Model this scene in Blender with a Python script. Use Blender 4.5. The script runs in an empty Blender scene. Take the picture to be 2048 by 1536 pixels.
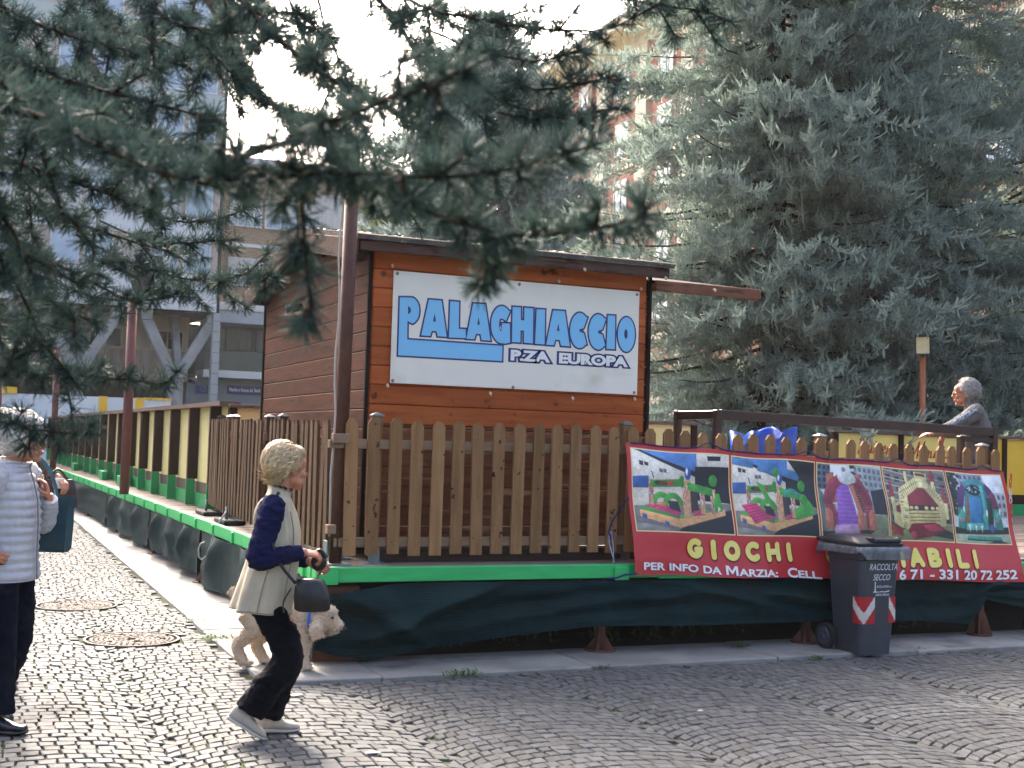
import bpy, bmesh, math, random
import numpy as np
from mathutils import Vector, Matrix, noise

S = bpy.context.scene
COL = S.collection
rad = math.radians

# ------------------------------------------------------------------ camera
CAM_F, CAM_H = 2500.0, 1.6                       # focal length in photo pixels, eye height in metres
_a, _p, _r = rad(23.5), math.atan(119/CAM_F), math.atan(.03)
CF = Vector((math.sin(_a)*math.cos(_p), math.cos(_a)*math.cos(_p), math.sin(_p)))
_R0 = Vector((math.cos(_a), -math.sin(_a), 0)); _U0 = _R0.cross(CF)
CR = _R0*math.cos(_r)+_U0*math.sin(_r); CU = -_R0*math.sin(_r)+_U0*math.cos(_r)
CC = Vector((0, 0, CAM_H))
cd = bpy.data.cameras.new('camera'); cam = bpy.data.objects.new('camera', cd); COL.objects.link(cam)
cd.sensor_width = 36; cd.lens = CAM_F/2048*36; cd.clip_start = .05; cd.clip_end = 3000
cam.matrix_world = Matrix(((CR.x, CU.x, -CF.x, 0), (CR.y, CU.y, -CF.y, 0), (CR.z, CU.z, -CF.z, CAM_H), (0, 0, 0, 1)))
cd.dof.use_dof = True; cd.dof.focus_distance = 9.2; cd.dof.aperture_fstop = 9.0
S.camera = cam
def at(x, y, d):                                 # survey helper: the place d metres deep along a measured direction
    return CC+(CF+CR*((x-1024)/CAM_F)+CU*((768-y)/CAM_F))*d

# ------------------------------------------------------------------ sky and sun
SUN_AZ, SUN_EL = 2.0, 37.0                      # degrees from +Y towards +X, and above the horizon
W = bpy.data.worlds.new('World'); S.world = W; W.use_nodes = True
nt = W.node_tree; nt.nodes.clear()
sky = nt.nodes.new('ShaderNodeTexSky'); sky.sky_type = 'NISHITA'; sky.sun_disc = False
sky.sun_elevation = rad(SUN_EL); sky.sun_rotation = rad(SUN_AZ % 360); sky.air_density = .55; sky.dust_density = 9.0; sky.ozone_density = .1
bg = nt.nodes.new('ShaderNodeBackground'); bg.inputs[1].default_value = .15
wo = nt.nodes.new('ShaderNodeOutputWorld'); nt.links.new(sky.outputs[0], bg.inputs[0]); nt.links.new(bg.outputs[0], wo.inputs[0])
sd = bpy.data.lights.new('sun', 'SUN'); sun = bpy.data.objects.new('sun', sd); COL.objects.link(sun)
sd.energy = .8; sd.angle = rad(6); sd.color = (1, .93, .82)
_sv = Vector((math.sin(rad(SUN_AZ))*math.cos(rad(SUN_EL)), math.cos(rad(SUN_AZ))*math.cos(rad(SUN_EL)), math.sin(rad(SUN_EL))))
sun.rotation_euler = _sv.to_track_quat('Z', 'Y').to_euler(); sun.location = (0, 0, 30)
S.view_settings.view_transform = 'Standard'; S.view_settings.look = 'None'; S.view_settings.gamma = 1
S.view_settings.exposure = 2.6

# ------------------------------------------------------------------ materials
def hexc(h):
    h = h.lstrip('#'); o = []
    for i in (0, 2, 4):
        c = int(h[i:i+2], 16)/255
        o.append(c/12.92 if c <= .04045 else ((c+.055)/1.055)**2.4)
    return tuple(o)
def col4(c): return (*(hexc(c) if isinstance(c, str) else c), 1)
MATS = {}
def M(name, c1, c2=None, rough=.65, scale=6, stretch=(1, 1, 1), bump=0, bscale=80, metal=0, rnd=0, tone=False, spec=.5,
      c3=None, scale3=3, lo3=.55, hi3=.62, detail=5, paint=False, transl=0, lo=.35, hi=.65, bstretch=None, alpha=None, weave=None, knots=False):
    if name in MATS: return MATS[name]
    m = bpy.data.materials.new(name); m.use_nodes = True; MATS[name] = m
    t = m.node_tree; N = t.nodes; Lk = t.links.new; N.clear()
    out = N.new('ShaderNodeOutputMaterial'); b = N.new('ShaderNodeBsdfPrincipled'); Lk(b.outputs[0], out.inputs[0])
    b.inputs['Roughness'].default_value = rough; b.inputs['Metallic'].default_value = metal
    b.inputs['Specular IOR Level'].default_value = spec
    tc = N.new('ShaderNodeTexCoord'); co = tc.outputs['Object']
    oi = None; at_ = None
    if rnd:
        oi = N.new('ShaderNodeObjectInfo')
    if tone:
        at_ = N.new('ShaderNodeAttribute'); at_.attribute_name = 'tone'
    if rnd or tone:
        v = N.new('ShaderNodeVectorMath'); v.operation = 'MULTIPLY_ADD'
        src = at_.outputs['Fac'] if tone else oi.outputs['Random']
        cx = N.new('ShaderNodeCombineXYZ')
        for i in range(3): Lk(src, cx.inputs[i])
        Lk(cx.outputs[0], v.inputs[0]); v.inputs[1].default_value = (37, 53, 71); Lk(co, v.inputs[2]); co = v.outputs[0]
    mp = N.new('ShaderNodeMapping'); Lk(co, mp.inputs[0]); mp.inputs['Scale'].default_value = stretch
    def ns(sc, src=None, det=detail):
        n = N.new('ShaderNodeTexNoise'); n.inputs['Scale'].default_value = sc; n.inputs['Detail'].default_value = det
        n.inputs['Roughness'].default_value = .6; Lk(src or mp.outputs[0], n.inputs['Vector']); return n.outputs['Fac']
    def ramp(f, l, h):
        r = N.new('ShaderNodeMapRange'); Lk(f, r.inputs[0]); r.inputs[1].default_value = l; r.inputs[2].default_value = h; return r.outputs[0]
    def mix(f, a, bb, mode='MIX'):
        x = N.new('ShaderNodeMix'); x.data_type = 'RGBA'; x.blend_type = mode
        for s, q in ((x.inputs[0], f), (x.inputs[6], a), (x.inputs[7], bb)):
            if hasattr(q, 'is_output'): Lk(q, s)
            else: s.default_value = q
        return x.outputs[2]
    c = col4(c1)
    if paint:
        pa = N.new('ShaderNodeAttribute'); pa.attribute_name = 'paint'; c = pa.outputs['Color']
    if c2 is not None: c = mix(ramp(ns(scale), lo, hi), c, col4(c2))
    if c3 is not None: c = mix(ramp(ns(scale3, co if knots else None, 3), lo3, hi3), c, col4(c3))
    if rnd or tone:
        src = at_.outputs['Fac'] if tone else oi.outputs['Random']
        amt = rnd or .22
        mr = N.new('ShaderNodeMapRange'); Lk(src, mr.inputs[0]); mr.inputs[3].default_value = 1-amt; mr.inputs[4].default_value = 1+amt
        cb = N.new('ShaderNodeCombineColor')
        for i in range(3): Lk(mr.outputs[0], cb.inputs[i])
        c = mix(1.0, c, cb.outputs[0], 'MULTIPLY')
    if hasattr(c, 'is_output'): Lk(c, b.inputs['Base Color'])
    else: b.inputs['Base Color'].default_value = c
    if bump:
        bp = N.new('ShaderNodeBump'); bp.inputs['Strength'].default_value = min(1, bump); bp.inputs['Distance'].default_value = .01
        src = mp.outputs[0]
        if bstretch:
            m2 = N.new('ShaderNodeMapping'); Lk(co, m2.inputs[0]); m2.inputs['Scale'].default_value = bstretch; src = m2.outputs[0]
        hgt = ns(bscale, src, 4)
        if weave:
            wv = N.new('ShaderNodeTexWave'); wv.bands_direction = weave[0]; wv.inputs['Scale'].default_value = weave[1]
            wv.inputs['Distortion'].default_value = 1.2; Lk(co, wv.inputs['Vector'])
            if len(weave) > 2: c = mix(ramp(wv.outputs['Fac'], .2, .8), c, col4(weave[2])); Lk(c, b.inputs['Base Color'])
            ad = N.new('ShaderNodeMath'); ad.operation = 'ADD'; Lk(wv.outputs['Fac'], ad.inputs[0]); Lk(hgt, ad.inputs[1]); hgt = ad.outputs[0]
        Lk(hgt, bp.inputs['Height']); Lk(bp.outputs[0], b.inputs['Normal'])
    if transl:
        tr = N.new('ShaderNodeBsdfTranslucent'); ms = N.new('ShaderNodeMixShader'); ms.inputs[0].default_value = transl
        if hasattr(c, 'is_output'): Lk(c, tr.inputs[0])
        else: tr.inputs[0].default_value = c
        Lk(b.outputs[0], ms.inputs[1]); Lk(tr.outputs[0], ms.inputs[2]); Lk(ms.outputs[0], out.inputs[0])
    if alpha: b.inputs['Alpha'].default_value = alpha
    return m

# ------------------------------------------------------------------ mesh helpers
ORG = {}
class MB:
    def __init__(s): s.v = []; s.f = []; s.t = []; s.cur = .5; s.cuts = []
    def add(s, vs, fs):
        o = len(s.v); s.cuts.append((o, len(s.f))); s.v += [tuple(q) for q in vs]; s.t += [s.cur]*len(vs)
        s.f += [tuple(i+o for i in q) for q in fs]; return s
    def obox(s, c, ax, h, ch=0):
        c = Vector(c); ax = [Vector(q) for q in ax]
        if not ch:
            vs = [c+ax[0]*(h[0]*i)+ax[1]*(h[1]*j)+ax[2]*(h[2]*k) for i in (-1, 1) for j in (-1, 1) for k in (-1, 1)]
            return s.add(vs, [(0, 1, 3, 2), (4, 6, 7, 5), (0, 4, 5, 1), (2, 3, 7, 6), (0, 2, 6, 4), (1, 5, 7, 3)])
        ch = min(ch, *(.45*q for q in h)); vs = []; ix = {}
        for i in (-1, 1):
            for j in (-1, 1):
                for k in (-1, 1):
                    for q in range(3):
                        d = [h[w] if w == q else h[w]-ch for w in range(3)]
                        ix[(i, j, k, q)] = len(vs); vs.append(c+ax[0]*(d[0]*i)+ax[1]*(d[1]*j)+ax[2]*(d[2]*k))
        fs = []
        for q in range(3):
            u, w = [z for z in range(3) if z != q]
            for sg in (-1, 1):
                def key(a, b, qq=q):
                    l = [0, 0, 0]; l[q] = sg; l[u] = a; l[w] = b; return ix[(*l, qq)]
                fs.append((key(-1, -1), key(1, -1), key(1, 1), key(-1, 1)))
        for e in range(3):
            u, w = [z for z in range(3) if z != e]
            for a in (-1, 1):
                for b in (-1, 1):
                    def kk(se, qq):
                        l = [0, 0, 0]; l[e] = se; l[u] = a; l[w] = b; return ix[(*l, qq)]
                    fs.append((kk(-1, u), kk(1, u), kk(1, w), kk(-1, w)))
        for i in (-1, 1):
            for j in (-1, 1):
                for k in (-1, 1): fs.append(tuple(ix[(i, j, k, q)] for q in range(3)))
        return s.add(vs, fs)
    def box(s, x0, x1, y0, y1, z0, z1, ch=0):
        return s.obox(((x0+x1)/2, (y0+y1)/2, (z0+z1)/2), ((1, 0, 0), (0, 1, 0), (0, 0, 1)), (abs(x1-x0)/2, abs(y1-y0)/2, abs(z1-z0)/2), ch)
    def bar(s, p, q, w, h, up=(0, 0, 1), ch=0):
        p, q = Vector(p), Vector(q); d = (q-p); l = d.length; d.normalize(); sd_ = d.cross(Vector(up)); sd_.normalize(); u = sd_.cross(d)
        return s.obox((p+q)/2, (d, sd_, u), (l/2, w/2, h/2), ch)
    def tube(s, pts, r, n=10, cap=True, flat=None):
        pts = [Vector(q) for q in pts]; rs = r if hasattr(r, '__len__') else [r]*len(pts)
        rings = []; prev = None
        for i, q in enumerate(pts):
            d = (pts[min(i+1, len(pts)-1)]-pts[max(i-1, 0)]).normalized()
            if prev is None:
                a = d.cross(Vector((0, 0, 1)) if abs(d.z) < .9 else Vector((1, 0, 0))).normalized()
            else:
                a = (prev-d*prev.dot(d)).normalized()
            prev = a; b = d.cross(a)
            rings.append([q+a*(math.cos(2*math.pi*k/n)*rs[i])+b*(math.sin(2*math.pi*k/n)*rs[i]) for k in range(n)])
        return s.loft(rings, cap)
    def loft(s, rings, cap=True):
        n = len(rings[0]); vs = [q for rg in rings for q in rg]; fs = []
        for i in range(len(rings)-1):
            for k in range(n): fs.append((i*n+k, i*n+(k+1) % n, (i+1)*n+(k+1) % n, (i+1)*n+k))
        if cap: fs.append(tuple(range(n-1, -1, -1))); fs.append(tuple((len(rings)-1)*n+k for k in range(n)))
        return s.add(vs, fs)
    def prism(s, poly, depth):
        depth = Vector(depth); n = len(poly); a = [Vector(q) for q in poly]; vs = a+[q+depth for q in a]
        fs = [tuple(range(n-1, -1, -1)), tuple(range(n, 2*n))]+[(k, (k+1) % n, n+(k+1) % n, n+k) for k in range(n)]
        return s.add(vs, fs)
    def ell(s, c, r, rot=None, nu=16, nv=10):
        c = Vector(c); vs = []; fs = []
        for j in range(nv+1):
            th = math.pi*j/nv
            for i in range(nu):
                ph = 2*math.pi*i/nu
                q = Vector((r[0]*math.sin(th)*math.cos(ph), r[1]*math.sin(th)*math.sin(ph), r[2]*math.cos(th)))
                vs.append(c+(rot @ q if rot else q))
        for j in range(nv):
            for i in range(nu): fs.append((j*nu+i, j*nu+(i+1) % nu, (j+1)*nu+(i+1) % nu, (j+1)*nu+i))
        return s.add(vs, fs)
    def grid(s, P):
        nu, nv = len(P), len(P[0]); vs = [q for rw in P for q in rw]
        return s.add(vs, [(i*nv+j, (i+1)*nv+j, (i+1)*nv+j+1, i*nv+j+1) for i in range(nu-1) for j in range(nv-1)])
    def each(s, name, mat, parent=None, smooth=False):
        """one object for every piece that was added"""
        out = []
        for (a, fa), (b, fb) in zip(s.cuts, s.cuts[1:]+[(len(s.v), len(s.f))]):
            m = MB(); m.cur = s.t[a]; m.add(s.v[a:b], [tuple(i-a for i in q) for q in s.f[fa:fb]]); out.append(m.build(name, mat, parent, smooth))
        return out
    def build(s, name, mat, parent=None, smooth=False, weld=False, loc=None):
        me = bpy.data.meshes.new(name)
        org = ORG.get(parent.name if parent else None, Vector(loc) if loc else Vector())
        me.from_pydata([tuple(Vector(q)-org) for q in s.v], [], s.f)
        bm = bmesh.new(); bm.from_mesh(me)
        if weld: bmesh.ops.remove_doubles(bm, verts=bm.verts, dist=1e-4)
        bmesh.ops.recalc_face_normals(bm, faces=bm.faces); bm.to_mesh(me); bm.free()
        if len(set(s.t)) > 1 and not weld:
            a = me.attributes.new('tone', 'FLOAT', 'POINT'); a.data.foreach_set('value', s.t)
        return link(name, me, mat, parent, smooth, org)
def link(name, me, mat, parent=None, smooth=False, org=None):
    if mat:
        me.materials.clear(); me.materials.append(mat)
    me.polygons.foreach_set('use_smooth', [smooth]*len(me.polygons))
    o = bpy.data.objects.new(name, me); COL.objects.link(o)
    if parent: o.parent = parent
    elif org is not None: o.location = org
    ORG[o.name] = org if org is not None else Vector()
    return o
def np_mesh(name, V, F, mat, parent=None, smooth=False, org=None, paint=None, tone=None):
    """V (n,3), F (m,k) arrays in world coordinates."""
    org = ORG.get(parent.name) if parent else (Vector(org) if org is not None else Vector())
    V = np.asarray(V, np.float32)-np.array(org, np.float32); F = np.asarray(F, np.int32); k = F.shape[1]
    me = bpy.data.meshes.new(name); me.vertices.add(len(V)); me.vertices.foreach_set('co', V.ravel())
    me.loops.add(F.size); me.loops.foreach_set('vertex_index', F.ravel())
    me.polygons.add(len(F)); me.polygons.foreach_set('loop_start', np.arange(0, F.size, k, dtype=np.int32))
    me.update(calc_edges=True)
    if paint is not None:
        c = me.attributes.new('paint', 'FLOAT_COLOR', 'POINT'); c.data.foreach_set('color', np.concatenate([paint, np.ones((len(V), 1))], 1).astype(np.float32).ravel())
    if tone is not None:
        c = me.attributes.new('tone', 'FLOAT', 'POINT'); c.data.foreach_set('value', np.asarray(tone, np.float32))
    return link(name, me, mat, parent, smooth, org)
def thing(name, label, cat, loc=(0, 0, 0), group=None):
    o = bpy.data.objects.new(name, None); COL.objects.link(o); o.location = loc; o.empty_display_size = .2
    ORG[o.name] = Vector(loc); return tag(o, label, cat, group)
def tag(o, label=None, cat=None, group=None, kind=None):
    if label: o['label'] = label
    if cat: o['category'] = cat
    if group: o['group'] = group
    if kind: o['kind'] = kind
    return o
def struct(o): o['kind'] = 'structure'; return o
def copy_part(o, parent, loc):
    c = o.copy(); COL.objects.link(c); c.parent = parent; c.location = Vector(loc)-ORG[parent.name]; ORG[c.name] = ORG[parent.name]; return c
def fbm(x, y, z=0, o=3):
    v = 0; a = .5
    for _ in range(o): v += a*noise.noise(Vector((x, y, z))); x *= 2; y *= 2; z *= 2; a *= .5
    return v
# ---- lettering
def text_geo(txt, offset=0, shear=0, spacing=1.0):
    c = bpy.data.curves.new('lettering', 'FONT'); c.body = txt; c.offset = offset; c.shear = shear; c.space_character = spacing; c.resolution_u = 4
    c.fill_mode = 'FRONT'
    o = bpy.data.objects.new('lettering', c); COL.objects.link(o)
    dg = bpy.context.evaluated_depsgraph_get(); me = o.evaluated_get(dg).to_mesh()
    V = np.array([v.co[:2] for v in me.vertices]); F = [tuple(p.vertices) for p in me.polygons]
    o.evaluated_get(dg).to_mesh_clear(); bpy.data.objects.remove(o); bpy.data.curves.remove(c)
    return V, F
def put_text(mb, txt, x0, x1, z0, z1, fn, offset=0, shear=0, spacing=1.0, bbox=None):
    """text stretched over the rectangle; fn maps (x,z) to a place in the scene"""
    V, F = text_geo(txt, offset, shear, spacing)
    if bbox is None: bbox = (V[:, 0].min(), V[:, 0].max(), V[:, 1].min(), V[:, 1].max())
    a, b, c, d = bbox
    mb.add([fn(x0+(q[0]-a)/(b-a)*(x1-x0), z0+(q[1]-c)/(d-c)*(z1-z0)) for q in V], F)
    return bbox
def fill_poly(mb, loops, fn):
    bm = bmesh.new()
    for lp in loops:
        vs = [bm.verts.new((q[0], q[1], 0)) for q in lp]
        for i in range(len(vs)): bm.edges.new((vs[i], vs[(i+1) % len(vs)]))
    bmesh.ops.triangle_fill(bm, use_beauty=True, use_dissolve=False, edges=bm.edges)
    bm.verts.index_update()
    mb.add([fn(v.co.x, v.co.y) for v in bm.verts], [tuple(v.index for v in f.verts) for f in bm.faces]); bm.free()
def grow(lp, d):
    """miter-offset a closed loop; positive d grows a counter-clockwise loop"""
    n = len(lp); P = [Vector(q) for q in lp]
    ar = sum(P[i].x*P[(i+1) % n].y-P[(i+1) % n].x*P[i].y for i in range(n)); sg = 1 if ar > 0 else -1
    out = []
    for i in range(n):
        a = (P[i]-P[i-1]); b = (P[(i+1) % n]-P[i])
        if a.length < 1e-9 or b.length < 1e-9: out.append(P[i]); continue
        a.normalize(); b.normalize(); na = Vector((a.y, -a.x))*sg; nb = Vector((b.y, -b.x))*sg
        m = na+nb
        if m.length < .3: m = na
        m.normalize(); k = max(.45, m.dot(na)); out.append(P[i]+m*(d/k))
    return [(q.x, q.y) for q in out]
random.seed(7); np.random.seed(7); RNG = np.random.default_rng(7)

# ================================================================== GROUND
m_joint = M('joint_soil', '#34322e', '#41452e', rough=.95, spec=.1, scale=1.3, c3='#4a5a2a', scale3=.7, lo3=.5, hi3=.62, bump=.4, bscale=60)
g = MB(); g.grid([[(x, y, -.014) for y in (-250, 0, 5, 10, 20, 40, 80, 500)] for x in (-300, -20, 0, 5, 10, 20, 40, 400)])
ground = struct(g.build('ground', m_joint))
m_cob = M('cobble', '#4a4b4c', '#626362', rough=.75, spec=.3, scale=5, tone=True, bump=.35, bscale=120, c3='#4c4b46', scale3=.9, lo3=.5, hi3=.75)
MANHOLES = [(1.00, 12.15, .36), (1.25, 10.1, .36)]
def cobbles():
    Wc, R, pit = 1.32, 1.10, .092
    th = math.asin(Wc/2/R); smax = R*th; V = []; F = []; T = []
    rg = np.random.default_rng(3)
    for c in range(-4, 10):
        xc = c*Wc+.35; vo = 0
        for r in range(50, 475):
            v0 = r*pit+vo
            yc = v0
            if yc > 9.0 and xc-Wc/2 > 1.95: continue
            if yc > 40: continue
            xmax = 2.0+yc*.98; xmin = -.062*yc-1.5
            if xc-Wc/2 > xmax or xc+Wc/2 < xmin: continue
            ns = 16; zz = ((r % 2)-.5)*.07+.05*math.sin(r*1.7+c*0); ss = np.linspace(-smax, smax, ns+1)+zz; ss[1:-1] += rg.uniform(-.012, .012, ns-1)
            for k in range(ns):
                s0, s1 = ss[k], ss[k+1]; q = []
                for (s_, dv) in ((s0, 0), (s1, 0), (s1, pit), (s0, pit)):
                    u = R*math.sin(s_/R); q.append([xc+u, v0+dv+R*math.cos(s_/R)-R])
                q = np.array(q)+rg.uniform(-.006, .006, (4, 2)); m = q.mean(0)
                if m[1] > 8.03 and m[0] > 1.80: continue
                if m[1] < 4.6: continue
                if any((m[0]-a)**2+(m[1]-b)**2 < (rr+.04)**2 for a, b, rr in MANHOLES): continue
                e = q-m; l = np.linalg.norm(e, axis=1, keepdims=True); gap = rg.uniform(.005, .009)
                b0 = m+e*(1-gap/l); b1 = m+e*(1-(gap+.006)/l); z = rg.normal(0, .0014); tz = rg.normal(0, .0011, 4)
                o = len(V)
                for p in b0: V.append((p[0], p[1], -.016))
                for p in b0: V.append((p[0], p[1], -.005+z))
                for p, t in zip(b1, tz): V.append((p[0], p[1], z+t))
                tt = np.clip(rg.normal(.5, .2), 0, 1); T += [tt]*12
                for a in range(4):
                    b = (a+1) % 4; F.append((o+a, o+b, o+4+b, o+4+a)); F.append((o+4+a, o+4+b, o+8+b, o+8+a))
                F.append((o+8, o+9, o+10, o+11))
    return np_mesh('cobble_paving', np.array(V), np.array(F), m_cob, tone=T)
struct(cobbles())
# granite slabs round the rink
m_gran = M('granite_slab', '#73726f', '#8a8984', rough=.7, scale=3, tone=True, bump=.25, bscale=160, c3='#5a5a56', scale3=2.2, lo3=.56, hi3=.75)
k = MB(); rr = random.Random(2)
xs = [1.83, 2.62]; x = 2.62
while x < 14: x += rr.uniform(1.35, 1.6); xs.append(x)
for a, b in zip(xs[:-1], xs[1:]):
    k.cur = rr.random(); z = rr.uniform(-.004, .004); k.box(a+.004, b-.004, 8.045, 8.80, -.1, .022+z, .008)
y = 8.80
while y < 42:
    h = rr.uniform(.62, 1.15); k.cur = rr.random(); z = rr.uniform(-.004, .004)
    k.box(1.83, 2.52, y+.004, y+h-.004, -.1, .022+z, .008); y += h
struct(k.build('stone_kerb', m_gran))
m_soil = M('soil', '#2a2520', '#3d3628', rough=.95, scale=4, bump=.8, bscale=30)
s = MB(); s.grid([[(x, y, .0+.012*fbm(x*2, y*2)) for y in np.linspace(8.8, 40, 40)] for x in np.linspace(2.5, 24, 40)])
struct(s.build('soil_bed', m_soil, smooth=True))
rg = np.random.default_rng(6); V = []
for _ in range(150):
    x_, y_ = rg.uniform(-.6, 8.5), 5.4+abs(rg.normal())*1.6
    if rg.random() < .5: y_ = 8.02-abs(rg.normal())*.12
    a = rg.uniform(0, 6.28); l = rg.uniform(.006, .018); e = np.array([math.cos(a), math.sin(a), 0])*l; q = np.array([-e[1], e[0], 0])*rg.uniform(.25, .6); p = np.array([x_, y_, .006]); V += [p-e, p+q+[0, 0, .004], p+e, p-q]
tag(np_mesh('leaf_litter', np.array(V), np.arange(len(V)).reshape(-1, 4), M('dead_leaf', '#5a4630', '#857049', rough=.8, scale=9)), kind='stuff')
# manhole covers
m_iron = M('cast_iron', '#3a3734', '#4b4743', rough=.7, scale=20, metal=.1, bump=.4, bscale=90)
m_inset = M('cover_paving', '#5d554f', '#877c72', rough=.85, scale=30, tone=True, rnd=.6)
for i, (mx, my, mr) in enumerate(MANHOLES):
    t = thing('manhole_cover', ['round paved manhole cover farther up the path, beside the first kerb weeds', 'round paved manhole cover nearest the walking woman on the cobbles'][i], 'manhole cover', (mx, my, 0), 'manhole covers in the path')
    rg_ = MB()
    for ra, rb in ((mr, mr-.02), (mr*.52, mr*.5)):
        n = 48; P = [[(mx+math.cos(2*math.pi*q/n)*r_, my+math.sin(2*math.pi*q/n)*r_, z) for q in range(n+1)] for r_, z in ((ra, -.01), (ra, .006), (rb, .006), (rb, -.01))]
        rg_.grid(P)
    rg_.build('rim', m_iron, t)
    ins = MB(); q = random.Random(i)
    for ra in np.arange(.05, mr-.03, .036):
        nn = max(5, int(2*math.pi*ra/.045)); ph = q.random()
        for a in range(nn):
            if q.random() < .06: continue
            th = 2*math.pi*a/nn+ph; ins.cur = q.random()
            ins.obox((mx+ra*math.cos(th), my+ra*math.sin(th), -.004), ((math.cos(th), math.sin(th), 0), (-math.sin(th), math.cos(th), 0), (0, 0, 1)), (.014, .018, .008+q.random()*.003), .003)
    ins.build('stone_inset', m_inset, t)

# ================================================================== RINK PLATFORM
m_deck = M('deck_board', '#6d6055', '#83766a', rough=.8, scale=5, stretch=(.6, 9, 9), tone=True, bump=.4, bscale=30, c3='#5a4b3f', scale3=1.2)
m_green = M('green_paint', '#2aa858', '#2fb863', rough=.42, scale=4, stretch=(1, 6, 6), bump=.2, bscale=40, c3='#6c8a6a', scale3=9, lo3=.64, hi3=.72)
m_rust = M('rusty_steel', '#5a3a2c', '#6e4a38', rough=.7, scale=12, bump=.3, bscale=60, metal=.2)
rink = thing('rink_platform', 'raised timber rink deck with bright green edge beam standing on steel legs', 'rink deck', (2.3, 8.5, 0))
DZ = .70
def deck_x(y): return float(np.interp(y, [8.5, 11.5, 17, 29.4, 42], [2.33, 2.38, 2.30, 2.04, 1.97]))
d = MB(); y = 8.56; rr = random.Random(5)
while y < 40:
    d.cur = rr.random(); dz = rr.uniform(-.003, .003); d.box(deck_x(y+.07)+.03, 20, y+.002, y+.138, DZ-.045+dz, DZ-.006+dz, .004); y += .14
d.build('deck', m_deck, rink)
b = MB()
b.bar((2.30, 8.535, DZ-.054), (5.0, 8.535, DZ-.054), .05, .105, ch=.006)
b.bar((5.0, 8.535, DZ-.058), (9.6, 8.535, DZ-.095), .05, .118, ch=.006)
b.build('edge_beam', m_green, rink)
b = MB(); pts = [(deck_x(y), y) for y in (8.50, 11.5, 17, 23, 29.4, 40)]
for p, q in zip(pts[:-1], pts[1:]): b.bar((*p, DZ-.058), (*q, DZ-.058), .05, .12, ch=.006)
y = 9.0
while y < 38: b.box(deck_x(y)-.045, deck_x(y)-.02, y, y+.07, DZ-.115, DZ-.012, .005); y += .95
b.build('edge_beam', m_green, rink)
b = MB(); b.box(2.275, 2.42, 8.485, 8.512, DZ-.118, DZ+.004, .004); b.box(2.262, 2.285, 8.50, 8.62, DZ-.112, DZ-.01, .004); b.box(2.262, 2.30, 8.66, 8.70, DZ-.112, DZ-.01, .004)
b.box(4.60, 4.72, 8.485, 8.512, DZ-.12, DZ-.02, .004)
b.each('corner_plate', m_green, rink)
legs = [(4.577, 8.66), (6.467, 8.60), (8.346, 8.60), (2.40, 13.6), (2.36, 16.9), (2.30, 20.5), (2.2, 24.5), (2.1, 29)]
for i, (lx, ly) in enumerate(legs):
    l = MB(); l.tube([(lx, ly, .02), (lx, ly, DZ-.1)], .036, 14); L = l.build('support_leg', m_rust, rink, True)
    l = MB(); l.tube([(lx, ly, .022), (lx, ly, .034)], .125 if i != 2 else .11, 24)
    for a in range(4):
        th = rad(45+90*a); e = Vector((math.cos(th), math.sin(th), 0)); c = Vector((lx, ly, 0))
        n_ = Vector((-e.y, e.x, 0))*.004
        l.prism([c+e*.034+Vector((0, 0, .034))-n_, c+e*.11+Vector((0, 0, .034))-n_, c+e*.034+Vector((0, 0, .15 if i != 2 else .26))-n_], n_*2)
    l.build('base_plate', m_rust, L)
l = MB(); l.obox((2.50, 8.79, .075), (Vector((.97, -.2, 0)).normalized(), Vector((.2, .97, 0)).normalized(), (0, 0, 1)), (.19, .13, .055), .008)
l.tube([(2.47, 8.75, .1), (2.47, 8.75, DZ-.1)], .05, 14)
l.box(2.36, 2.62, 8.62, 8.9, .50, .56, .01)
ct = l.build('corner_footing', m_rust, rink)
l = MB(); l.box(9.0, 10.4, 8.55, 8.75, .03, .13, .01); l.build('sill_timber', M('dark_timber', '#2b211b', '#3a2d25', stretch=(.6, 9, 9)), rink)
# graffiti daub on the footing
q = MB(); rr = random.Random(9)
for _ in range(60):
    x_, z_ = 2.55+rr.uniform(-.05, .05), .085+rr.uniform(-.035, .035); r_ = rr.uniform(.003, .009); yy = 8.80-.2/.97*(x_-2.5)-.131/.97-.003
    q.add([(x_+r_*math.cos(a_)*rr.uniform(.5, 1.2), yy, z_+r_*math.sin(a_)) for a_ in np.linspace(0, 6.28, 6)[:-1]], [(0, 1, 2, 3, 4)])
q.build('paint_daub', M('daub', '#b8ad93'), ct)

# shade net skirts
m_net = M('shade_net', '#0d1d1f', '#142a2b', rough=.75, scale=3, bump=.3, bscale=200, weave=('Z', 20, '#1a2f30'), spec=.12, c3='#1c3536', scale3=1.4, lo3=.5, hi3=.7)  # lighter blue-green patches paint highlights into the net colour
def net(label, top, bot, nrm, n, seed, amp=.03, folds=()):
    rr = random.Random(seed); nz = 26; P = []
    for i in range(n+1):
        t = i/n; a = Vector(top(t)); b_ = Vector(bot(t)); row = []
        for j in range(nz+1):
            v = j/nz; p = a.lerp(b_, v); x_ = t*(b_-a).length*0+t*8
            o = amp*(fbm(t*9+seed, v*1.5, seed)+.55*fbm(t*26, v*2, seed+3))*min(1, v*2.5+.1)
            for (c, w, am, slope) in folds:
                u = (t-c-slope*v)/w
                o += 1.7*am*math.exp(-u*u)*math.sin(math.pi*min(1, v+.12))
            # long swags between fixing points
            o += amp*.5*math.sin((v*2.2+.35*math.sin(t*11+seed))*6.0+t*4)*v*(1-v)*2
            row.append(p+Vector(nrm)*o)
        P.append(row)
    m = MB(); m.grid(P); o = m.build('shade_net', m_net, None, True)
    return tag(o, label, 'shade net', 'dark nets skirting the rink deck')
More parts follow.
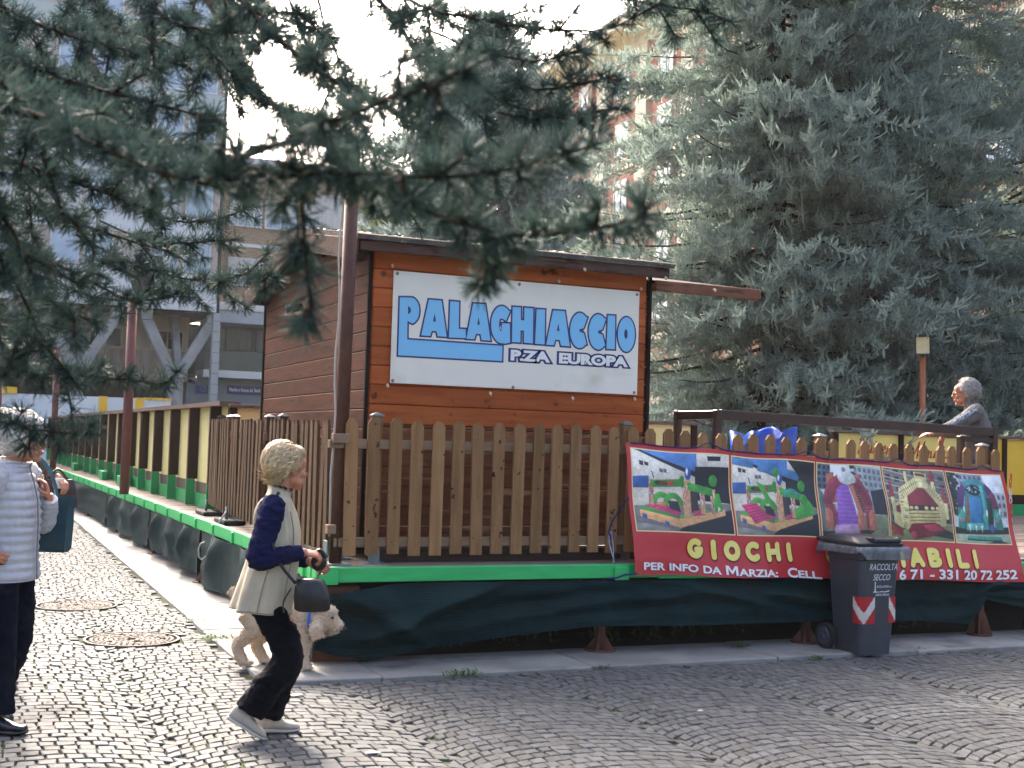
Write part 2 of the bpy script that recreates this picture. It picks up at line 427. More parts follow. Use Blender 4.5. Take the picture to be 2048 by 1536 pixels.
fx = [2.30, 2.45, 2.67, 3.27, 3.66, 4.07, 4.49, 5.4, 6.53, 7.64, 8.2, 8.38, 8.6, 9.4]
fz = [.13, .08, .046, .12, .165, .20, .228, .215, .215, .18, .13, .34, .30, .16]
ftx = [2.30, 2.45, 2.8, 3.2, 9.4]; ftz = [.50, .52, .575, .585, .545]
net('dark green shade net sagging along the front of the deck behind the dustbin', lambda t: (2.32+7.0*t, 8.535, float(np.interp(2.32+7.0*t, ftx, ftz))),
    lambda t: (2.27+7.1*t, 8.51+.05*math.sin(t*9), float(np.interp(2.27+7.1*t, fx, fz))), (0, -1, 0), 300, 3, .08,
    [(.16, .03, .05, -.12), (.20, .02, .04, -.2), (.05, .015, .05, .06), (.02, .012, .05, .1), (.40, .03, .04, .2), (.46, .03, .03, .25), (.33, .03, .035, .1), (.88, .02, .05, -.05)])
lft = [(8.62, 13.4, .05, .03, 'dark shade net on the left deck side, just behind the walking woman'), (13.5, 17.0, .06, .1, 'dark shade net on the left deck side with a torn curled lower edge'),
       (17.1, 21.5, .06, .05, 'dark shade net on the left deck side below the brown floodlight post'), (21.6, 39, .05, .05, 'longest dark shade net far along the left deck side')]
for i, (ya, yb, za, zb, lb) in enumerate(lft):
    net(lb, lambda t, ya=ya, yb=yb: (deck_x(ya+(yb-ya)*t)-.03, ya+(yb-ya)*t, .585), lambda t, ya=ya, yb=yb, za=za, zb=zb, i=i: (deck_x(ya+(yb-ya)*t)-.05+.03*math.sin(t*20), ya+(yb-ya)*t, max(.03, za+(zb-za)*t+(.05*abs(math.sin(t*7+i))))),
        (-1, 0, 0), 120, 11+i*5, .022, [(.2, .05, .05, .1), (.55, .04, .04, -.1), (.8, .05, .05, .1)])

# ================================================================== HUT
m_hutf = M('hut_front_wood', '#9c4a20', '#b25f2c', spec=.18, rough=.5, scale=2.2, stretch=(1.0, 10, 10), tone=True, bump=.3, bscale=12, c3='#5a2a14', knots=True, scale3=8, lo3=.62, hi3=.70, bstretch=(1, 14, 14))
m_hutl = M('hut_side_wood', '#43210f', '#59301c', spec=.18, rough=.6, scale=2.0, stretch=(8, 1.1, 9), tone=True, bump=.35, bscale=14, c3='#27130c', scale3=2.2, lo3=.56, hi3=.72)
m_hutlow = M('hut_low_shaded_wood', '#5e3821', '#744a2d', spec=.18, rough=.6, scale=2.4, stretch=(1.0, 10, 10), tone=True, bump=.35, bscale=14, c3='#94714f', scale3=1.6, lo3=.58, hi3=.7)  # front wood darkened for the shade behind the pickets; pale spots are wear
m_roofw = M('roof_timber', '#4a3630', '#5e4740', spec=.18, rough=.75, scale=3, stretch=(1, 7, 7), bump=.4, bscale=20, c3='#3a2722', scale3=3)
m_canw = M('canopy_timber', '#6e3f26', '#7f4b2e', rough=.65, scale=3, stretch=(1, 7, 7), bump=.4, bscale=20, c3='#45281a', scale3=3)
m_roof = M('roof_sheet', '#3b3531', '#57504a', rough=.9, scale=9, bump=.6, bscale=50, c3='#8a7f60', scale3=22, lo3=.62, hi3=.7)
m_trim = M('dark_trim', '#1d130f', '#281b16', spec=.15, rough=.7, scale=6)
hut = thing('wooden_hut', 'brown log cabin style timber kiosk with overhanging roof on the rink deck', 'hut', (2.74, 9.05, DZ))
HX0, HX1, HY0, HY1 = 2.74, 5.16, 9.05, 12.65
RY, RZ, EZ = 10.75, 3.40, 3.03
def planks(mb, a, b, nrm, z0, z1, pitch, seed, th=.02, cut=None):
    rr = random.Random(seed); a, b = Vector(a), Vector(b); e = (b-a).normalized(); z = z0
    while z < z1-.02:
        zt = min(z+pitch, z1); mb.cur = rr.random(); L0, L1 = 0, (b-a).length
        if cut: L0, L1 = cut(z, zt, L0, L1)
        if L1-L0 > .05:
            c = a+e*((L0+L1)/2)-Vector(nrm)*th; mb.obox((c.x, c.y, (z+zt)/2), (e, Vector(nrm), (0, 0, 1)), ((L1-L0)/2, th, (zt-z)/2-.0015), .006)
        z += pitch
w = MB(); planks(w, (HX0+.03, HY0, 0), (HX1-.03, HY0, 0), (0, -1, 0), 1.72, EZ+.03, .147, 4); w.build('front_wall', m_hutf, hut)
w = MB(); planks(w, (HX0+.03, HY0, 0), (HX1-.03, HY0, 0), (0, -1, 0), .80, 1.72, .1495, 5); w.build('lower_front_wall', m_hutlow, hut)
def gab(z, zt, a, b):
    if zt < EZ: return a, b
    m = RY-HY0; f = max(.02, (RZ-.05-zt)/(RZ-.05-EZ)); return m-f*m, m+f*(b-m)
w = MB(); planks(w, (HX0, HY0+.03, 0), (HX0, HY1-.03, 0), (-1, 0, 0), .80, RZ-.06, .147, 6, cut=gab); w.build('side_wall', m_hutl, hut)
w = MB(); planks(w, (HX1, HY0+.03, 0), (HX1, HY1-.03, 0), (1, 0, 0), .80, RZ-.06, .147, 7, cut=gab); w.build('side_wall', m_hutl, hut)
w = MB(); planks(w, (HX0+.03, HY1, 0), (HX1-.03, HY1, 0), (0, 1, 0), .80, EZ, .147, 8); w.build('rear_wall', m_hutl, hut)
w = MB()
for x_ in (HX0, HX1):
    for y_ in (HY0, HY1): w.box(x_-.014, x_+.014, y_-.014, y_+.014, .80, EZ+.02)
w.each('corner_trim', m_trim, hut)
w = MB(); w.box(2.79, 5.12, 8.87, 9.04, DZ-.004, .795, .006); w.build('base_beam', M('base_timber', '#3a2a22', '#4a372d', stretch=(.8, 8, 8), scale=4, bump=.3, bscale=20), hut)
# roof: two slopes of corrugated sheet, verge and eave boards
def roof_z(y): return RZ-(RZ-3.085)*(abs(y-RY)/(RY-8.88)) if y < RY else RZ-(RZ-3.05)*((y-RY)/(12.85-RY))
r = MB(); ys = list(np.linspace(8.84, 12.88, 60)); P = [[], []]
xs_ = np.linspace(2.58, 5.27, 60)
top = [[(x_, y_, roof_z(y_)+.028+.012*math.sin(y_*2*math.pi/.095)) for y_ in np.linspace(8.84, 12.88, 260)] for x_ in (2.57, 3.3, 4.2, 5.27)]
bot = [[(x_, y_, roof_z(y_)-.004) for y_ in np.linspace(8.84, 12.88, 260)] for x_ in (2.57, 3.3, 4.2, 5.27)]
r.grid(top); r.grid(bot); r.grid([top[0], bot[0]]); r.grid([top[-1], bot[-1]]); r.grid([[q[0], s_[0]] for q, s_ in zip(top, bot)]); r.grid([[q[-1], s_[-1]] for q, s_ in zip(top, bot)])
roof = r.build('roof', m_roof, hut, True)
q = MB(); rr = random.Random(21)
for _ in range(420):
    y_ = rr.uniform(8.9, 11.6); x_ = rr.uniform(2.58, 5.2) if rr.random() < .5 else rr.uniform(2.57, 2.7); z_ = roof_z(y_)+.045; a_ = rr.random()*6.28; l_ = rr.uniform(.01, .03)
    e = Vector((math.cos(a_), math.sin(a_), rr.uniform(-.2, .3)))*l_; s_ = Vector((-e.y, e.x, 0))*.4+Vector((0, 0, .004)); p = Vector((x_, y_, z_))
    q.add([p-e, p+s_, p+e, p-s_], [(0, 1, 2, 3)])
tag(q.build('leaf_litter', M('dry_litter', '#a8976a', '#6d5a3a', rnd=0, scale=40), roof), kind='stuff')
v = MB()
for x_ in (2.575, 5.265):
    if x_ < 3:
        v.bar((x_, 8.86, roof_z(8.86)-.085), (x_, RY, RZ-.085), .028, .16, ch=.004); v.bar((x_, RY+.001, RZ-.085), (x_, 12.87, roof_z(12.87)-.085), .028, .16, ch=.004)
v.each('verge_board', m_roofw, hut)
v = MB(); v.box(2.60, 5.24, 8.865, 8.90, 2.995, 3.078, .006); v.box(2.60, 5.24, 12.83, 12.86, 2.96, 3.04, .006); v.each('eave_board', m_roofw, hut)
v = MB(); v.box(2.595, 2.67, 8.90, 9.03, 2.93, 3.06, .006); v.box(2.60, 2.735, 10.69, 10.81, 3.2, 3.34, .006); v.box(2.60, 2.735, 12.5, 12.62, 2.92, 3.05, .006); v.each('purlin_end', m_trim, hut)
v = MB()
for y0, y1 in ((8.90, 9.03), (9.05, 10.7), (10.8, 12.6)): v.grid([[(x_, y0, roof_z(y0)-.03), (x_, y1, roof_z(y1)-.03)] for x_ in (2.60, 2.735)])
v.each('soffit', m_trim, hut)
# counter canopy past the right gable
cn = MB(); cn.box(5.165, 6.20, 8.955, 8.99, 2.895, 2.985, .006); can = cn.build('canopy', m_canw, hut)
c2 = MB()
def cz(y): return 2.985+.17*(y-8.99)
for i in range(9):
    y0 = 9.0+i*.17; c2.cur = random.random(); c2.add([(5.17, y0, cz(y0)), (6.19, y0, cz(y0)), (6.19, y0+.165, cz(y0+.165)), (5.17, y0+.165, cz(y0+.165)), (5.17, y0, cz(y0)-.022), (6.19, y0, cz(y0)-.022), (6.19, y0+.165, cz(y0+.165)-.022), (5.17, y0+.165, cz(y0+.165)-.022)],
        [(0, 1, 2, 3), (4, 7, 6, 5), (0, 4, 5, 1), (1, 5, 6, 2), (2, 6, 7, 3), (3, 7, 4, 0)])
c2.build('canopy_board', m_trim, can)
c2 = MB(); c2.bar((5.18, 9.0, 2.93), (5.18, 10.5, 3.19), .03, .07); c2.bar((6.17, 9.0, 2.93), (6.17, 10.5, 3.19), .03, .07); c2.each('canopy_beam', m_canw, can)
# small bulb clips and the lamp on the gable
m_clip = M('clip_wood', '#b9a78d', '#d8cbb4', rough=.5, scale=30)
for (x_, z_) in [(2.906, 2.922), (4.448, 3.0), (4.309, 2.915), (5.06, 2.912), (2.902, 2.012), (3.743, 1.986), (4.461, 1.979), (5.029, 1.998), (3.60, 3.01), (5.19, 2.99), (5.72, 2.94)]:
    y_ = 9.035 if z_ < 2.925 else (8.855 if x_ < 5.2 else 8.945)
    c = MB(); c.tube([(x_, y_-.001, z_+.006), (x_-.004, y_-.022, z_-.004), (x_-.006, y_-.03, z_-.016)], [.011, .012, .006], 8); c.build('bulb_clip', m_clip, hut, True)
c = MB(); c.tube([(2.70, 11.15, 2.78), (2.60, 11.12, 2.74)], .04, 12); c.tube([(2.738, 11.16, 2.80), (2.69, 11.15, 2.78)], .02, 8); c.build('wall_lamp', M('lamp_black', '#1b1c1e', rough=.4), hut, True)

# ================================================================== SIGN BOARD
m_white = M('sign_white', '#e2dccf', '#e6e1d6', rough=.45, scale=2, c3='#cfc7b6', scale3=2.4, lo3=.55, hi3=.8)
m_navy = M('sign_navy', '#2a2a6a', rough=.4); m_sky = M('sign_blue', '#79bce6', rough=.4); m_pure = M('letter_white', '#e6e6e4', rough=.4)
sg = thing('sign_board', 'white sign reading PALAGHIACCIO P.ZA EUROPA screwed to the hut front', 'sign', (3.98, 9.03, 2.02))
w = MB(); w.box(2.919, 5.051, 9.026, 9.036, 2.030, 2.886, .003); w.build('panel', m_white, sg)
LETTERS = [[[(2.973,2.684),(3.041,2.688),(3.071,2.689),(3.085,2.685),(3.097,2.677),(3.109,2.665),(3.118,2.651),(3.126,2.634),(3.13,2.615),(3.133,2.596),(3.132,2.576),(3.129,2.556),(3.124,2.538),(3.115,2.522),(3.105,2.509),(3.094,2.498),(3.081,2.491),(3.062,2.498),(3.04,2.509),(3.043,2.367),(3.832,2.364),(3.832,2.245),(2.975,2.243)],[(3.04,2.622),(3.053,2.617),(3.06,2.609),(3.064,2.598),(3.065,2.586),(3.061,2.575),(3.055,2.566),(3.043,2.56)]],[[(3.207,2.684),(3.311,2.684),(3.362,2.407),(3.288,2.407),(3.277,2.445),(3.239,2.445),(3.228,2.406),(3.154,2.405)],[(3.257,2.584),(3.271,2.518),(3.246,2.518)]],[[(3.382,2.685),(3.456,2.684),(3.46,2.475),(3.516,2.476),(3.521,2.407),(3.381,2.403)]],[[(3.573,2.68),(3.675,2.682),(3.729,2.399),(3.653,2.4),(3.643,2.446),(3.605,2.445),(3.593,2.403),(3.526,2.402)],[(3.623,2.579),(3.635,2.517),(3.612,2.518)]],[[(3.888,2.643),(3.876,2.645),(3.86,2.662),(3.842,2.673),(3.823,2.678),(3.804,2.676),(3.785,2.668),(3.768,2.653),(3.754,2.633),(3.742,2.609),(3.734,2.581),(3.73,2.551),(3.73,2.519),(3.734,2.489),(3.741,2.46),(3.753,2.435),(3.767,2.414),(3.784,2.398),(3.802,2.388),(3.821,2.385),(3.856,2.384),(3.896,2.393),(3.889,2.544),(3.823,2.542),(3.82,2.515),(3.819,2.484),(3.81,2.477),(3.802,2.493),(3.797,2.523),(3.798,2.557),(3.805,2.578),(3.813,2.578),(3.827,2.578),(3.856,2.563)]],[[(3.909,2.678),(3.98,2.679),(3.984,2.578),(4.012,2.578),(4.011,2.679),(4.089,2.679),(4.093,2.4),(4.015,2.4),(4.013,2.496),(3.984,2.496),(3.985,2.4),(3.912,2.4)]],[[(4.118,2.675),(4.193,2.676),(4.196,2.398),(4.113,2.398)]],[[(4.263,2.675),(4.368,2.676),(4.42,2.395),(4.342,2.396),(4.329,2.441),(4.291,2.442),(4.278,2.396),(4.211,2.397)],[(4.313,2.577),(4.325,2.512),(4.301,2.512)]],[[(4.572,2.639),(4.556,2.645),(4.537,2.662),(4.516,2.671),(4.494,2.671),(4.474,2.662),(4.455,2.645),(4.439,2.621),(4.428,2.592),(4.421,2.558),(4.419,2.523),(4.423,2.488),(4.432,2.456),(4.445,2.428),(4.462,2.406),(4.482,2.392),(4.503,2.386),(4.524,2.388),(4.545,2.4),(4.563,2.419),(4.571,2.42),(4.545,2.508),(4.525,2.514),(4.526,2.517),(4.515,2.514),(4.506,2.519),(4.502,2.528),(4.505,2.538),(4.514,2.544),(4.525,2.543),(4.542,2.553)]],[[(4.742,2.639),(4.726,2.645),(4.706,2.662),(4.685,2.67),(4.663,2.671),(4.642,2.662),(4.623,2.645),(4.607,2.621),(4.596,2.591),(4.589,2.557),(4.587,2.522),(4.591,2.487),(4.6,2.454),(4.613,2.426),(4.631,2.404),(4.651,2.39),(4.672,2.384),(4.694,2.386),(4.714,2.398),(4.733,2.417),(4.741,2.418),(4.714,2.507),(4.695,2.512),(4.695,2.516),(4.685,2.513),(4.675,2.518),(4.671,2.527),(4.675,2.537),(4.684,2.543),(4.694,2.542),(4.712,2.552)]],[[(4.759,2.669),(4.827,2.67),(4.831,2.395),(4.753,2.394)]],[[(5.015,2.528),(5.011,2.567),(5.001,2.602),(4.986,2.631),(4.968,2.652),(4.947,2.664),(4.925,2.665),(4.904,2.655),(4.885,2.636),(4.87,2.608),(4.86,2.574),(4.855,2.537),(4.857,2.498),(4.864,2.461),(4.876,2.429),(4.893,2.404),(4.913,2.387),(4.934,2.381),(4.956,2.385),(4.976,2.4),(4.993,2.423),(5.006,2.455),(5.013,2.491)],[(4.946,2.527),(4.943,2.549),(4.935,2.564),(4.926,2.567),(4.918,2.556),(4.914,2.536),(4.915,2.512),(4.921,2.493),(4.929,2.485),(4.938,2.49),(4.944,2.506)]]]
def on_sign(o): return lambda x_, z_: (x_, 9.026-o, z_)
wn, wb = MB(), MB()
for i, lt in enumerate(LETTERS):
    fill_poly(wn, [grow(lt[0], .013)], on_sign(.0016+.00005*i))
    hole = lt[1:]
    fill_poly(wb, [lt[0]]+hole, on_sign(.0030+.00005*i))
    for h in hole:
        if i in (10,): fill_poly(wn, [h], on_sign(.0026))
wn.build('letter_outline', m_navy, sg); wb.build('lettering', m_sky, sg)
for txt, a, b_ in (('P.ZA', 3.912, 4.238), ('EUROPA', 4.335, 4.945)):
    w1, w2 = MB(), MB(); V_, _ = text_geo(txt, .0, 0, .95); bb = (V_[:, 0].min(), V_[:, 0].max(), V_[:, 1].min(), V_[:, 1].max())
    put_text(w1, txt, a, b_, 2.258, 2.335, on_sign(.0018), .16, 0, .95, bb); put_text(w2, txt, a, b_, 2.258, 2.335, on_sign(.0034), .045, 0, .95, bb)
    w1.build('letter_outline', m_navy, sg); w2.build('lettering', m_pure, sg)
for (x_, z_) in [(2.947, 2.865), (3.962, 2.862), (5.027, 2.86), (2.94, 2.05), (3.935, 2.045), (5.023, 2.05)]:
    c = MB(); c.tube([(x_, 9.027, z_), (x_, 9.020, z_)], [.014, .011], 12); c.tube([(x_, 9.0205, z_), (x_, 9.0185, z_)], .006, 8); c.build('screw', M('zinc', '#8d8b86', rough=.35, metal=.7), sg, True)

# ================================================================== PICKET FENCES
m_pick = M('picket_wood', '#80603f', '#97724f', spec=.18, rough=.75, scale=2.4, stretch=(9, 9, .8), rnd=.22, bump=.5, bscale=20, bstretch=(12, 12, 1), c3='#33221a', knots=True, scale3=15, lo3=.64, hi3=.69)
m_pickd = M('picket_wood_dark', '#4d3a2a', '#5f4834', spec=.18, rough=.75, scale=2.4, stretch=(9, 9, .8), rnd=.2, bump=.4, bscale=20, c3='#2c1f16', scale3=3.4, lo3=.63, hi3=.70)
m_railw = M('rail_wood', '#7a6350', '#8d7660', spec=.18, rough=.8, scale=3, stretch=(1, 8, 8), bump=.3, bscale=20)
m_zinc = M('galvanised', '#6d7375', '#868c8f', rough=.45, scale=25, metal=.6)
def picket_mesh(h, wd=.046, th=.011):
    c = .028; pr = [(-wd, 0), (wd, 0), (wd, h-c*1.4), (wd-c, h), (-wd+c, h), (-wd, h-c*1.4)]
    m = MB(); m.prism([(x_, th, z_) for x_, z_ in pr], (0, -2*th, 0)); return m
def fence(label, p0, p1, n, h, posts, mat_, slope=0., railz=(.12, .86), zb=.77, skip=()):
    """pickets from p0 to p1; face turned to the right-hand side of that direction"""
    p0, p1 = Vector((*p0, 0)), Vector((*p1, 0)); e = (p1-p0); Ln = e.length; e.normalize(); nr = Vector((e.y, -e.x, 0))
    t = thing('picket_fence', label, 'picket fence', (p0.x, p0.y, DZ), 'brown picket fences round the rink deck')
    rz = math.atan2(e.y, e.x); first = None
    for i in range(n):
        if i in skip: continue
        f = i/(n-1); p = p0+e*(Ln*f); zz = zb+slope*Ln*f+random.uniform(-.009, .009)
        if first is None:
            o = picket_mesh(h).build('picket', mat_, t); first = o; o.location = (0, 0, 0)
            o.data.transform(Matrix.Translation(ORG[t.name]))
        else: o = copy_part(first, t, (0, 0, 0))
        o.location = Vector((p.x, p.y, zz))-ORG[t.name]; o.rotation_euler = (random.uniform(-.014, .014), random.uniform(-.011, .011), rz+random.uniform(-.03, .03))
    for z_ in railz:
        m = MB(); a = p0-e*.11-nr*.035; b_ = p1+e*.06-nr*.035
        m.bar((a.x, a.y, zb+z_), (b_.x, b_.y, zb+z_+slope*Ln), .04, .07, ch=.005); m.build('rail', m_railw, t)
    for f in posts:
        p = p0+e*(Ln*f)-nr*.10; zt = zb+1.0+slope*Ln*f
        m = MB(); m.box(p.x-.038, p.x+.038, p.y-.038, p.y+.038, DZ+.05, zt, .004); po = m.build('post', mat_, t)
        m = MB(); m.box(p.x-.045, p.x+.045, p.y-.045, p.y+.045, zt, zt+.012, .003); m.loft([[(p.x+a*.047, p.y+b*.047, zt+.012) for a, b in ((-1, -1), (1, -1), (1, 1), (-1, 1))], [(p.x+a*.008, p.y+b*.008, zt+.034) for a, b in ((-1, -1), (1, -1), (1, 1), (-1, 1))]])
        m.build('post_cap', m_zinc, po)
        m = MB(); m.box(p.x-.042, p.x+.042, p.y-.043, p.y-.039, DZ, DZ+.16); m.box(p.x-.09, p.x+.09, p.y-.09, p.y+.05, DZ-.005, DZ+.006, .002); m.build('post_shoe', m_zinc, po)
    return t
fence('brown picket fence panel straight in front of the hut front', (2.55, 8.70), (4.83, 8.70), 15, .985, (.09, 1.0), m_pick, .004, (.09, .80), .765)
fr = fence('long brown picket fence panel carrying the red banner', (5.0, 8.70), (8.60, 8.70), 23, .985, (.48, .985), m_pick, -.018, (.09, .80), .765)
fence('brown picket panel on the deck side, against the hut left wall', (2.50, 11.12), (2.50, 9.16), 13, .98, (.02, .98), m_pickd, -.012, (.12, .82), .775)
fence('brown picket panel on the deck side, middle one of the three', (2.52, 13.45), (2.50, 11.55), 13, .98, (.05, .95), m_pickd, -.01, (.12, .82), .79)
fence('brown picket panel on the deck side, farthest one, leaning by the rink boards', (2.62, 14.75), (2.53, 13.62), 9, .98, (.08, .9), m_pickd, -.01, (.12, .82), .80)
# black rubber feet with steel pins under the side panels
for i, (x_, y_) in enumerate(((2.46, 12.9), (2.50, 14.3))):
    t = thing('fence_foot', ['black rubber fence foot nearer to the woman, beside the loose cable', 'black rubber fence foot at the far picket panel'][i], 'fence foot', (x_, y_, DZ), 'rubber feet of the side fences')
    m = MB(); m.box(x_-.06, x_+.16, y_-.28, y_+.28, DZ-.002, DZ+.045, .012); m.build('rubber_block', M('rubber', '#17181a', '#222325', rough=.8), t)
    m = MB(); m.tube([(x_, y_-.08, DZ+.04), (x_, y_-.08, DZ+.17)], .014, 8); m.build('pin', m_zinc, t, True)
# loose cable ends
c = MB(); c.tube([at(427+(x_)*.1778, 980+y_*.1693, 13.2-.002*i) for i, (x_, y_) in enumerate([(-80, 380)]+[(70, 300), (30, 360), (0, 480), (-30, 590), (-60, 700), (-110, 800), (-160, 820), (-190, 760), (-180, 660), (-150, 630), (-120, 620)][:0])] or [(0, 0, 0), (0, 0, .01)], .008, 6)
pts = [at(x_, y_, 12.6) for x_, y_ in ((452, 1024), (441, 1040), (432, 1056), (426, 1075), (420, 1096), (413, 1112), (404, 1120), (398, 1114), (397, 1100), (401, 1088), (410, 1084))]
c = MB(); c.tube(pts, .009, 8); tag(c.build('cable_loop', M('grey_cable', '#9a9c9a', rough=.5), None, True), 'grey cable looping over the green deck edge beside the walking woman', 'cable')

# brown steel pole with its cable, at the deck corner
m_pole = M('brown_pole', '#4a2c22', '#57372c', spec=.3, rough=.5, scale=8, bump=.15, bscale=40)
t = thing('corner_pole', 'tall brown steel pole at the deck corner, rising in front of the hut edge', 'pole', (2.46, 8.76, DZ))
m = MB(); m.tube([(2.465, 8.76, DZ), (2.475, 8.76, 1.7), (2.48, 8.76, 1.705), (2.495, 8.76, 3.72)], [.046, .046, .052, .05], 18); m.build('shaft', m_pole, t, True)
m = MB(); m.box(2.385, 2.395, 8.70, 8.80, DZ, DZ+.17, .002); m.box(2.36, 2.56, 8.66, 8.86, DZ-.004, DZ+.008, .002); m.build('base_bracket', m_zinc, t)
m = MB(); m.box(2.37, 2.475, 8.665, 8.72, 1.53, 1.59, .005); m.box(2.39, 2.51, 8.64, 8.70, 1.565, 1.635, .004); m.build('clamp', m_railw, t)
m = MB(); m.box(2.375, 2.44, 8.66, 8.73, .92, .985, .004); m.build('clamp', m_railw, t)
pts = [(2.43, 8.745, 3.70)]+[(2.415+.010*math.sin(i*1.7), 8.735, 3.55-.22*i) for i in range(11)]; pts.append((2.41, 8.73, .9))
m = MB(); m.tube(pts, .008, 8); tag(m.build('pole_cable', M('pale_cable', '#a9a096', rough=.5), None, True), 'pale cable running down beside the tall brown pole', 'cable')

# ================================================================== BANNER
def bpos(s_, t_, o=0.):
    x_ = 4.75+3.94*s_+.012*math.sin(t_*3.0)*(1 if s_ > .5 else -1)
    sag = .012*math.sin(s_*math.pi*5.0)**2*(1-t_)
    z_ = (1.636-.154*s_-sag)*(1-t_)+(.620-.119*s_+.006*math.sin(s_*19))*t_
    y_ = 8.655-.205*t_-.018*math.sin(s_*23+t_*2)*t_-.012*math.sin(s_*9.5+1)*math.sin(t_*3.1)-.010*math.sin(t_*11+s_*5)-.03*math.exp(-((t_-.9)/.08)**2)*.3
    if s_ > .94: x_ += (s_-.94)*.9*(t_-.45)
    return Vector((x_, y_-o, z_))
class Canvas:
    """a small raster painted with flat printed shapes; u to the right, v down, both 0..1"""
    def __init__(s, w, h, bgc):
        w, h = w*2, h*2; s.w, s.h = w, h; s.c = np.tile(np.array(hexc(bgc)), (h, w, 1)); s.X, s.Y = np.meshgrid((np.arange(w)+.5)/w, (np.arange(h)+.5)/h)
    def put(s, m, c, a=1.):
        if not m.any(): return s
        x_, y_ = s.X[m], s.Y[m]; u = (x_-x_.min())/(np.ptp(x_)+1e-6); v = (y_-y_.min())/(np.ptp(y_)+1e-6); g_ = 1.30-.62*(.45*u+.55*v)+.14*np.sin(u*7)*np.sin(v*5)   # printed rounding
        s.c[m] = s.c[m]*(1-a)+(np.array(hexc(c))[None]*g_[:, None])*a; return s
    def poly(s, pts, c, a=1.):
        m = np.zeros((s.h, s.w), bool); n = len(pts)
        for i in range(n):
            (x0, y0), (x1, y1) = pts[i], pts[(i+1) % n]
            if y0 == y1: continue
            m ^= ((s.Y >= min(y0, y1)) & (s.Y < max(y0, y1)) & (s.X < x0+(s.Y-y0)*(x1-x0)/(y1-y0)))
        s.put(m, c, a)
        e = m ^ (np.roll(m, 1, 0) & np.roll(m, -1, 0) & np.roll(m, 1, 1) & np.roll(m, -1, 1)); s.c[e & m] *= .62   # printed outline
        return s
    def ell(s, x, y, rx, ry, c, a=1., rot=0):
        dx, dy = s.X-x, s.Y-y; u = dx*math.cos(rot)+dy*math.sin(rot); v = -dx*math.sin(rot)+dy*math.cos(rot)
        return s.put((u/rx)**2+(v/ry)**2 < 1, c, a)
    def line(s, pts, wd, c, a=1.):
        asp = s.h/s.w; m = np.zeros((s.h, s.w), bool)
        for (x0, y0), (x1, y1) in zip(pts[:-1], pts[1:]):
            dx, dy = x1-x0, (y1-y0)*asp; L2 = dx*dx+dy*dy+1e-12; px_, py_ = s.X-x0, (s.Y-y0)*asp
            t = np.clip((px_*dx+py_*dy)/L2, 0, 1); m |= (px_-t*dx)**2+(py_-t*dy)**2 < (wd/2)**2
        return s.put(m, c, a)
    def arch(s, x, y, r0, r1, ry, c, a0=180, a1=360):
        pts = [(x+r1*math.cos(rad(t)), y+ry*r1*math.sin(rad(t))) for t in np.linspace(a0, a1, 30)]+[(x+r0*math.cos(rad(t)), y+ry*r0*math.sin(rad(t))) for t in np.linspace(a1, a0, 30)]
        return s.poly(pts, c)
    def grain(s, amp, seed=1):
        rg = np.random.default_rng(seed); n = np.ones((s.h, s.w))
        for q, am in ((6, .06), (14, .05), (34, .07), (80, .08)):
            g_ = rg.normal(0, 1, (q+2, q+2)); yi = np.linspace(0, q, s.h); xi = np.linspace(0, q, s.w); r_ = np.array([np.interp(xi, range(q+2), w_) for w_ in g_]); n += am*np.array([np.interp(yi, range(q+2), r_[:, k_]) for k_ in range(s.w)]).T
        s.c = np.clip(s.c*np.clip(n, .35, 1.7)[..., None]*rg.normal(1, amp, (s.h, s.w, 1)), 0, 1)
        lum = s.c.mean(2, keepdims=True); s.c = np.clip((s.c*.86+lum*.14)**1.12*1.12, 0, 1)
        k_ = s.c.copy()
        for ax_ in (0, 1): k_ = (np.roll(k_, 1, ax_)+2*k_+np.roll(k_, -1, ax_))/4
        s.c = k_
        s.c = s.c.reshape(s.h//2, 2, s.w//2, 2, 3).mean((1, 3)); s.h //= 2; s.w //= 2; return s
def facade(c, x0, x1, y0, y1, nx, ny, wall, win, sk=0.):
    c.poly([(x0, y0), (x1, y0+sk), (x1, y1), (x0, y1)], wall)
    for i in range(nx):
        for j in range(ny):
            a = x0+(x1-x0)*(i+.2)/nx; b = x0+(x1-x0)*(i+.75)/nx; u = y0+(y1-y0)*(j+.25)/ny; v = y0+(y1-y0)*(j+.8)/ny
            d = sk*(i+.5)/nx*(1-j/ny); c.poly([(a, u+d), (b, u+d), (b, v+d), (a, v+d)], win)
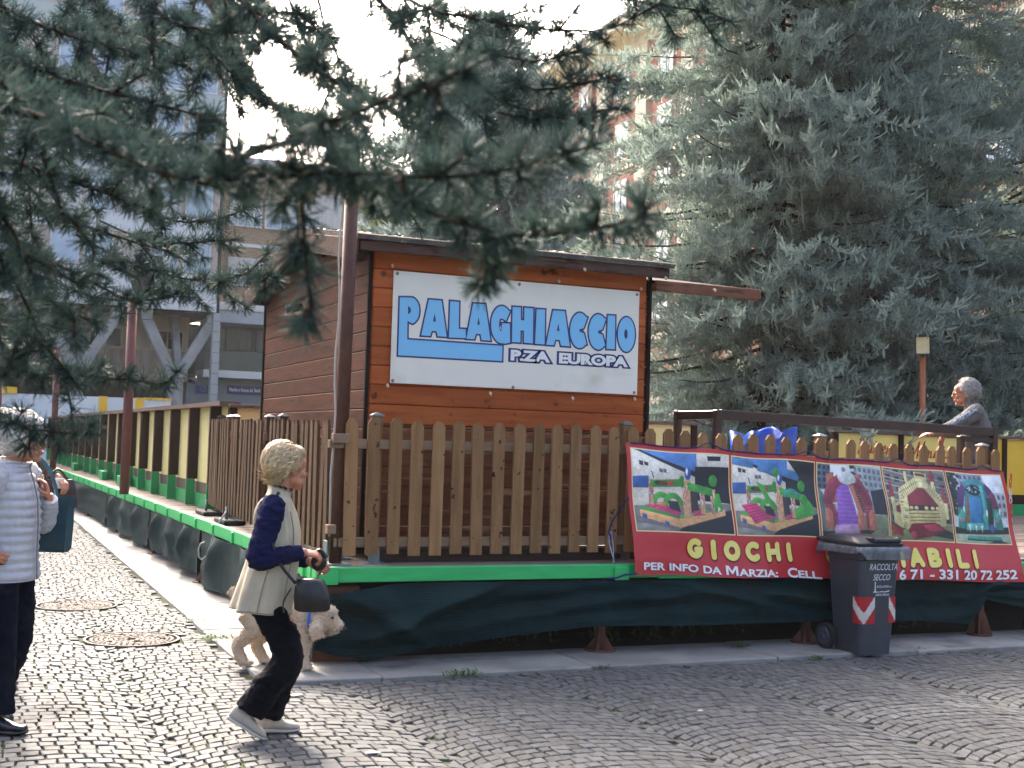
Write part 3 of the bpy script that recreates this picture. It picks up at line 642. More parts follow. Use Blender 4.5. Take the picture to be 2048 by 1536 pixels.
def pic_assault(tilt):
    c = Canvas(250, 200, '#c9bfae'); r = random.Random(4)
    # yard: pale hall, blue fence, dark gate, sky, asphalt in shade
    c.poly([(0, 0), (1, 0), (1, .5), (0, .5)], '#d8d0c2')
    c.poly([(.05, 0), (.66, 0), (.66, .26)], '#4f86c9'); c.poly([(.03, 0), (.08, 0), (.66, .24), (.66, .31)], '#2c2b2c')
    c.poly([(.64, .17), (1, .15), (1, .62), (.64, .6)], '#1f2228'); c.poly([(.77, .03), (.92, .02), (.91, .08), (.78, .09)], '#23262a')
    for a in (.07, .12): c.poly([(a, .12+a*.2), (a+.04, .13+a*.2), (a+.04, .2), (a, .19)], '#3b4046')
    for a in (.27, .31): c.poly([(a, .21), (a+.035, .22), (a+.035, .27), (a, .26)], '#6a7074')
    c.poly([(0, .34), (.16, .32), (.16, .47), (0, .48)], '#2f62a8'); c.poly([(0, .48), (.5, .47), (.5, .75), (0, .72)], '#cfc5b2')
    c.poly([(0, .70), (1, .62), (1, 1), (0, 1)], '#7a7571'); c.poly([(.42, 1), (.55, .88), (.98, .70), (1, .7), (1, 1)], '#23262e'); c.poly([(0, .9), (.25, .93), (.42, 1), (0, 1)], '#8b8680')
    dy = .03 if tilt else 0
    # base and floor
    c.poly([(.05, .74), (.05, .83), (.45, .955), (.93, .77), (.93, .69), (.45, .84)], '#d9a465'); c.poly([(.05, .74), (.12, .68), (.45, .80), (.45, .84)], '#3f9a35')
    c.poly([(.10, .70), (.20, .66), (.48, .72), (.45, .81)], '#c7266b')
    for i in range(5): c.line([(.13+i*.06, .69+i*.018), (.22+i*.05, .665+i*.012)], .006, '#8f1a4c')
    c.poly([(.45, .80), (.84, .70), (.93, .69), (.45, .84)], '#4fae3c')
    # arches
    c.arch(.28, .66, .05, .10, 1.5, '#4ea83a'); c.arch(.40, .68, .06, .11, 1.5, '#469c34'); c.poly([(.23, .64), (.33, .64), (.33, .70), (.23, .68)], '#c28a3d'); c.poly([(.35, .62), (.45, .62), (.47, .76), (.36, .72)], '#2a2624')
    c.poly([(.52, .55), (.60, .48), (.66, .5), (.66, .74), (.52, .78)], '#3a3230'); c.poly([(.60, .74), (.72, .71), (.72, .78), (.60, .80)], '#bb2a60')
    # posts, beams
    for x0, x1, y0, y1, cc in ((.15, .20, .36, .68, '#c99a6b'), (.50, .58, .34, .82, '#d2a06a'), (.68, .73, .42, .77, '#cf9d66'), (.79, .84, .45, .76, '#d0a468')):
        c.poly([(x0+.01, y0), (x1+.01, y0), (x1, y1), (x0, y1)], cc)
        for _ in range(9): c.line([(r.uniform(x0+.01, x1-.01), y := r.uniform(y0+.03, y1-.06)), (r.uniform(x0, x1), y+r.uniform(.02, .08))], .008, r.choice(['#8a5aa0', '#e6dfd6', '#a4542f', '#6f4a8e', '#b93c2c']))
    c.poly([(.17, .37), (.52, .33), (.53, .43), (.19, .46)], '#3f9a35'); c.poly([(.56, .37), (.82, .44), (.82, .54), (.56, .47)], '#45a238')
    for x_, cc in ((.26, '#3a2624'), (.38, '#c43a2c'), (.31, '#6f2d28')): c.ell(x_, .40, .045, .03, cc)
    for _ in range(26): c.line([(x := r.uniform(.2, .8), y := .37+.1*max(0, x-.5)+r.uniform(.0, .07)), (x+.02, y+.01)], .006, '#2a7a2a')
    # plain round pods on top
    c.ell(.83, .34, .045, .075, '#3c9b34'); c.ell(.50, .33, .025, .04, '#3c9b34'); c.ell(.565, .26, .035, .085, '#2a5aa8'); c.ell(.555, .24, .012, .05, '#dcdcdc'); c.ell(.20, .30, .022, .06, '#e4e0dc'); c.line([(.19, .26), (.21, .34)], .012, '#4b3a52')
    c.poly([(.82, .62), (.85, .5), (.89, .5), (.91, .68), (.90, .72), (.83, .74)], '#46a838'); c.poly([(.85, .74), (.87, .66), (.89, .70)], '#e6e0c8')
    for a, b in ((.07, .79), (.29, .87)): c.poly([(a, b), (a+.045, b+.012), (a+.045, b+.065), (a, b+.05)], '#2f5fae')
    if tilt:
        c.poly([(.0, 0), (.25, .03), (.25, .13), (0, .1)], '#4f86b8'); c.poly([(.3, .03), (.55, .08), (.53, .22), (.3, .16)], '#4a80b4'); c.poly([(.6, .1), (.82, .17), (.8, .28), (.6, .22)], '#4a80b4'); c.poly([(.66, 0), (1, 0), (1, .4), (.9, .35), (.7, .06)], '#26272b')
        c.poly([(.42, 1), (.5, .93), (.98, .75), (1, 1)], '#242833')
        c.poly([(.08, .62), (.26, .58), (.40, .78), (.22, .86)], '#c92a6c')
        for i in range(6): c.line([(.10+i*.022, .65+i*.033), (.27+i*.022, .60+i*.033)], .008, '#8a174b')
        c.poly([(.28, .30), (.36, .34), (.48, .62), (.44, .66)], '#46a838'); c.poly([(.72, .66), (.90, .52), (.95, .6), (.95, .72), (.72, .80)], '#44a636'); c.ell(.84, .52, .05, .07, '#3a9a34'); c.ell(.52, .18, .04, .06, '#3f9b38'); c.arch(.70, .50, .05, .1, 1.2, '#2a9a80')
    return c.grain(.05)
def pic_slide(colr, body, arch1, arch2, land):
    c = Canvas(140, 150, '#c9ccd0'); r = random.Random(hash(colr) % 99)
    facade(c, 0, .22, 0, .35, 3, 4, '#5d6a7c', '#27324a'); facade(c, .55, 1, .0, .66, 6, 7, '#9aa1a6', '#6a737c', .04); c.poly([(.2, 0), (.58, 0), (.5, .3), (.2, .3)], '#dfe3e8')
    for _ in range(40): c.ell(r.uniform(.35, .62), r.uniform(.02, .3), .03, .03, r.choice(['#5a6468', '#8a9698', '#3f494c']))
    c.poly([(.78, .35), (1, .3), (1, .66), (.78, .66)], '#2a2d33'); c.poly([(0, .7), (1, .66), (1, 1), (0, 1)], land); c.poly([(0, .92), (.8, .86), (.6, 1), (0, 1)], '#2b2c2e'); c.poly([(0, .3), (.08, .42), (.08, .9), (0, .92)], '#6b7670')
    c.poly([(.14, .14), (.24, .1), (.27, .5), (.15, .55)], body); c.poly([(.56, .14), (.64, .12), (.70, .6), (.58, .6)], body)
    c.arch(.42, .55, .22, .35, 1.25, arch1); c.arch(.42, .55, .31, .345, 1.25, arch2); c.poly([(.08, .54), (.21, .54), (.22, .86), (.10, .86)], arch1); c.poly([(.63, .54), (.76, .54), (.78, .86), (.64, .86)], arch1)
    c.poly([(.22, .60), (.26, .34), (.34, .27), (.44, .27), (.47, .4), (.52, .86), (.20, .90)], colr); c.poly([(.46, .28), (.53, .27), (.62, .66), (.54, .72)], body); c.poly([(.53, .32), (.59, .34), (.66, .62), (.6, .64)], '#4a3230')
    for i in range(9): c.line([(.535+i*.01, .34+i*.034), (.585+i*.011, .34+i*.034)], .008, '#b5694f')
    for i in range(9): c.line([(.25-i*.004, .36+i*.055), (.46+i*.007, .36+i*.055)], .006, '#ffffff', .16)
    c.ell(.44, .18, .13, .09, '#c8cbc8'); c.ell(.36, .16, .06, .06, '#dcdedb'); c.ell(.52, .20, .06, .05, '#b9bdb9')
    for x_ in (.12, .56, .74): c.ell(x_, .70, .055, .10, body); c.poly([(x_-.055, .7), (x_+.055, .7), (x_+.06, .88), (x_-.06, .88)], body)
    c.poly([(.20, .82), (.50, .80), (.54, .92), (.18, .95)], '#d9a9c9', .6)
    return c.grain(.05)
def pic_castle():
    c = Canvas(140, 150, '#8f8a86'); r = random.Random(8)
    facade(c, 0, 1, -.1, .75, 7, 6, '#77716c', '#3a3d42', .16)
    for i in range(5): c.line([(0, .02+i*.1), (1, .16+i*.1)], .012, '#b9b1a6')
    c.poly([(0, .80), (1, .78), (1, 1), (0, 1)], '#7a8350'); c.poly([(0, .74), (.3, .72), (.3, .84), (0, .86)], '#4c4a48'); c.poly([(.8, .8), (1, .88), (1, .97), (.6, .92)], '#2f3026')
    Y, Rd = '#d8c98a', '#8e2a33'
    c.poly([(.05, .5), (.2, .45), (.2, .84), (.06, .76)], '#c9b978'); c.poly([(.05, .55), (.18, .5), (.18, .62), (.08, .6)], Rd)
    for x_, y_ in ((.08, .38), (.78, .14), (.92, .44)): c.poly([(x_-.045, y_), (x_, y_-.25), (x_+.045, y_)], '#a23b45'); c.ell(x_, y_, .045, .035, '#a23b45'); c.poly([(x_-.03, y_+.02), (x_+.03, y_+.02), (x_+.03, y_+.25), (x_-.03, y_+.25)], Y)
    c.poly([(.33, .02), (.38, .02), (.4, .3), (.34, .3)], Y)
    c.poly([(.32, .36), (.5, .22), (.66, .26), (.84, .44), (.82, .70), (.32, .78)], Rd); c.poly([(.32, .50), (.82, .50), (.82, .74), (.32, .76)], '#3d2a28')
    for j in range(4): c.poly([(.32, .58+j*.05), (.82, .57+j*.05), (.82, .61+j*.05), (.32, .625+j*.05)], '#cbb877')
    for x_ in (.36, .44, .6, .7, .78): c.ell(x_, .54, .03, .025, Y)
    outer = [(.18, .42), (.2, .28), (.5, .10), (.66, .13), (.86, .36), (.9, .48), (.9, .78), (.8, .80), (.8, .5), (.74, .42), (.62, .26), (.52, .25), (.32, .38), (.32, .86), (.18, .82)]
    c.poly(outer, Y)
    for _ in range(34):
        x_ = r.uniform(.19, .31); y_ = r.uniform(.34, .82); c.line([(x_, y_), (x_+.04, y_+.005)], .007, '#5a4a30')
    for t in np.linspace(0, 1, 9):
        c.line([(.2+.3*t, .28-.18*t), (.27+.24*t, .40-.15*t)], .007, '#5a4a30'); c.line([(.66+.22*t, .13+.27*t), (.63+.16*t, .26+.18*t)], .007, '#5a4a30')
    c.line([(.2, .34), (.52, .17), (.65, .2), (.86, .44)], .007, '#5a4a30')
    c.poly([(.5, .02), (.7, .05), (.7, .15), (.5, .10)], Y); c.poly([(.52, .035), (.68, .06), (.68, .1), (.52, .08)], Rd)
    c.poly([(.55, .165), (.7, .19), (.7, .27), (.55, .24)], '#e6d9a0')
    c.poly([(.28, .86), (.36, .76), (.72, .74), (.9, .84), (.62, .95), (.38, .99)], '#7e2430'); c.poly([(.52, .78), (.72, .76), (.84, .84), (.62, .88)], '#b3364a'); c.ell(.37, .92, .05, .05, '#b23446'); c.poly([(0, .78), (.2, .85), (.2, .94), (.05, .92)], '#9c2e3c')
    return c.grain(.05)
def pic_arch():
    c = Canvas(140, 150, '#c3c8cd'); r = random.Random(12)
    facade(c, .2, .62, 0, .3, 5, 3, '#8f9ba6', '#5a6a7c'); c.poly([(.62, 0), (1, 0), (1, .3), (.72, .28)], '#dfe3e6'); facade(c, .74, 1, .26, .62, 3, 3, '#a9aeb2', '#5b6470')
    for _ in range(120): c.ell(abs(r.gauss(.07, .07)), r.uniform(0, .6), .03, .03, r.choice(['#1d2622', '#2c3a34', '#3a4640']))
    c.poly([(0, .8), (1, .78), (1, 1), (0, 1)], '#a9b394'); c.poly([(0, .78), (1, .76), (1, .86), (0, .88)], '#1e2622')
    c.arch(.46, .52, .27, .38, 1.2, '#5b3a6e'); c.arch(.46, .52, .27, .38, 1.2, '#3d8f96', 235, 300); c.arch(.46, .52, .27, .38, 1.2, '#7a2c55', 320, 360)
    c.poly([(.08, .5), (.19, .5), (.2, .8), (.06, .8)], '#2f8f80'); c.poly([(.74, .5), (.85, .5), (.92, .8), (.76, .8)], '#2f8f80'); c.poly([(.19, .5), (.27, .25), (.62, .2), (.74, .5), (.74, .8), (.2, .8)], '#2d7f86')
    c.ell(.43, .23, .14, .08, '#20262e')
    for _ in range(30): c.ell(r.uniform(.32, .55), r.uniform(.17, .30), .015, .012, r.choice(['#c9d2d4', '#7d4f8c', '#20262e', '#5fa8a0']))
    c.poly([(.30, .33), (.52, .33), (.52, .72), (.27, .72)], '#1f86b8'); c.poly([(.22, .6), (.28, .33), (.31, .33), (.27, .72), (.2, .72)], '#9a6a30'); c.poly([(.54, .15), (.6, .15), (.63, .8), (.55, .8)], '#3aa6a8'); c.poly([(.62, .32), (.72, .34), (.72, .76), (.64, .76)], '#1f4a40')
    for i in range(11): c.line([(.635, .36+i*.036), (.71, .36+i*.036)], .01, '#0f2420')
    for x_, y_ in ((.12, .64), (.16, .58), (.58, .62), (.83, .6)): c.ell(x_, y_, .05, .06, '#3fb09a'); c.ell(x_+.03, y_-.06, .015, .05, '#e6e0e0')
    for x_ in (.14, .8): c.ell(x_, .67, .04, .02, '#c76a8c')
    c.poly([(.22, .72), (.53, .70), (.55, .80), (.2, .82)], '#5bb8ae'); c.ell(.70, .78, .05, .06, '#4a5aa0')
    for x_ in (.25, .37, .48): c.poly([(x_, .74), (x_+.02, .85), (x_+.04, .74)], '#d6e6e0')
    c.poly([(.22, .89), (.84, .90), (.86, .95), (.2, .94)], '#2a9a86'); c.poly([(.2, .94), (.86, .95), (.84, .97), (.2, .96)], '#16201c'); c.poly([(.5, 1), (.8, .95), (1, 1)], '#1b211d')
    return c.grain(.05)
bn = thing('event_banner', 'red banner with five inflatable photos and GIOCHI GONFIABILI lettering hung on the picket fence', 'banner', (4.75, 8.66, 1.64))
m_vinyl = M('red_vinyl', '#b5272c', '#c02f33', rough=.42, scale=2, bump=.1, bscale=30); m_cream = M('frame_cream', '#efdc9a', rough=.45); m_print = M('printed_picture', '#ffffff', paint=True, rough=.4)
n1, n2 = 220, 60
V = np.array([bpos(i/n1, j/n2) for i in range(n1+1) for j in range(n2+1)]); Fq = np.array([(i*(n2+1)+j, (i+1)*(n2+1)+j, (i+1)*(n2+1)+j+1, i*(n2+1)+j+1) for i in range(n1) for j in range(n2)])
np_mesh('cloth', V, Fq, m_vinyl, bn, True)
def sheet(name, s0, s1, t0, t1, nx, ny, mat_, o, paint=None):
    V = np.array([bpos(s0+(s1-s0)*i/(nx-1), t0+(t1-t0)*j/(ny-1), o) for j in range(ny) for i in range(nx)])
    F = np.array([(j*nx+i, j*nx+i+1, (j+1)*nx+i+1, (j+1)*nx+i) for j in range(ny-1) for i in range(nx-1)])
    return np_mesh(name, V, F, mat_, bn, True, paint=paint)
XS = [(4.783, 5.70), (5.718, 6.56), (6.575, 7.25), (7.262, 7.957), (7.971, 8.640)]
PICS = [pic_assault(0), pic_assault(1), pic_slide('#8b4bb0', '#b5694f', '#8e2f44', '#a23b50', '#7d8a6a'), pic_castle(), pic_arch()]
for (a, b_), cvs in zip(XS, PICS):
    s0, s1 = (a-4.75)/3.94, (b_-4.75)/3.94; t0, t1 = .035, .672
    fr_ = sheet('picture_frame', s0, s1, t0, t1, 60, 40, m_cream, .0025)
    V_ = sheet('picture', s0+.0022, s1-.0022, t0+.010, t1-.010, cvs.w, cvs.h, m_print, .005, cvs.c.reshape(-1, 3)); V_.parent = fr_
def btext(x_, z_): # scene (x, height) to the cloth
    s_ = (x_-4.75)/3.94; zt, zb = 1.636-.154*s_, .620-.119*s_; return s_, (zt-z_)/(zt-zb)
def bmap(o): return lambda x_, z_: bpos(*btext(x_, z_), o)
# puffy yellow capitals made of round strokes
def arcp(cx, cy, rx, ry, a0, a1, n=14): return [(cx+rx*math.cos(rad(a0+(a1-a0)*i/n)), cy+ry*math.sin(rad(a0+(a1-a0)*i/n))) for i in range(n+1)]
STK = {'G': [arcp(.5, .5, .42, .5, 50, 315)+[(.86, .3), (.88, .42), (.6, .42)]], 'I': [[(.5, 0), (.5, 1)]], 'O': [arcp(.5, .5, .42, .5, 0, 360, 24)], 'C': [arcp(.52, .5, .44, .5, 50, 310)],
       'H': [[(.12, 0), (.1, 1)], [(.9, 0), (.88, 1)], [(.12, .5), (.88, .5)]], 'N': [[(.1, 0), (.1, 1), (.9, 0), (.9, 1)]], 'F': [[(.12, 0), (.12, 1), (.85, 1)], [(.12, .52), (.7, .52)]],
       'A': [[(.05, 0), (.5, 1), (.95, 0)], [(.22, .32), (.78, .32)]], 'B': [[(.12, 0), (.12, 1)]+arcp(.45, .76, .36, .24, 90, -90, 10)+[(.2, .5)], [(.2, .5)]+arcp(.48, .25, .42, .25, 90, -90, 10)+[(.12, 0)]], 'L': [[(.12, 1), (.12, 0), (.85, 0)]]}
m_yel = M('letter_yellow', '#e2cf5a', '#e8da78', rough=.4, scale=8); m_dkred = M('letter_shadow', '#5e2a12', rough=.5); m_wh2 = M('print_white', '#e8e6e6', rough=.4); m_grey2 = M('print_shadow', '#6b4a58', rough=.5)
def puffy(mbs, word, x0, x1, z0, z1, r_, o, slope, adv=None):
    n = len(word); wds = [(.45 if c == 'I' else 1.) for c in word]; tot = sum(wds)+.62*(n-1); u = 0
    for c, wd in zip(word, wds):
        a = x0+(x1-x0)*u/tot; b_ = x0+(x1-x0)*(u+wd)/tot; u += wd+.62; mb = MB(); mbs.append(mb)
        for st in STK[c]:
            pts = []
            for i in range(len(st)-1):
                k_ = max(1, int(3*math.hypot(st[i+1][0]-st[i][0], st[i+1][1]-st[i][1])/.3))
                pts += [(st[i][0]+(st[i+1][0]-st[i][0])*q/k_, st[i][1]+(st[i+1][1]-st[i][1])*q/k_) for q in range(k_)]
            pts.append(st[-1])
            P = [(a+(b_-a)*p[0]-0, z0+(z1-z0)*p[1]+slope*(a-x0)) for p in pts]
            for (xa, za), (xb, zb_) in zip(P[:-1], P[1:]):
                d_ = math.atan2(zb_-za, xb-xa); cap = [(xb+r_*math.cos(d_+t), zb_+r_*math.sin(d_+t)) for t in np.linspace(-math.pi/2, math.pi/2, 8)]+[(xa+r_*math.cos(d_+t), za+r_*math.sin(d_+t)) for t in np.linspace(math.pi/2, 1.5*math.pi, 8)]
                puffy.k = (puffy.k+1) % 40
                mb.add([bpos(*btext(x_, z_), o+puffy.k*.00006) for x_, z_ in cap], [tuple(range(16))])
puffy.k = 0
for wd, xa, xb, za, zb_, sl_ in (('GIOCHI', 5.255, 6.25, .762, .872, -.041), ('GONFIABILI', 6.60, 8.18, .682, .800, -.018)):
    m1, m2 = [], []; puffy(m1, wd, xa+.008, xb+.008, za-.008, zb_-.008, .027, .006, sl_); puffy(m2, wd, xa, xb, za, zb_, .024, .0095, sl_)
    for q_ in m1: q_.build('letter_outline', m_dkred, bn)
    for q_ in m2: q_.build('letter', m_yel, bn)
def sloped(o, x0, sl): return lambda x_, z_: bpos(*btext(x_, z_+sl*(x_-x0)), o)
for txt, xa, xb, za, zb_ in [(t_, a_, b_, .661-.0595*(a_-4.825), .661-.0595*(a_-4.825)+h_) for t_, a_, b_, h_ in (('PER', 4.83, 5.02, .054), ('INFO', 5.07, 5.33, .054), ('DA', 5.38, 5.53, .054), ('M', 5.575, 5.685, .072), ('ARZIA:', 5.695, 6.07, .054), ('C', 6.18, 6.27, .072), ('ELL.', 6.285, 6.50, .054), ('3', 6.585, 6.63, .072))]+[('6 71 - 331 20 72 252', 7.31, 8.615, .548, .625)]:
    if txt == 'M':
        for mt_, nm_, o_, dx in ((m_grey2, 'letter_shadow', .006, .005), (m_wh2, 'lettering', .0085, 0)):
            m1 = MB(); fill_poly(m1, [[(xa+dx+(xb-xa)*u, za-dx+(zb_-za)*v) for u, v in ((0, 0), (.2, 0), (.2, .68), (.46, .12), (.54, .12), (.8, .68), (.8, 0), (1, 0), (1, 1), (.76, 1), (.5, .46), (.24, 1), (0, 1))]], sloped(o_, xa, -.0595)); m1.build(nm_, mt_, bn)
        continue
    m1, m2 = MB(), MB(); V_, _ = text_geo(txt, 0); bb = (V_[:, 0].min(), V_[:, 0].max(), V_[:, 1].min(), V_[:, 1].max())
    dz = 0; sl_ = -.012 if xa > 7 else -.0595; of_ = .012 if txt == 'M' else .03
    put_text(m1, txt, xa+.005, xb+.005, za-.005+dz, zb_-.005+dz, sloped(.006, xa, sl_), of_, 0, 1, bb); put_text(m2, txt, xa, xb, za+dz, zb_+dz, sloped(.0085, xa, sl_), of_, 0, 1, bb)
    m1.build('letter_shadow', m_grey2, bn); m2.build('lettering', m_wh2, bn)
g_ = MB()
for s_ in np.linspace(.01, .99, 9): g_.tube([bpos(s_, .012, .0), bpos(s_, .012, .006)], .010, 10)
for s_ in np.linspace(.01, .97, 8): g_.tube([bpos(s_, .985, .0), bpos(s_, .985, .006)], .010, 10)
g_.each('eyelet', M('brass', '#8a7a4a', rough=.4, metal=.7), bn)
# rope lacing
m_rope = M('blue_rope', '#1a1c52', '#26286a', rough=.7, scale=60)
pts = []
for i in range(9):
    s_ = .01+.98*i/8; pts.append(bpos(s_, .0, .012)); s2 = s_+.98/16
    if i < 8: pts.append(bpos(s_+.03, -.006, .010)); pts.append(bpos(s2, -.002 if i % 2 == 0 else -.05, .012)); pts.append(bpos(s_+.98/8-.03, -.004, .010))
m = MB(); m.tube(pts, .006, 6); tag(m.build('lacing_rope', m_rope, None, True), 'dark blue rope lacing the top edge of the red banner to the fence', 'rope')
m = MB(); m.tube([bpos(0, .42, .01), (4.70, 8.60, 1.13), (4.655, 8.66, 1.02), (4.63, 8.67, .93), (4.64, 8.64, .88)], .006, 6); tag(m.build('tie_rope', m_rope, None, True), 'short dark rope tying the left side of the red banner to a picket', 'rope')
m = MB(); m.tube([(4.64, 8.675, .96), (4.63, 8.66, .85), (4.655, 8.62, .72), (4.64, 8.6, .70)], .005, 6); m.tube([(4.65, 8.67, .94), (4.665, 8.65, .82), (4.645, 8.61, .73)], .004, 6)
tag(m.build('string', M('white_string', '#b9bfd0', '#6a7ab0', rough=.8, scale=90), None, True), 'thin white and blue string dangling by the left edge of the banner', 'string')
m = MB(); m.tube([bpos(.002, .985, .012), (4.66, 8.45, .625), (4.60, 8.47, .60), (4.53, 8.5, .59)], .008, 6); tag(m.build('tie_rope', m_rope, None, True), 'dark rope knotted at the lower left corner of the banner on the green beam', 'rope')
# plastic chain
ch = thing('plastic_chain', 'red and white plastic chain hanging from the fence end beside the banner', 'chain', (8.66, 8.66, 1.47))
m_cr, m_cw = M('chain_red', '#b8322c', rough=.35), M('chain_white', '#cfc9d2', rough=.35)
for st_, (xa, ya) in enumerate(((8.70, 8.60), (8.66, 8.68))):
    for i in range(15):
        z_ = 1.44-i*.044; c = Vector((xa-.008*math.sin(i*.6)+.0, ya, z_)); lk = MB(); ax = (1, 0, 0) if i % 2 else (.35, .93, 0); ax = Vector(ax)
        ring = [c+ax*(.013*math.cos(t))+Vector((0, 0, .026*math.sin(t))) for t in np.linspace(0, 2*math.pi, 15)]; lk.tube(ring, .0042, 6, cap=False)
        lk.build('link', m_cw if (i//3+st_) % 2 else m_cr, ch, True)

# ================================================================== WHEELIE BIN
bi = thing('wheelie_bin', 'dark grey wheelie bin marked RACCOLTA SECCO in front of the red banner', 'dustbin', (6.66, 8.15, .02))
m_bin = M('bin_plastic', '#30343b', '#393d44', rough=.45, scale=3, bump=.12, bscale=200); m_lid = M('lid_plastic', '#22252b', '#2b2e34', rough=.4, scale=5, bump=.1, bscale=200)
def rrect(x0, x1, y0, y1, z, r_, n=6):
    o = []
    for cx, cy, a0 in ((x1-r_, y1-r_, 0), (x0+r_, y1-r_, 90), (x0+r_, y0+r_, 180), (x1-r_, y0+r_, 270)):
        o += [(cx+r_*math.cos(rad(a0+90*i/n)), cy+r_*math.sin(rad(a0+90*i/n)), z) for i in range(n+1)]
    return o
BX = lambda z: (6.505-.012*z/.8, 6.815+.075*z/.8); BY = lambda z: (7.955-.012*z/.8, 8.30+.09*z/.8)
m = MB(); m.loft([rrect(*BX(z), *BY(z), z+.02, .05) for z in (0, .015, .2, .4, .6, .72, .74)]+[rrect(BX(.74)[0]-.012, BX(.74)[1]+.012, BY(.74)[0]-.012, BY(.74)[1]+.012, z, .055) for z in (.765, .83)]+[rrect(BX(.78)[0]-.02, BX(.78)[1]+.02, BY(.78)[0]-.02, BY(.78)[1]+.02, z, .06) for z in (.835, .862)])
m.build('body', m_bin, bi, False)
m = MB()
for x_ in (6.475, 6.53): m.box(x_-.012, x_+.012, 7.935, 7.955, .72, .80, .003)
m = MB(); xl, xr = BX(.8)[0]-.02, BX(.8)[1]+.02
m.loft([rrect(xl-.012, xr+.012, 7.925, 8.44, .872, .06), rrect(xl-.016, xr+.016, 7.92, 8.445, .895, .06), rrect(xl-.010, xr+.010, 7.93, 8.44, .905, .06), rrect(xl+.03, xr-.03, 8.02, 8.40, .938, .06), rrect(xl+.07, xr-.07, 8.10, 8.36, .946, .06)])
lid = m.build('lid', m_lid, bi)
m = MB(); m.box(6.60, 6.86, 7.915, 7.96, .905, .935, .012); m.box(6.58, 6.62, 7.93, 8.10, .90, .945, .01); m.box(6.84, 6.88, 7.93, 8.10, .90, .945, .01); m.build('handle', m_lid, lid)
m = MB(); m.tube([(6.47, 8.47, .90), (6.93, 8.47, .90)], .016, 10); m.build('hinge_bar', m_lid, bi, True)
for x_ in (6.452, 6.88):
    m = MB(); m.tube([(x_-.022, 8.32, .125), (x_+.022, 8.32, .125)], [.105, .105], 28); wh = m.build('wheel', M('wheel_rubber', '#1a1b1e', '#222327', rough=.7), bi)
    sgn = -1 if x_ < 6.6 else 1
    m = MB(); m.tube([(x_+sgn*.021, 8.32, .125), (x_+sgn*.027, 8.32, .125)], [.074, .066], 24); m.tube([(x_+sgn*.026, 8.32, .125), (x_+sgn*.036, 8.32, .125)], [.022, .018], 14); m.build('hub', M('hub_grey', '#3c4047', rough=.45), wh)
# thin liner bag folded over the rim
rg = random.Random(31); rings = []
for k_, (o, z_, am) in enumerate(((.008, .872, .004), (.026, .868, .012), (.034, .845, .014), (.036, .82, .016), (.034, .80, .02))):
    R_ = rrect(xl-o, xr+o+.03*(k_ > 0), 7.925-o, 8.44+o, z_, .07, 14)
    out = []
    for i, q in enumerate(R_):
        t = i/len(R_); w_ = fbm(t*22, k_*.6, 2)*am+.5*am*math.sin(t*70+k_*.8); cx, cy = (xl+xr)/2, 8.18; d_ = Vector((q[0]-cx, q[1]-cy, 0)).normalized()
        dz = 0
        if k_ == 4: dz = .03*fbm(t*9, 4)+.03*math.sin(t*14)
        out.append((q[0]+d_.x*w_, q[1]+d_.y*w_, q[2]+w_*.5+dz))
    rings.append(out)
m = MB(); m.loft(rings, cap=False); m.build('liner_bag', M('liner_film', '#5c6066', '#7b8086', rough=.22, scale=14, bump=.5, bscale=30, alpha=.8), bi, True)
def binf(o): return lambda x_, z_: (x_, BY(z_)[0]-o, z_+.02)
m_bl = M('bin_print', '#d6d9dc', rough=.5)
for txt, a, b_, z0, z1 in (('RACCOLTA', 6.578, 6.852, .666, .716), ('SECCO', 6.628, 6.792, .586, .634)):
    m = MB(); put_text(m, txt, a, b_, z0, z1, lambda x_, z_: (x_+.15*(z_-.69), BY(z_)[0]-.0015, z_+.02), .0, .1); m.build('lettering', m_bl, bi)
m = MB(); fill_poly(m, [[(6.615+(x_-6.615)*.86, .49+(z_-.445)*.75) for x_, z_ in [(6.615, .445), (6.618, .455), (6.630, .458), (6.633, .54), (6.629, .545), (6.637, .562), (6.645, .545), (6.641, .54), (6.644, .458), (6.68, .452), (6.71, .459), (6.75, .455), (6.80, .468), (6.80, .455), (6.76, .447), (6.70, .449)]]], binf(.0015)); m.build('lighthouse_mark', m_bl, bi)
for txt, a, b_, z0, z1 in (('BOZZO LANTERNA s.r.l.', 6.65, 6.80, .528, .545), ('IGIENE URBANA', 6.638, 6.775, .464, .481)):
    m = MB(); put_text(m, txt, a, b_, z0, z1, binf(.0015), .01); m.build('lettering', m_bl, bi)
m_sr, m_sw = M('sticker_red', '#b3202a', '#a31c25', rough=.35, scale=20), M('sticker_white', '#cfccc4', '#bdb9ae', rough=.4, scale=9, c3='#3a3836', scale3=26, lo3=.68, hi3=.70)
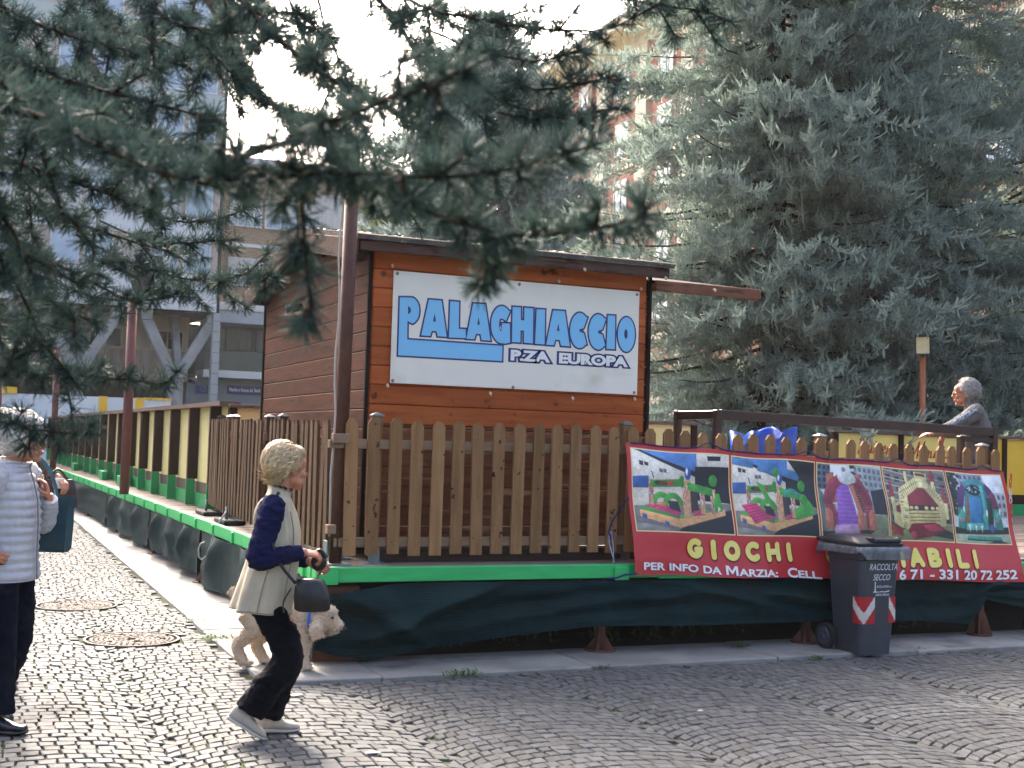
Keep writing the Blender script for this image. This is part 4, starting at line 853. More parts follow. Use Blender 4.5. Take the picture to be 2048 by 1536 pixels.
# chevron sticker wrapped round the front left corner
def wrap(u, z_, o):                      # u metres along the skin; 0 at the corner, positive along the front
    R_ = .05; x0 = BX(z_)[0]; y0 = BY(z_)[0]; L_ = R_*math.pi/2
    if u > L_/2: return Vector((x0+R_+(u-L_/2), y0-o, z_+.02))
    if u < -L_/2: return Vector((x0-o, y0+R_-(u+L_/2), z_+.02))
    th = rad(180+45)+u/R_; return Vector((x0+R_+(R_+o)*math.cos(th), y0+R_+(R_+o)*math.sin(th), z_+.02))
def sticker(u0, u1, z0, z1, white):
    def cells(test, mat_, nm, o):
        m = MB(); nu, nz = 30, 30
        for i in range(nu):
            for j in range(nz):
                u, v = (i+.5)/nu, (j+.5)/nz
                if test(u, v): m.add([wrap(u0+(u1-u0)*(i+a)/nu, z0+(z1-z0)*(j+b)/nz, o) for a, b in ((0, 0), (1, 0), (1, 1), (0, 1))], [(0, 1, 2, 3)])
        return m.build(nm, mat_, bi)
    a = cells(lambda u, v: True, m_sr, 'hazard_sticker', .001)
    b = cells(white, m_sw, 'white_stripe', .0022); b.parent = a
sticker(-.085, .125, .245, .455, lambda u, v: (lambda w: 0 <= w < .42)(v-abs(u-.5)*1.25+.02))
def st2(u, v): return 0 <= (v-.05-(1-u)*.55) < .42
m = MB()
def flatst(x0, x1, z0, z1, test, mat_, nm, par=None, o_=.0015):
    m = MB(); nu, nz = 14, 30
    for i in range(nu):
        for j in range(nz):
            if test((i+.5)/nu, (j+.5)/nz): m.add([binf(o_)(x0+(x1-x0)*(i+a)/nu, z0+(z1-z0)*(j+b)/nz) for a, b in ((0, 0), (1, 0), (1, 1), (0, 1))], [(0, 1, 2, 3)])
    o = m.build(nm, mat_, bi)
    if par: o.parent = par
    return o
s_ = flatst(6.772, 6.838, .25, .455, lambda u, v: True, m_sr, 'hazard_sticker'); flatst(6.772, 6.838, .25, .455, st2, m_sw, 'white_stripe', s_, .0026)

# ================================================================== RINK BOARDS
m_fin = M('fin_brown', '#2c1a12', '#372117', spec=.15, rough=.6, scale=4, stretch=(5, 5, .7), bump=.2, bscale=20); m_edge = M('lit_edge_wood', '#6d5646', '#7d6654', rough=.7, scale=6, stretch=(8, 8, .8))  # rib edges get a paler brown that paints them as lit
m_cpan = M('cream_panel', '#d5c684', '#dccf93', rough=.5, scale=2); m_gren = M('barrier_green', '#0f8446', '#14904e', rough=.45, scale=4); m_brw = M('kick_brown', '#4c3b33', '#58463c', rough=.6, scale=5)
m_cap = M('cap_rail', '#5b463b', '#6c564a', rough=.6, scale=3, stretch=(6, .6, 6), bump=.2, bscale=20)
lb = thing('rink_barrier', 'long rink barrier with dark brown ribs, cream panels and green feet along the left side', 'rink barrier', (2.7, 14.2, DZ))
lx = lambda y: float(np.interp(y, [14.2, 16.4, 19.5, 26, 34, 40], [2.76, 2.73, 2.66, 2.56, 2.44, 2.36]))
yy = np.linspace(14.22, 40, 40)
for nm, mt, z0, z1, o in (('panel', m_cpan, 1.0, 1.93, 0), ('kick_board', m_brw, .86, 1.0, -.004), ('base_rail', m_gren, DZ, .86, -.03)):
    m = MB(); m.grid([[(lx(y)+o, y, z0) for y in yy], [(lx(y)+o, y, z1) for y in yy], [(lx(y)+.05, y, z1) for y in yy], [(lx(y)+.05, y, z0) for y in yy]]); m.build(nm, mt, lb)
m = MB()
for a, b_ in zip(yy[:-1], yy[1:]): m.bar((lx(a)-.04, a, 1.955), (lx(b_)-.04, b_, 1.955), .24, .05)
m.build('cap_rail', m_cap, lb)
y = 14.9; i = 0
while y < 40:
    m = MB(); x_ = lx(y); m.box(x_-.125, x_-.002, y-.02, y+.02, 1.03, 1.93); m.build('rib', m_fin, lb)
    m = MB(); m.box(x_-.137, x_-.126, y-.022, y+.022, 1.0, 1.93); m.build('rib_edge', m_edge, lb)
    m = MB(); m.box(x_-.13, x_-.032, y-.02, y+.02, DZ, 1.028); m.box(x_-.14, x_-.1305, y-.024, y+.024, DZ, .998, .003); m.build('foot', m_gren, lb)
    if i in (5, 7, 11): m = MB(); m.box(x_-.24, x_-.142, y-.3, y+.42, DZ, DZ+.16, .01); m.build('foot_block', m_gren, lb)
    y += 1.38; i += 1
def barrier(label, y, x0, x1, edges, panel, top=1.95, base=True, mname='panel'):
    t = thing('rink_barrier', label, 'rink barrier', (x0, y, DZ))
    for a, b_ in zip(edges[:-1], edges[1:]):
        m = MB(); m.box(a+.03, b_-.03, y, y+.03, .92, top-.045, .004); m.build('panel', panel[min(len(panel)-1, edges.index(a))] if isinstance(panel, list) else panel, t)
    for a in edges:
        if x0 <= a <= x1: m = MB(); m.box(a-.045, a+.045, y-.03, y+.06, DZ, top-.04, .005); m.build('post', m_fin, t)
    m = MB(); m.box(x0, x1, y-.06, y+.08, top-.04, top, .005); m.build('cap_rail', m_cap, t)
    if base:
        m = MB(); m.box(x0, x1, y-.02, y+.05, .87, 1.02, .004); m.build('kick_board', m_fin, t)
        m = MB(); m.box(x0, x1, y-.05, y+.06, DZ-.14, .868, .004); m.build('base_rail', m_gren, t)
    return t
m_ypan = M('yellow_panel', '#e6b522', '#ebbd33', rough=.45, scale=2); m_pyel = M('pale_yellow_panel', '#e2cf85', '#e6d696', rough=.45, scale=2); m_pyel2 = M('soft_yellow_panel', '#ecd06a', '#efd67c', rough=.45, scale=2); m_wpan = M('white_panel', '#d8d3c8', '#dedad0', rough=.45, scale=2)
barrier('cream rink barrier end showing between the hut and the black steel frame', 14.2, 2.7, 8.86, [2.75, 4.3, 5.8, 7.3, 8.81], m_pyel)
yb = barrier('yellow rink barrier lettered Rainero Maurizio in red script behind the fence', 15.2, 11.83, 18.5, [11.9, 13.13, 14.46, 15.22, 16.6, 18.4], [m_pyel2, m_pyel2, m_ypan])
barrier('white rink barrier across the far end behind the blue tarpaulin', 28, 13, 24, [13.05+i*2 for i in range(6)], m_wpan, 2.0)
m_red = M('script_red', '#b52a25', rough=.5)
SC = {'R': [[(.1, 0), (.35, .95)], [(.0, .75), (.3, 1.02), (.8, .95), (.75, .6), (.35, .5), (.6, .3), (.85, .0), (1, .1)]], 'M': [[(0, 0), (.25, .5), (.4, 1), (.42, 0), (.9, 1), (.85, .1), (1, .05)]],
      'a': [[(.8, .45), (.4, .5), (.1, .2), (.3, 0), (.7, .25), (.8, .45), (.75, .05), (1, .1)]], 'i': [[(.3, .45), (.3, .05), (.7, .12)], [(.45, .68), (.5, .72)]], 'n': [[(.05, .45), (.1, 0), (.5, .45), (.6, .35), (.6, .05), (.95, .1)]],
      'e': [[(.1, .2), (.7, .35), (.5, .5), (.15, .3), (.3, 0), (.9, .15)]], 'r': [[(.1, .4), (.2, 0), (.25, .35), (.7, .45)]], 'o': [[(.5, .48), (.1, .2), (.4, 0), (.85, .25), (.5, .48), (1, .42)]],
      'u': [[(.1, .45), (.2, .05), (.6, .1), (.75, .45), (.75, .05), (1, .1)]], 'z': [[(.1, .42), (.7, .42), (.15, .02), (.85, .08)]]}
def script(word, x0, x1, y, z0, h):
    m = MB(); n = sum(1.5 if c in 'RM' else (.6 if c in 'ir' else .9) for c in word); u = 0
    for c in word:
        w_ = (1.5 if c in 'RM' else (.6 if c in 'ir' else .9))/n*(x1-x0)
        for st in SC[c]: m.tube([(x0+u+w_*p[0]+.25*h*p[1], y, z0+h*p[1]) for p in st], .010, 6)
        u += w_
    m.build('lettering', m_red, yb)
script('Rainero', 12.30, 13.02, 15.192, 1.60, .28); script('Maurizio', 13.35, 14.32, 15.192, 1.56, .26)
# white booth at the far end
bt = thing('white_booth', 'white booth with yellow corner posts at the far end of the rink', 'booth', (2.5, 42, 0))
m = MB(); m.box(-2.5, 6.1, 42, 44, 0, 2.70); m.build('wall', M('booth_white', '#c9d4dc', '#d2dce3', rough=.4, scale=1), bt)
for x_ in (3.98, 5.10): m = MB(); m.box(x_-.13, x_+.13, 41.96, 41.998, .7, 2.72); m.build('corner_strip', m_ypan, bt)
m = MB(); m.box(5.24, 6.12, 41.96, 41.998, 2.66, 2.74); m.box(-2.5, 1.4, 41.9, 41.998, 2.7, 2.9); m.each('top_trim', m_ypan, bt)
m = MB()
for i, x_ in enumerate((-1.2, .4, 1.9, 3.0)): m.box(x_, x_+.012, 41.985, 41.998, .7, 2.68)
m.build('panel_seams', M('seam_grey', '#8f9aa3'), bt)

# ================================================================== STEEL FRAME, TARP, LAMP POSTS
m_stl = M('brown_steel', '#2f1f1b', '#3a2823', rough=.4, scale=6, metal=.1)
fr2 = thing('steel_frame', 'dark brown steel frame with a long top rail standing behind the picket fence', 'steel frame', (5.95, 9.2, DZ))
m = MB(); m.bar((5.97, 9.2, 1.905), (9.08, 9.2, 1.85), .05, .085, ch=.006); m.build('top_rail', m_stl, fr2)
m = MB(); m.bar((5.955, 9.2, 1.90), (5.90, 9.75, 1.90), .05, .08, ch=.006); m.build('top_rail', m_stl, fr2)
m = MB(); m.bar((8.70, 9.2, 1.77), (9.06, 9.2, 1.765), .04, .05, ch=.006); m.build('lower_rail', m_stl, fr2)
for x_, y_, zt in ((5.945, 9.2, 1.945), (5.90, 9.78, 1.945), (8.69, 9.22, 1.80), (9.08, 9.2, 1.895)): m = MB(); m.box(x_-.03, x_+.03, y_-.03, y_+.03, DZ-.01, zt, .005); m.build('upright', m_stl, fr2)
tp = MB(); rr = random.Random(14); rings = []
for k_, (z_, sx, sy) in enumerate(((DZ, .20, .22), (.95, .22, .24), (1.2, .22, .25), (1.45, .25, .26), (1.6, .28, .26), (1.72, .31, .26))):
    o = []
    for i in range(40):
        t = 2*math.pi*i/40; cx, cy = math.cos(t), math.sin(t); s_ = 1/max(abs(cx), abs(cy)); w_ = 1+.06*fbm(t*2, k_*.7, 5)
        zz = z_+(.07*(abs(cx*cy)*2)**2+.05*(cx > .3) if k_ == 5 else 0)
        o.append((6.98+cx*s_*sx*w_*.8, 10.0+cy*s_*sy*w_*.8, zz))
    rings.append(o)
inn = [[(6.98+(q[0]-6.98)*.93, 10.0+(q[1]-10)*.93, q[2]-.02-.25*d_) for q in rings[-1]] for d_ in (0, 1)]
tp.loft(rings+inn, cap=True); tag(tp.build('blue_tarpaulin', M('blue_tarp', '#123f9e', '#1c50b4', rough=.35, scale=5, bump=.5, bscale=14), None, True), 'bright blue tarpaulin sack standing open behind the picket fence', 'tarpaulin')
m_house, m_gls = M('floodlight_black', '#2a2d31', '#34383c', rough=.45, scale=8), M('lamp_glass', '#c9c39a', '#e0dab8', rough=.15, scale=5)
def floodlight(label, base, top, r_, mat_, hc, fwd, size, right_side=0):
    t = thing('floodlight_post', label, 'floodlight', base, 'floodlight posts round the rink')
    m = MB(); m.tube([base, top], r_, 14); m.build('pole', mat_, t, True)
    f = Vector(fwd).normalized(); s_ = f.cross(Vector((0, 0, 1))).normalized(); u = s_.cross(f); c = Vector(hc); w_, h_, d_ = size
    m = MB(); F_ = [c+f*d_+s_*(a*w_)+u*(b*h_) for a, b in ((-1, -1), (1, -1), (1, 1), (-1, 1))]; B_ = [c-f*d_+s_*(a*w_*.62)+u*(b*h_*.6) for a, b in ((-1, -1), (1, -1), (1, 1), (-1, 1))]; Mid = [c+f*d_*.3+s_*(a*w_*.95)+u*(b*h_*.95) for a, b in ((-1, -1), (1, -1), (1, 1), (-1, 1))]
    m.loft([B_, Mid, F_]); hs = m.build('housing', m_house, t)
    m = MB(); fr_ = [c+f*(d_+.012)+s_*(a*w_*.8)+u*(b*h_*.8) for a, b in ((-1, -1), (1, -1), (1, 1), (-1, 1))]; m.add(fr_, [(0, 1, 2, 3)]); m.build('glass', m_gls, hs)
    m = MB(); m.obox(c-f*(d_*1.15)-u*h_*.1, (f, s_, u), (d_*.35, w_*.42, h_*.36), .012)
    for q in range(5): m.obox(c-f*(d_*1.0)+s_*(w_*(-.4+.2*q))+u*h_*.5, (f, s_, u), (d_*.3, .006, h_*.16))
    m.build('gear_box', m_house, hs)
    m = MB(); m.bar(Vector(top)-Vector((0, 0, .02)), c-u*h_*.7, .05, .02); m.build('bracket', m_house, t)
m_red_p, m_org = M('red_brown_post', '#5a2a26', '#683530', rough=.5, scale=6), M('orange_post', '#9c5a38', '#a9673f', rough=.6, scale=6)
floodlight('red brown floodlight post on the left deck edge, lamp tilted to the sky', (2.14, 18.9, DZ), (2.13, 18.8, 3.52), .068, m_red_p, (2.24, 18.75, 3.80), (.75, .35, .32), (.17, .25, .10))
floodlight('thin floodlight post farther along the left barrier with a black lamp', (1.80, 29.6, DZ), (1.78, 29.6, 3.4), .07, m_red_p, (2.08, 29.5, 3.78), (.9, .1, -.35), (.3, .24, .14))
floodlight('leftmost floodlight post half hidden in the conifer branches, lamp facing down', (.62, 29.2, 0), (.62, 29.2, 3.0), .06, m_red_p, (.78, 29.0, 3.35), (.5, -.6, .6), (.3, .22, .12))
floodlight('orange brown floodlight post beside the man, small lamp head lit by the sky', (14.05, 15.75, DZ), (14.03, 15.75, 3.20), .05, m_org, (13.98, 15.68, 3.38), (-.72, -.62, -.22), (.125, .165, .075))

# ================================================================== BUILDINGS
m_conc = M('raw_concrete', '#8b8d8d', '#a0a2a0', rough=.8, scale=1.2, bump=.2, bscale=9, c3='#6c6e6e', scale3=.8, lo3=.52, hi3=.75)
m_bwhite = M('white_cladding', '#ccd2d6', '#d8dcde', rough=.5, scale=.6); m_bgreen = M('green_grey_band', '#a3b3b0', '#b0bebb', rough=.6, scale=.5); m_brown = M('brown_tile', '#a89e96', '#b5aca4', rough=.6, scale=3, stretch=(1, 1, 9))
m_fr = M('window_frame_white', '#c9cdcf', rough=.45); m_glass = M('window_glass', '#8ba1b8', '#a9bccb', rough=.12, scale=.5, spec=.9); m_shut = M('roller_shutter', '#b9bcba', '#c6c8c4', rough=.5, scale=1, stretch=(.1, .1, 14), bump=.3, bscale=6, bstretch=(.1, .1, 8))  # pale blue of the window glass paints in the reflected sky
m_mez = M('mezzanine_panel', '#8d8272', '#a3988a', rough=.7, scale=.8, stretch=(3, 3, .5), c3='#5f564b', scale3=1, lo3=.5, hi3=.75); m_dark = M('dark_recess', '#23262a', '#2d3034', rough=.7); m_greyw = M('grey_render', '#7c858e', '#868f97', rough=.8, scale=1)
def brick(name, c1, c2, mortar, sx, axis):
    m = M(name, c1, rough=.8); t = m.node_tree; N = t.nodes; b = [n for n in N if n.type == 'BSDF_PRINCIPLED'][0]; tc = [n for n in N if n.type == 'TEX_COORD'][0]
    sp = N.new('ShaderNodeSeparateXYZ'); t.links.new(tc.outputs['Object'], sp.inputs[0]); cb = N.new('ShaderNodeCombineXYZ'); t.links.new(sp.outputs[axis], cb.inputs[0]); t.links.new(sp.outputs[2], cb.inputs[1])
    br = N.new('ShaderNodeTexBrick'); t.links.new(cb.outputs[0], br.inputs[0]); br.inputs['Color1'].default_value = col4(c1); br.inputs['Color2'].default_value = col4(c2); br.inputs['Mortar'].default_value = col4(mortar)
    br.inputs['Scale'].default_value = sx; br.inputs['Mortar Size'].default_value = .012; br.inputs['Brick Width'].default_value = .26; br.inputs['Row Height'].default_value = .09; t.links.new(br.outputs[0], b.inputs['Base Color']); return m
m_bbrick = brick('beige_brick', '#9a8468', '#8a7358', '#a89a86', 1.0, 0); m_rbrick = brick('red_brick', '#a04a2c', '#8a3c24', '#a08876', 1.0, 1)
def window_proto(w, h, shutter, parent, nv=2, thick=.08, axis='y', frame=None, glass=None):
    """a framed window in the xz plane (or yz); returns frame object with pane child, origin at its lower left corner"""
    m = MB(); fw = .07
    m.box(0, w, -thick, 0, 0, fw); m.box(0, w, -thick, 0, h-fw, h); m.box(0, fw, -thick, 0, fw, h-fw); m.box(w-fw, w, -thick, 0, fw, h-fw)
    for i in range(1, nv): m.box(w*i/nv-.035, w*i/nv+.035, -thick, 0, fw, h-fw)
    g = MB(); g.box(fw, w-fw, -thick*.4, -thick*.3, fw, h-fw)
    s = MB()
    if shutter > 0: s.box(fw, w-fw, -thick*.7, -thick*.55, h-fw-shutter*h, h-fw)
    def fin(mb, nm, mt, par):
        if axis == 'x':                                    # facing -X: map (x,y,z) -> (y, x)
            mb.v = [(q[1], q[0], q[2]) for q in mb.v]
        o = mb.build(nm, mt); ORG[o.name] = ORG[parent.name]; o.parent = par; return o
    f = fin(m, 'window', frame or m_fr, parent); fin(g, 'pane', glass or m_glass, f)
    if shutter > 0: fin(s, 'shutter', m_shut, f)
    return f
def dup_win(f, parent, loc):
    c = f.copy(); COL.objects.link(c); c.parent = parent; c.location = Vector(loc)-ORG[parent.name]
    for ch_ in f.children: d_ = ch_.copy(); COL.objects.link(d_); d_.parent = c
    return c
def place_windows(parent, spots, w, h, shutter, **kw):
    f = None
    for p in spots:
        if f is None: f = window_proto(w, h, shutter, parent, **kw); f.location = Vector(p)-ORG[parent.name]
        else: dup_win(f, parent, p)
# --- office block on V columns
ob = thing('office_building', 'grey white office block raised on V shaped concrete columns beyond the rink', 'building', (0, 60, 0))
m = MB(); m.box(-34, 10.62, 60.12, 74, 7.42, 26); m.build('wall', m_brown, ob)
m = MB(); m.box(-34, 10.62, 59.9, 60.118, 7.40, 9.12); m.build('fascia_band', m_bwhite, ob)
for z0, z1, mt in ((10.86, 11.7, m_bwhite), (13.6, 14.5, m_bwhite), (16.74, 17.8, m_bgreen), (20.02, 21.0, m_bgreen), (23.27, 24.2, m_bgreen)): m = MB(); m.box(-34, 10.62, 59.95, 60.118, z0, z1); m.build('spandrel_band', mt, ob)
wx = [10.30-1.48*i for i in range(15)]
for z0, z1 in ((9.2, 10.84), (11.74, 13.58), (14.54, 16.72), (17.84, 20.0), (21.05, 23.25)):
    place_windows(ob, [(x_-1.3, 60.10, z0) for i, x_ in enumerate(wx) if i % 3 != 2], 1.28, z1-z0, .0, nv=1)
for z0 in (11.74, 14.54):
    m = MB()
    for i in (1, 4, 6): m.box(wx[i]-1.24, wx[i]-.08, 60.0, 60.04, z0+.06, z0+.9)
    for o_ in m.each('spandrel_panel', m_shut, ob): pass
m = MB(); m.tube([(10.76, 60.4, 7.4), (10.76, 60.4, 26)], .09, 12); m.build('downpipe', M('dark_pipe', '#4a5258', rough=.5), ob, True)
m = MB(); m.box(10.52, 10.86, 60.0, 60.6, 0, 7.36); m.build('corner_column', M('tile_column', '#9ba0a2', '#a9aeaf', rough=.6, scale=1), ob)
m = MB()
for i in range(14): m.box(10.515, 10.865, 59.995, 60.0, .5*i+.48, .5*i+.5)
m.build('column_joints', m_dark, ob)
for i, xc in enumerate((8.92, 4.52, .12, -4.28, -8.7)):
    c = MB(); V0 = Vector((xc, 60.5, 4.35))
    for tx in (-1.42, 1.62):
        a = Vector((xc+.12*(1 if tx > 0 else -1), 60.5, 4.3)); e = Vector((xc+tx, 60.5, 6.95)); c.bar(a, e, .5, .46, (0, 1, 0), .05)
        c.box(e.x-.27, e.x+.27, 60.24, 60.76, 6.85, 7.41, .04)
    c.box(xc-.32, xc+.30, 60.2, 60.8, 0, 4.62, .05); c.bar((xc+.2, 60.9, 4.5), (xc+.12, 62.5, 7.3), .5, .36, (1, 0, 0), .04)
    c.build('support_column', m_conc, ob)
m = MB(); m.box(-34, 9.9, 63.0, 64, 4.15, 5.62); m.build('parapet', m_mez, ob)
m = MB(); m.box(-34, 9.9, 63.2, 64, 5.62, 7.39); m.build('mezzanine_wall', M('mezz_upper', '#a39986', '#b0a693', rough=.7, scale=1, stretch=(4, 1, .3)), ob)
m_cfr = M('cream_frame', '#b9ac92', rough=.6)
place_windows(ob, [(x_, 63.18, 5.68) for x_ in (-8.4, -6.2, -4, -1.8, .4, 2.5, 5.2, 8.1)], 1.55, .98, 0, nv=2, frame=m_cfr, glass=M('dark_glass', '#15181b', '#2a2f33', rough=.1, scale=.6))
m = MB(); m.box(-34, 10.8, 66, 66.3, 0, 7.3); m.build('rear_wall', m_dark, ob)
m = MB(); m.box(9.35, 9.48, 61.5, 61.6, 0, 4.6); m.build('white_pipe', M('white_pipe', '#c2c2bc', rough=.5), ob)
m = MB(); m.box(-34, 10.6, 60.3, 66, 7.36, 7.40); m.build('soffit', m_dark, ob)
a_ = thing('air_conditioner', 'small white air conditioner unit on the white band of the office block', 'air conditioner', (7.9, 59.6, 9.2))
m = MB(); m.box(7.55, 8.35, 59.45, 59.85, 9.22, 9.85, .03); m.build('casing', m_fr, a_); m = MB(); m.box(7.6, 8.0, 59.43, 59.448, 9.28, 9.78); m.build('grille', m_dark, a_); m = MB(); m.box(7.9, 7.98, 59.6, 59.9, 8.85, 9.2); m.build('bracket', m_dark, a_)
# --- beige brick block
bb = thing('brick_building', 'beige brick block with white roller shutters behind the hut roof', 'building', (15, 62, 0))
m = MB(); m.box(10.9, 24, 62, 74, 8.1, 15.0); m.build('wall', m_bbrick, bb)
m = MB(); m.box(10.7, 24.4, 61.3, 74.4, 15.0, 15.32); m.build('roof', m_bwhite, bb)
m = MB(); m.box(10.9, 24, 61.93, 61.998, 10.95, 11.12); m.build('string_course', m_bwhite, bb)
m = MB(); m.box(10.88, 24, 61.7, 61.999, 7.75, 8.12); m.build('cornice', m_bwhite, bb)
m = MB(); m.box(10.88, 24, 61.8, 66, 7.12, 7.748); m.build('lower_cornice', M('pale_blue_render', '#9fa9b4', '#aab3bd', rough=.7), bb)
m = MB(); m.box(9.9, 24, 64, 65.9, 4.6, 7.1); m.build('recess_wall', M('recess_wall_m', '#4a5252', '#5a6260', rough=.4, scale=.7, stretch=(6, 1, .2)), bb)
for z0, z1 in ((9.0, 10.4), (11.95, 13.4)): place_windows(bb, [(x_, 61.99, z0) for x_ in (11.45, 13.2, 15.2, 17.3, 19.4)], 1.6, z1-z0, .45, nv=4)
m = MB(); m.box(15.75, 17.2, 61.95, 61.998, 12.0, 14.0); m.build('shutter', m_shut, bb)
place_windows(bb, [(x_, 63.95, 4.85) for x_ in (11.2, 13.4, 15.6, 17.8)], 2.05, 2.2, 0, nv=3, frame=M('bronze_frame', '#3c4242', rough=.5), glass=M('curtain_glass', '#46504e', '#5d6764', rough=.12, scale=.8, stretch=(5, 1, .2)))
m = MB(); m.box(10.5, 24, 62.1, 64, 4.42, 4.78); m.build('balcony_slab', m_bwhite, bb)
m = MB(); m.box(10.5, 24, 62.15, 62.19, 4.78, 5.75); m.build('glass_railing', M('rail_glass', '#45504e', '#56615e', rough=.15, scale=.5), bb)
m = MB(); m.box(10.5, 24, 62.13, 62.21, 5.752, 5.80); m.build('handrail', m_dark, bb)
m = MB(); m.box(9.9, 24, 63.2, 64, 0, 4.4); m.build('ground_wall', m_greyw, bb)
sgn = thing('bank_sign', "blue bank sign reading Pianfei e Rocca de' Baldi on the grey wall", 'sign', (12.5, 63.1, 3.9))
m = MB(); m.box(11.9, 14.0, 63.1, 63.19, 3.66, 4.10, .01); m.build('panel', M('bank_blue', '#1b3174', '#20397f', rough=.4, scale=1), sgn)
m = MB(); put_text(m, "Pianfei e Rocca de' Baldi", 12.0, 13.55, 3.80, 3.98, lambda x_, z_: (x_, 63.09, z_), .02); m.build('lettering', m_pure, sgn)
sgn = thing('bank_sign', 'small blue bank sign with a teal curved emblem beside the tiled column', 'sign', (10.7, 63.1, 3.9))
m = MB(); m.box(10.35, 11.1, 63.1, 63.19, 3.60, 4.04, .01); m.build('panel', MATS['bank_blue'], sgn)
m = MB(); m.tube([(10.72+.16*math.cos(t), 63.09, 3.83+.12*math.sin(t)) for t in np.linspace(.6, 5.6, 18)], .018, 6); m.tube([(10.74+.08*math.cos(t), 63.09, 3.83+.06*math.sin(t)) for t in np.linspace(3.6, 8.4, 14)], .016, 6); m.build('emblem', M('teal', '#2b8f9a', rough=.4), sgn)
c_ = thing('security_camera', 'small black security camera on the grey wall by the bank sign', 'camera', (10.1, 63, 4.15)); m = MB(); m.tube([(9.95, 62.9, 4.22), (10.25, 62.7, 4.12)], .07, 10); m.build('housing', m_dark, c_, True); m = MB(); m.bar((10.05, 62.8, 4.2), (10.05, 63.2, 4.3), .04, .04); m.build('bracket', m_dark, c_)
# --- red brick apartment block on the right
rb = thing('apartment_building', 'red brick apartment block with pale pilasters and deep cream eaves behind the conifers', 'building', (35, 50, 0))
m_cst = M('cream_stone', '#c8bda6', '#d4cab5', rough=.7, scale=.8); m_ceil = M('cream_soffit', '#c9b58a', '#d2c09a', rough=.7, scale=.6)
m = MB(); m.box(35, 50, 14, 79, 4.4, 25.0); m.build('wall', m_rbrick, rb)
m = MB(); m.box(34.9, 50, 14, 79, 0, 4.4); m.build('ground_wall', m_cst, rb)
m = MB(); m.box(33.2, 50, 13.4, 80.4, 25.45, 25.55); m.build('soffit', m_ceil, rb); m = MB(); m.box(33.1, 50, 13.3, 80.5, 25.56, 26.0, .03); m.box(33.0, 50, 13.2, 80.6, 26.0, 26.2, .03); m.build('eaves', m_cst, rb); m = MB(); m.box(34.8, 36, 14, 79, 24.95, 25.44); m.build('frieze', m_cst, rb)
by = [67.6-5.0*i for i in range(11)]+[72.6, 77.6]
for y_ in by: m = MB(); m.box(34.78, 35.2, y_-.62, y_+.62, 4.4, 24.94, .02); m.build('pilaster', m_cst, rb)
for z_ in (4.4, 7.8, 11.25, 14.7, 18.15, 21.6): m = MB(); m.box(34.86, 35.1, 14, 79, z_-.16, z_+.16); m.build('floor_band', m_cst, rb)
for z_ in (8.6, 12.05, 15.5, 18.95, 22.4): place_windows(rb, [(34.99, y_-3.3, z_) for y_ in by], 1.6, 1.9, .35, nv=2, axis='x')
m = MB(); m.tube([(33.6, 68.9, 25.45), (34.6, 68.9, 24.6), (34.65, 68.9, 4.0)], .09, 8); m.build('downpipe', m_cst, rb, True)

# ================================================================== CONIFERS
m_need = M('conifer_needles', '#85968e', '#abb8ae', rough=.6, scale=1.6, transl=.38, tone=True, spec=.2)
m_need2 = M('conifer_needles_far', '#8a9a96', '#aebbb6', rough=.6, scale=1.2, transl=.28, tone=True, spec=.3)
m_bark = M('conifer_bark', '#3a2f28', '#52443a', rough=.9, scale=6, stretch=(3, 3, .8), bump=.6, bscale=14)
def nrm(a): return a/(np.linalg.norm(a, axis=-1, keepdims=True)+1e-9)
def fingers(P, D, L, Wd, rg, up=.35):
    """each shoot as two crossed, upward-bent blunt blades"""
    n = len(P); r = nrm(rg.normal(size=(n, 3))); A = nrm(np.cross(D, r)); B = np.cross(D, A); V = np.empty((n, 2, 4, 2, 3)); U_ = np.array([0, 0, 1.])
    for q, (f, w_) in enumerate(((0, .45), (.38, 1.), (.78, .8), (1., .22))):
        c = P+D*(L*f)[:, None]+U_*(up*L*f*f)[:, None]
        for k_, ax in enumerate((A, B)):
            V[:, k_, q, 0] = c-ax*(Wd*w_)[:, None]; V[:, k_, q, 1] = c+ax*(Wd*w_)[:, None]
    b = np.array([[k_*8+q*2, k_*8+q*2+1, k_*8+q*2+3, k_*8+q*2+2] for k_ in range(2) for q in range(3)])
    F = (np.arange(n)*16)[:, None, None]+b[None]
    return V.reshape(-1, 3), F.reshape(-1, 4)
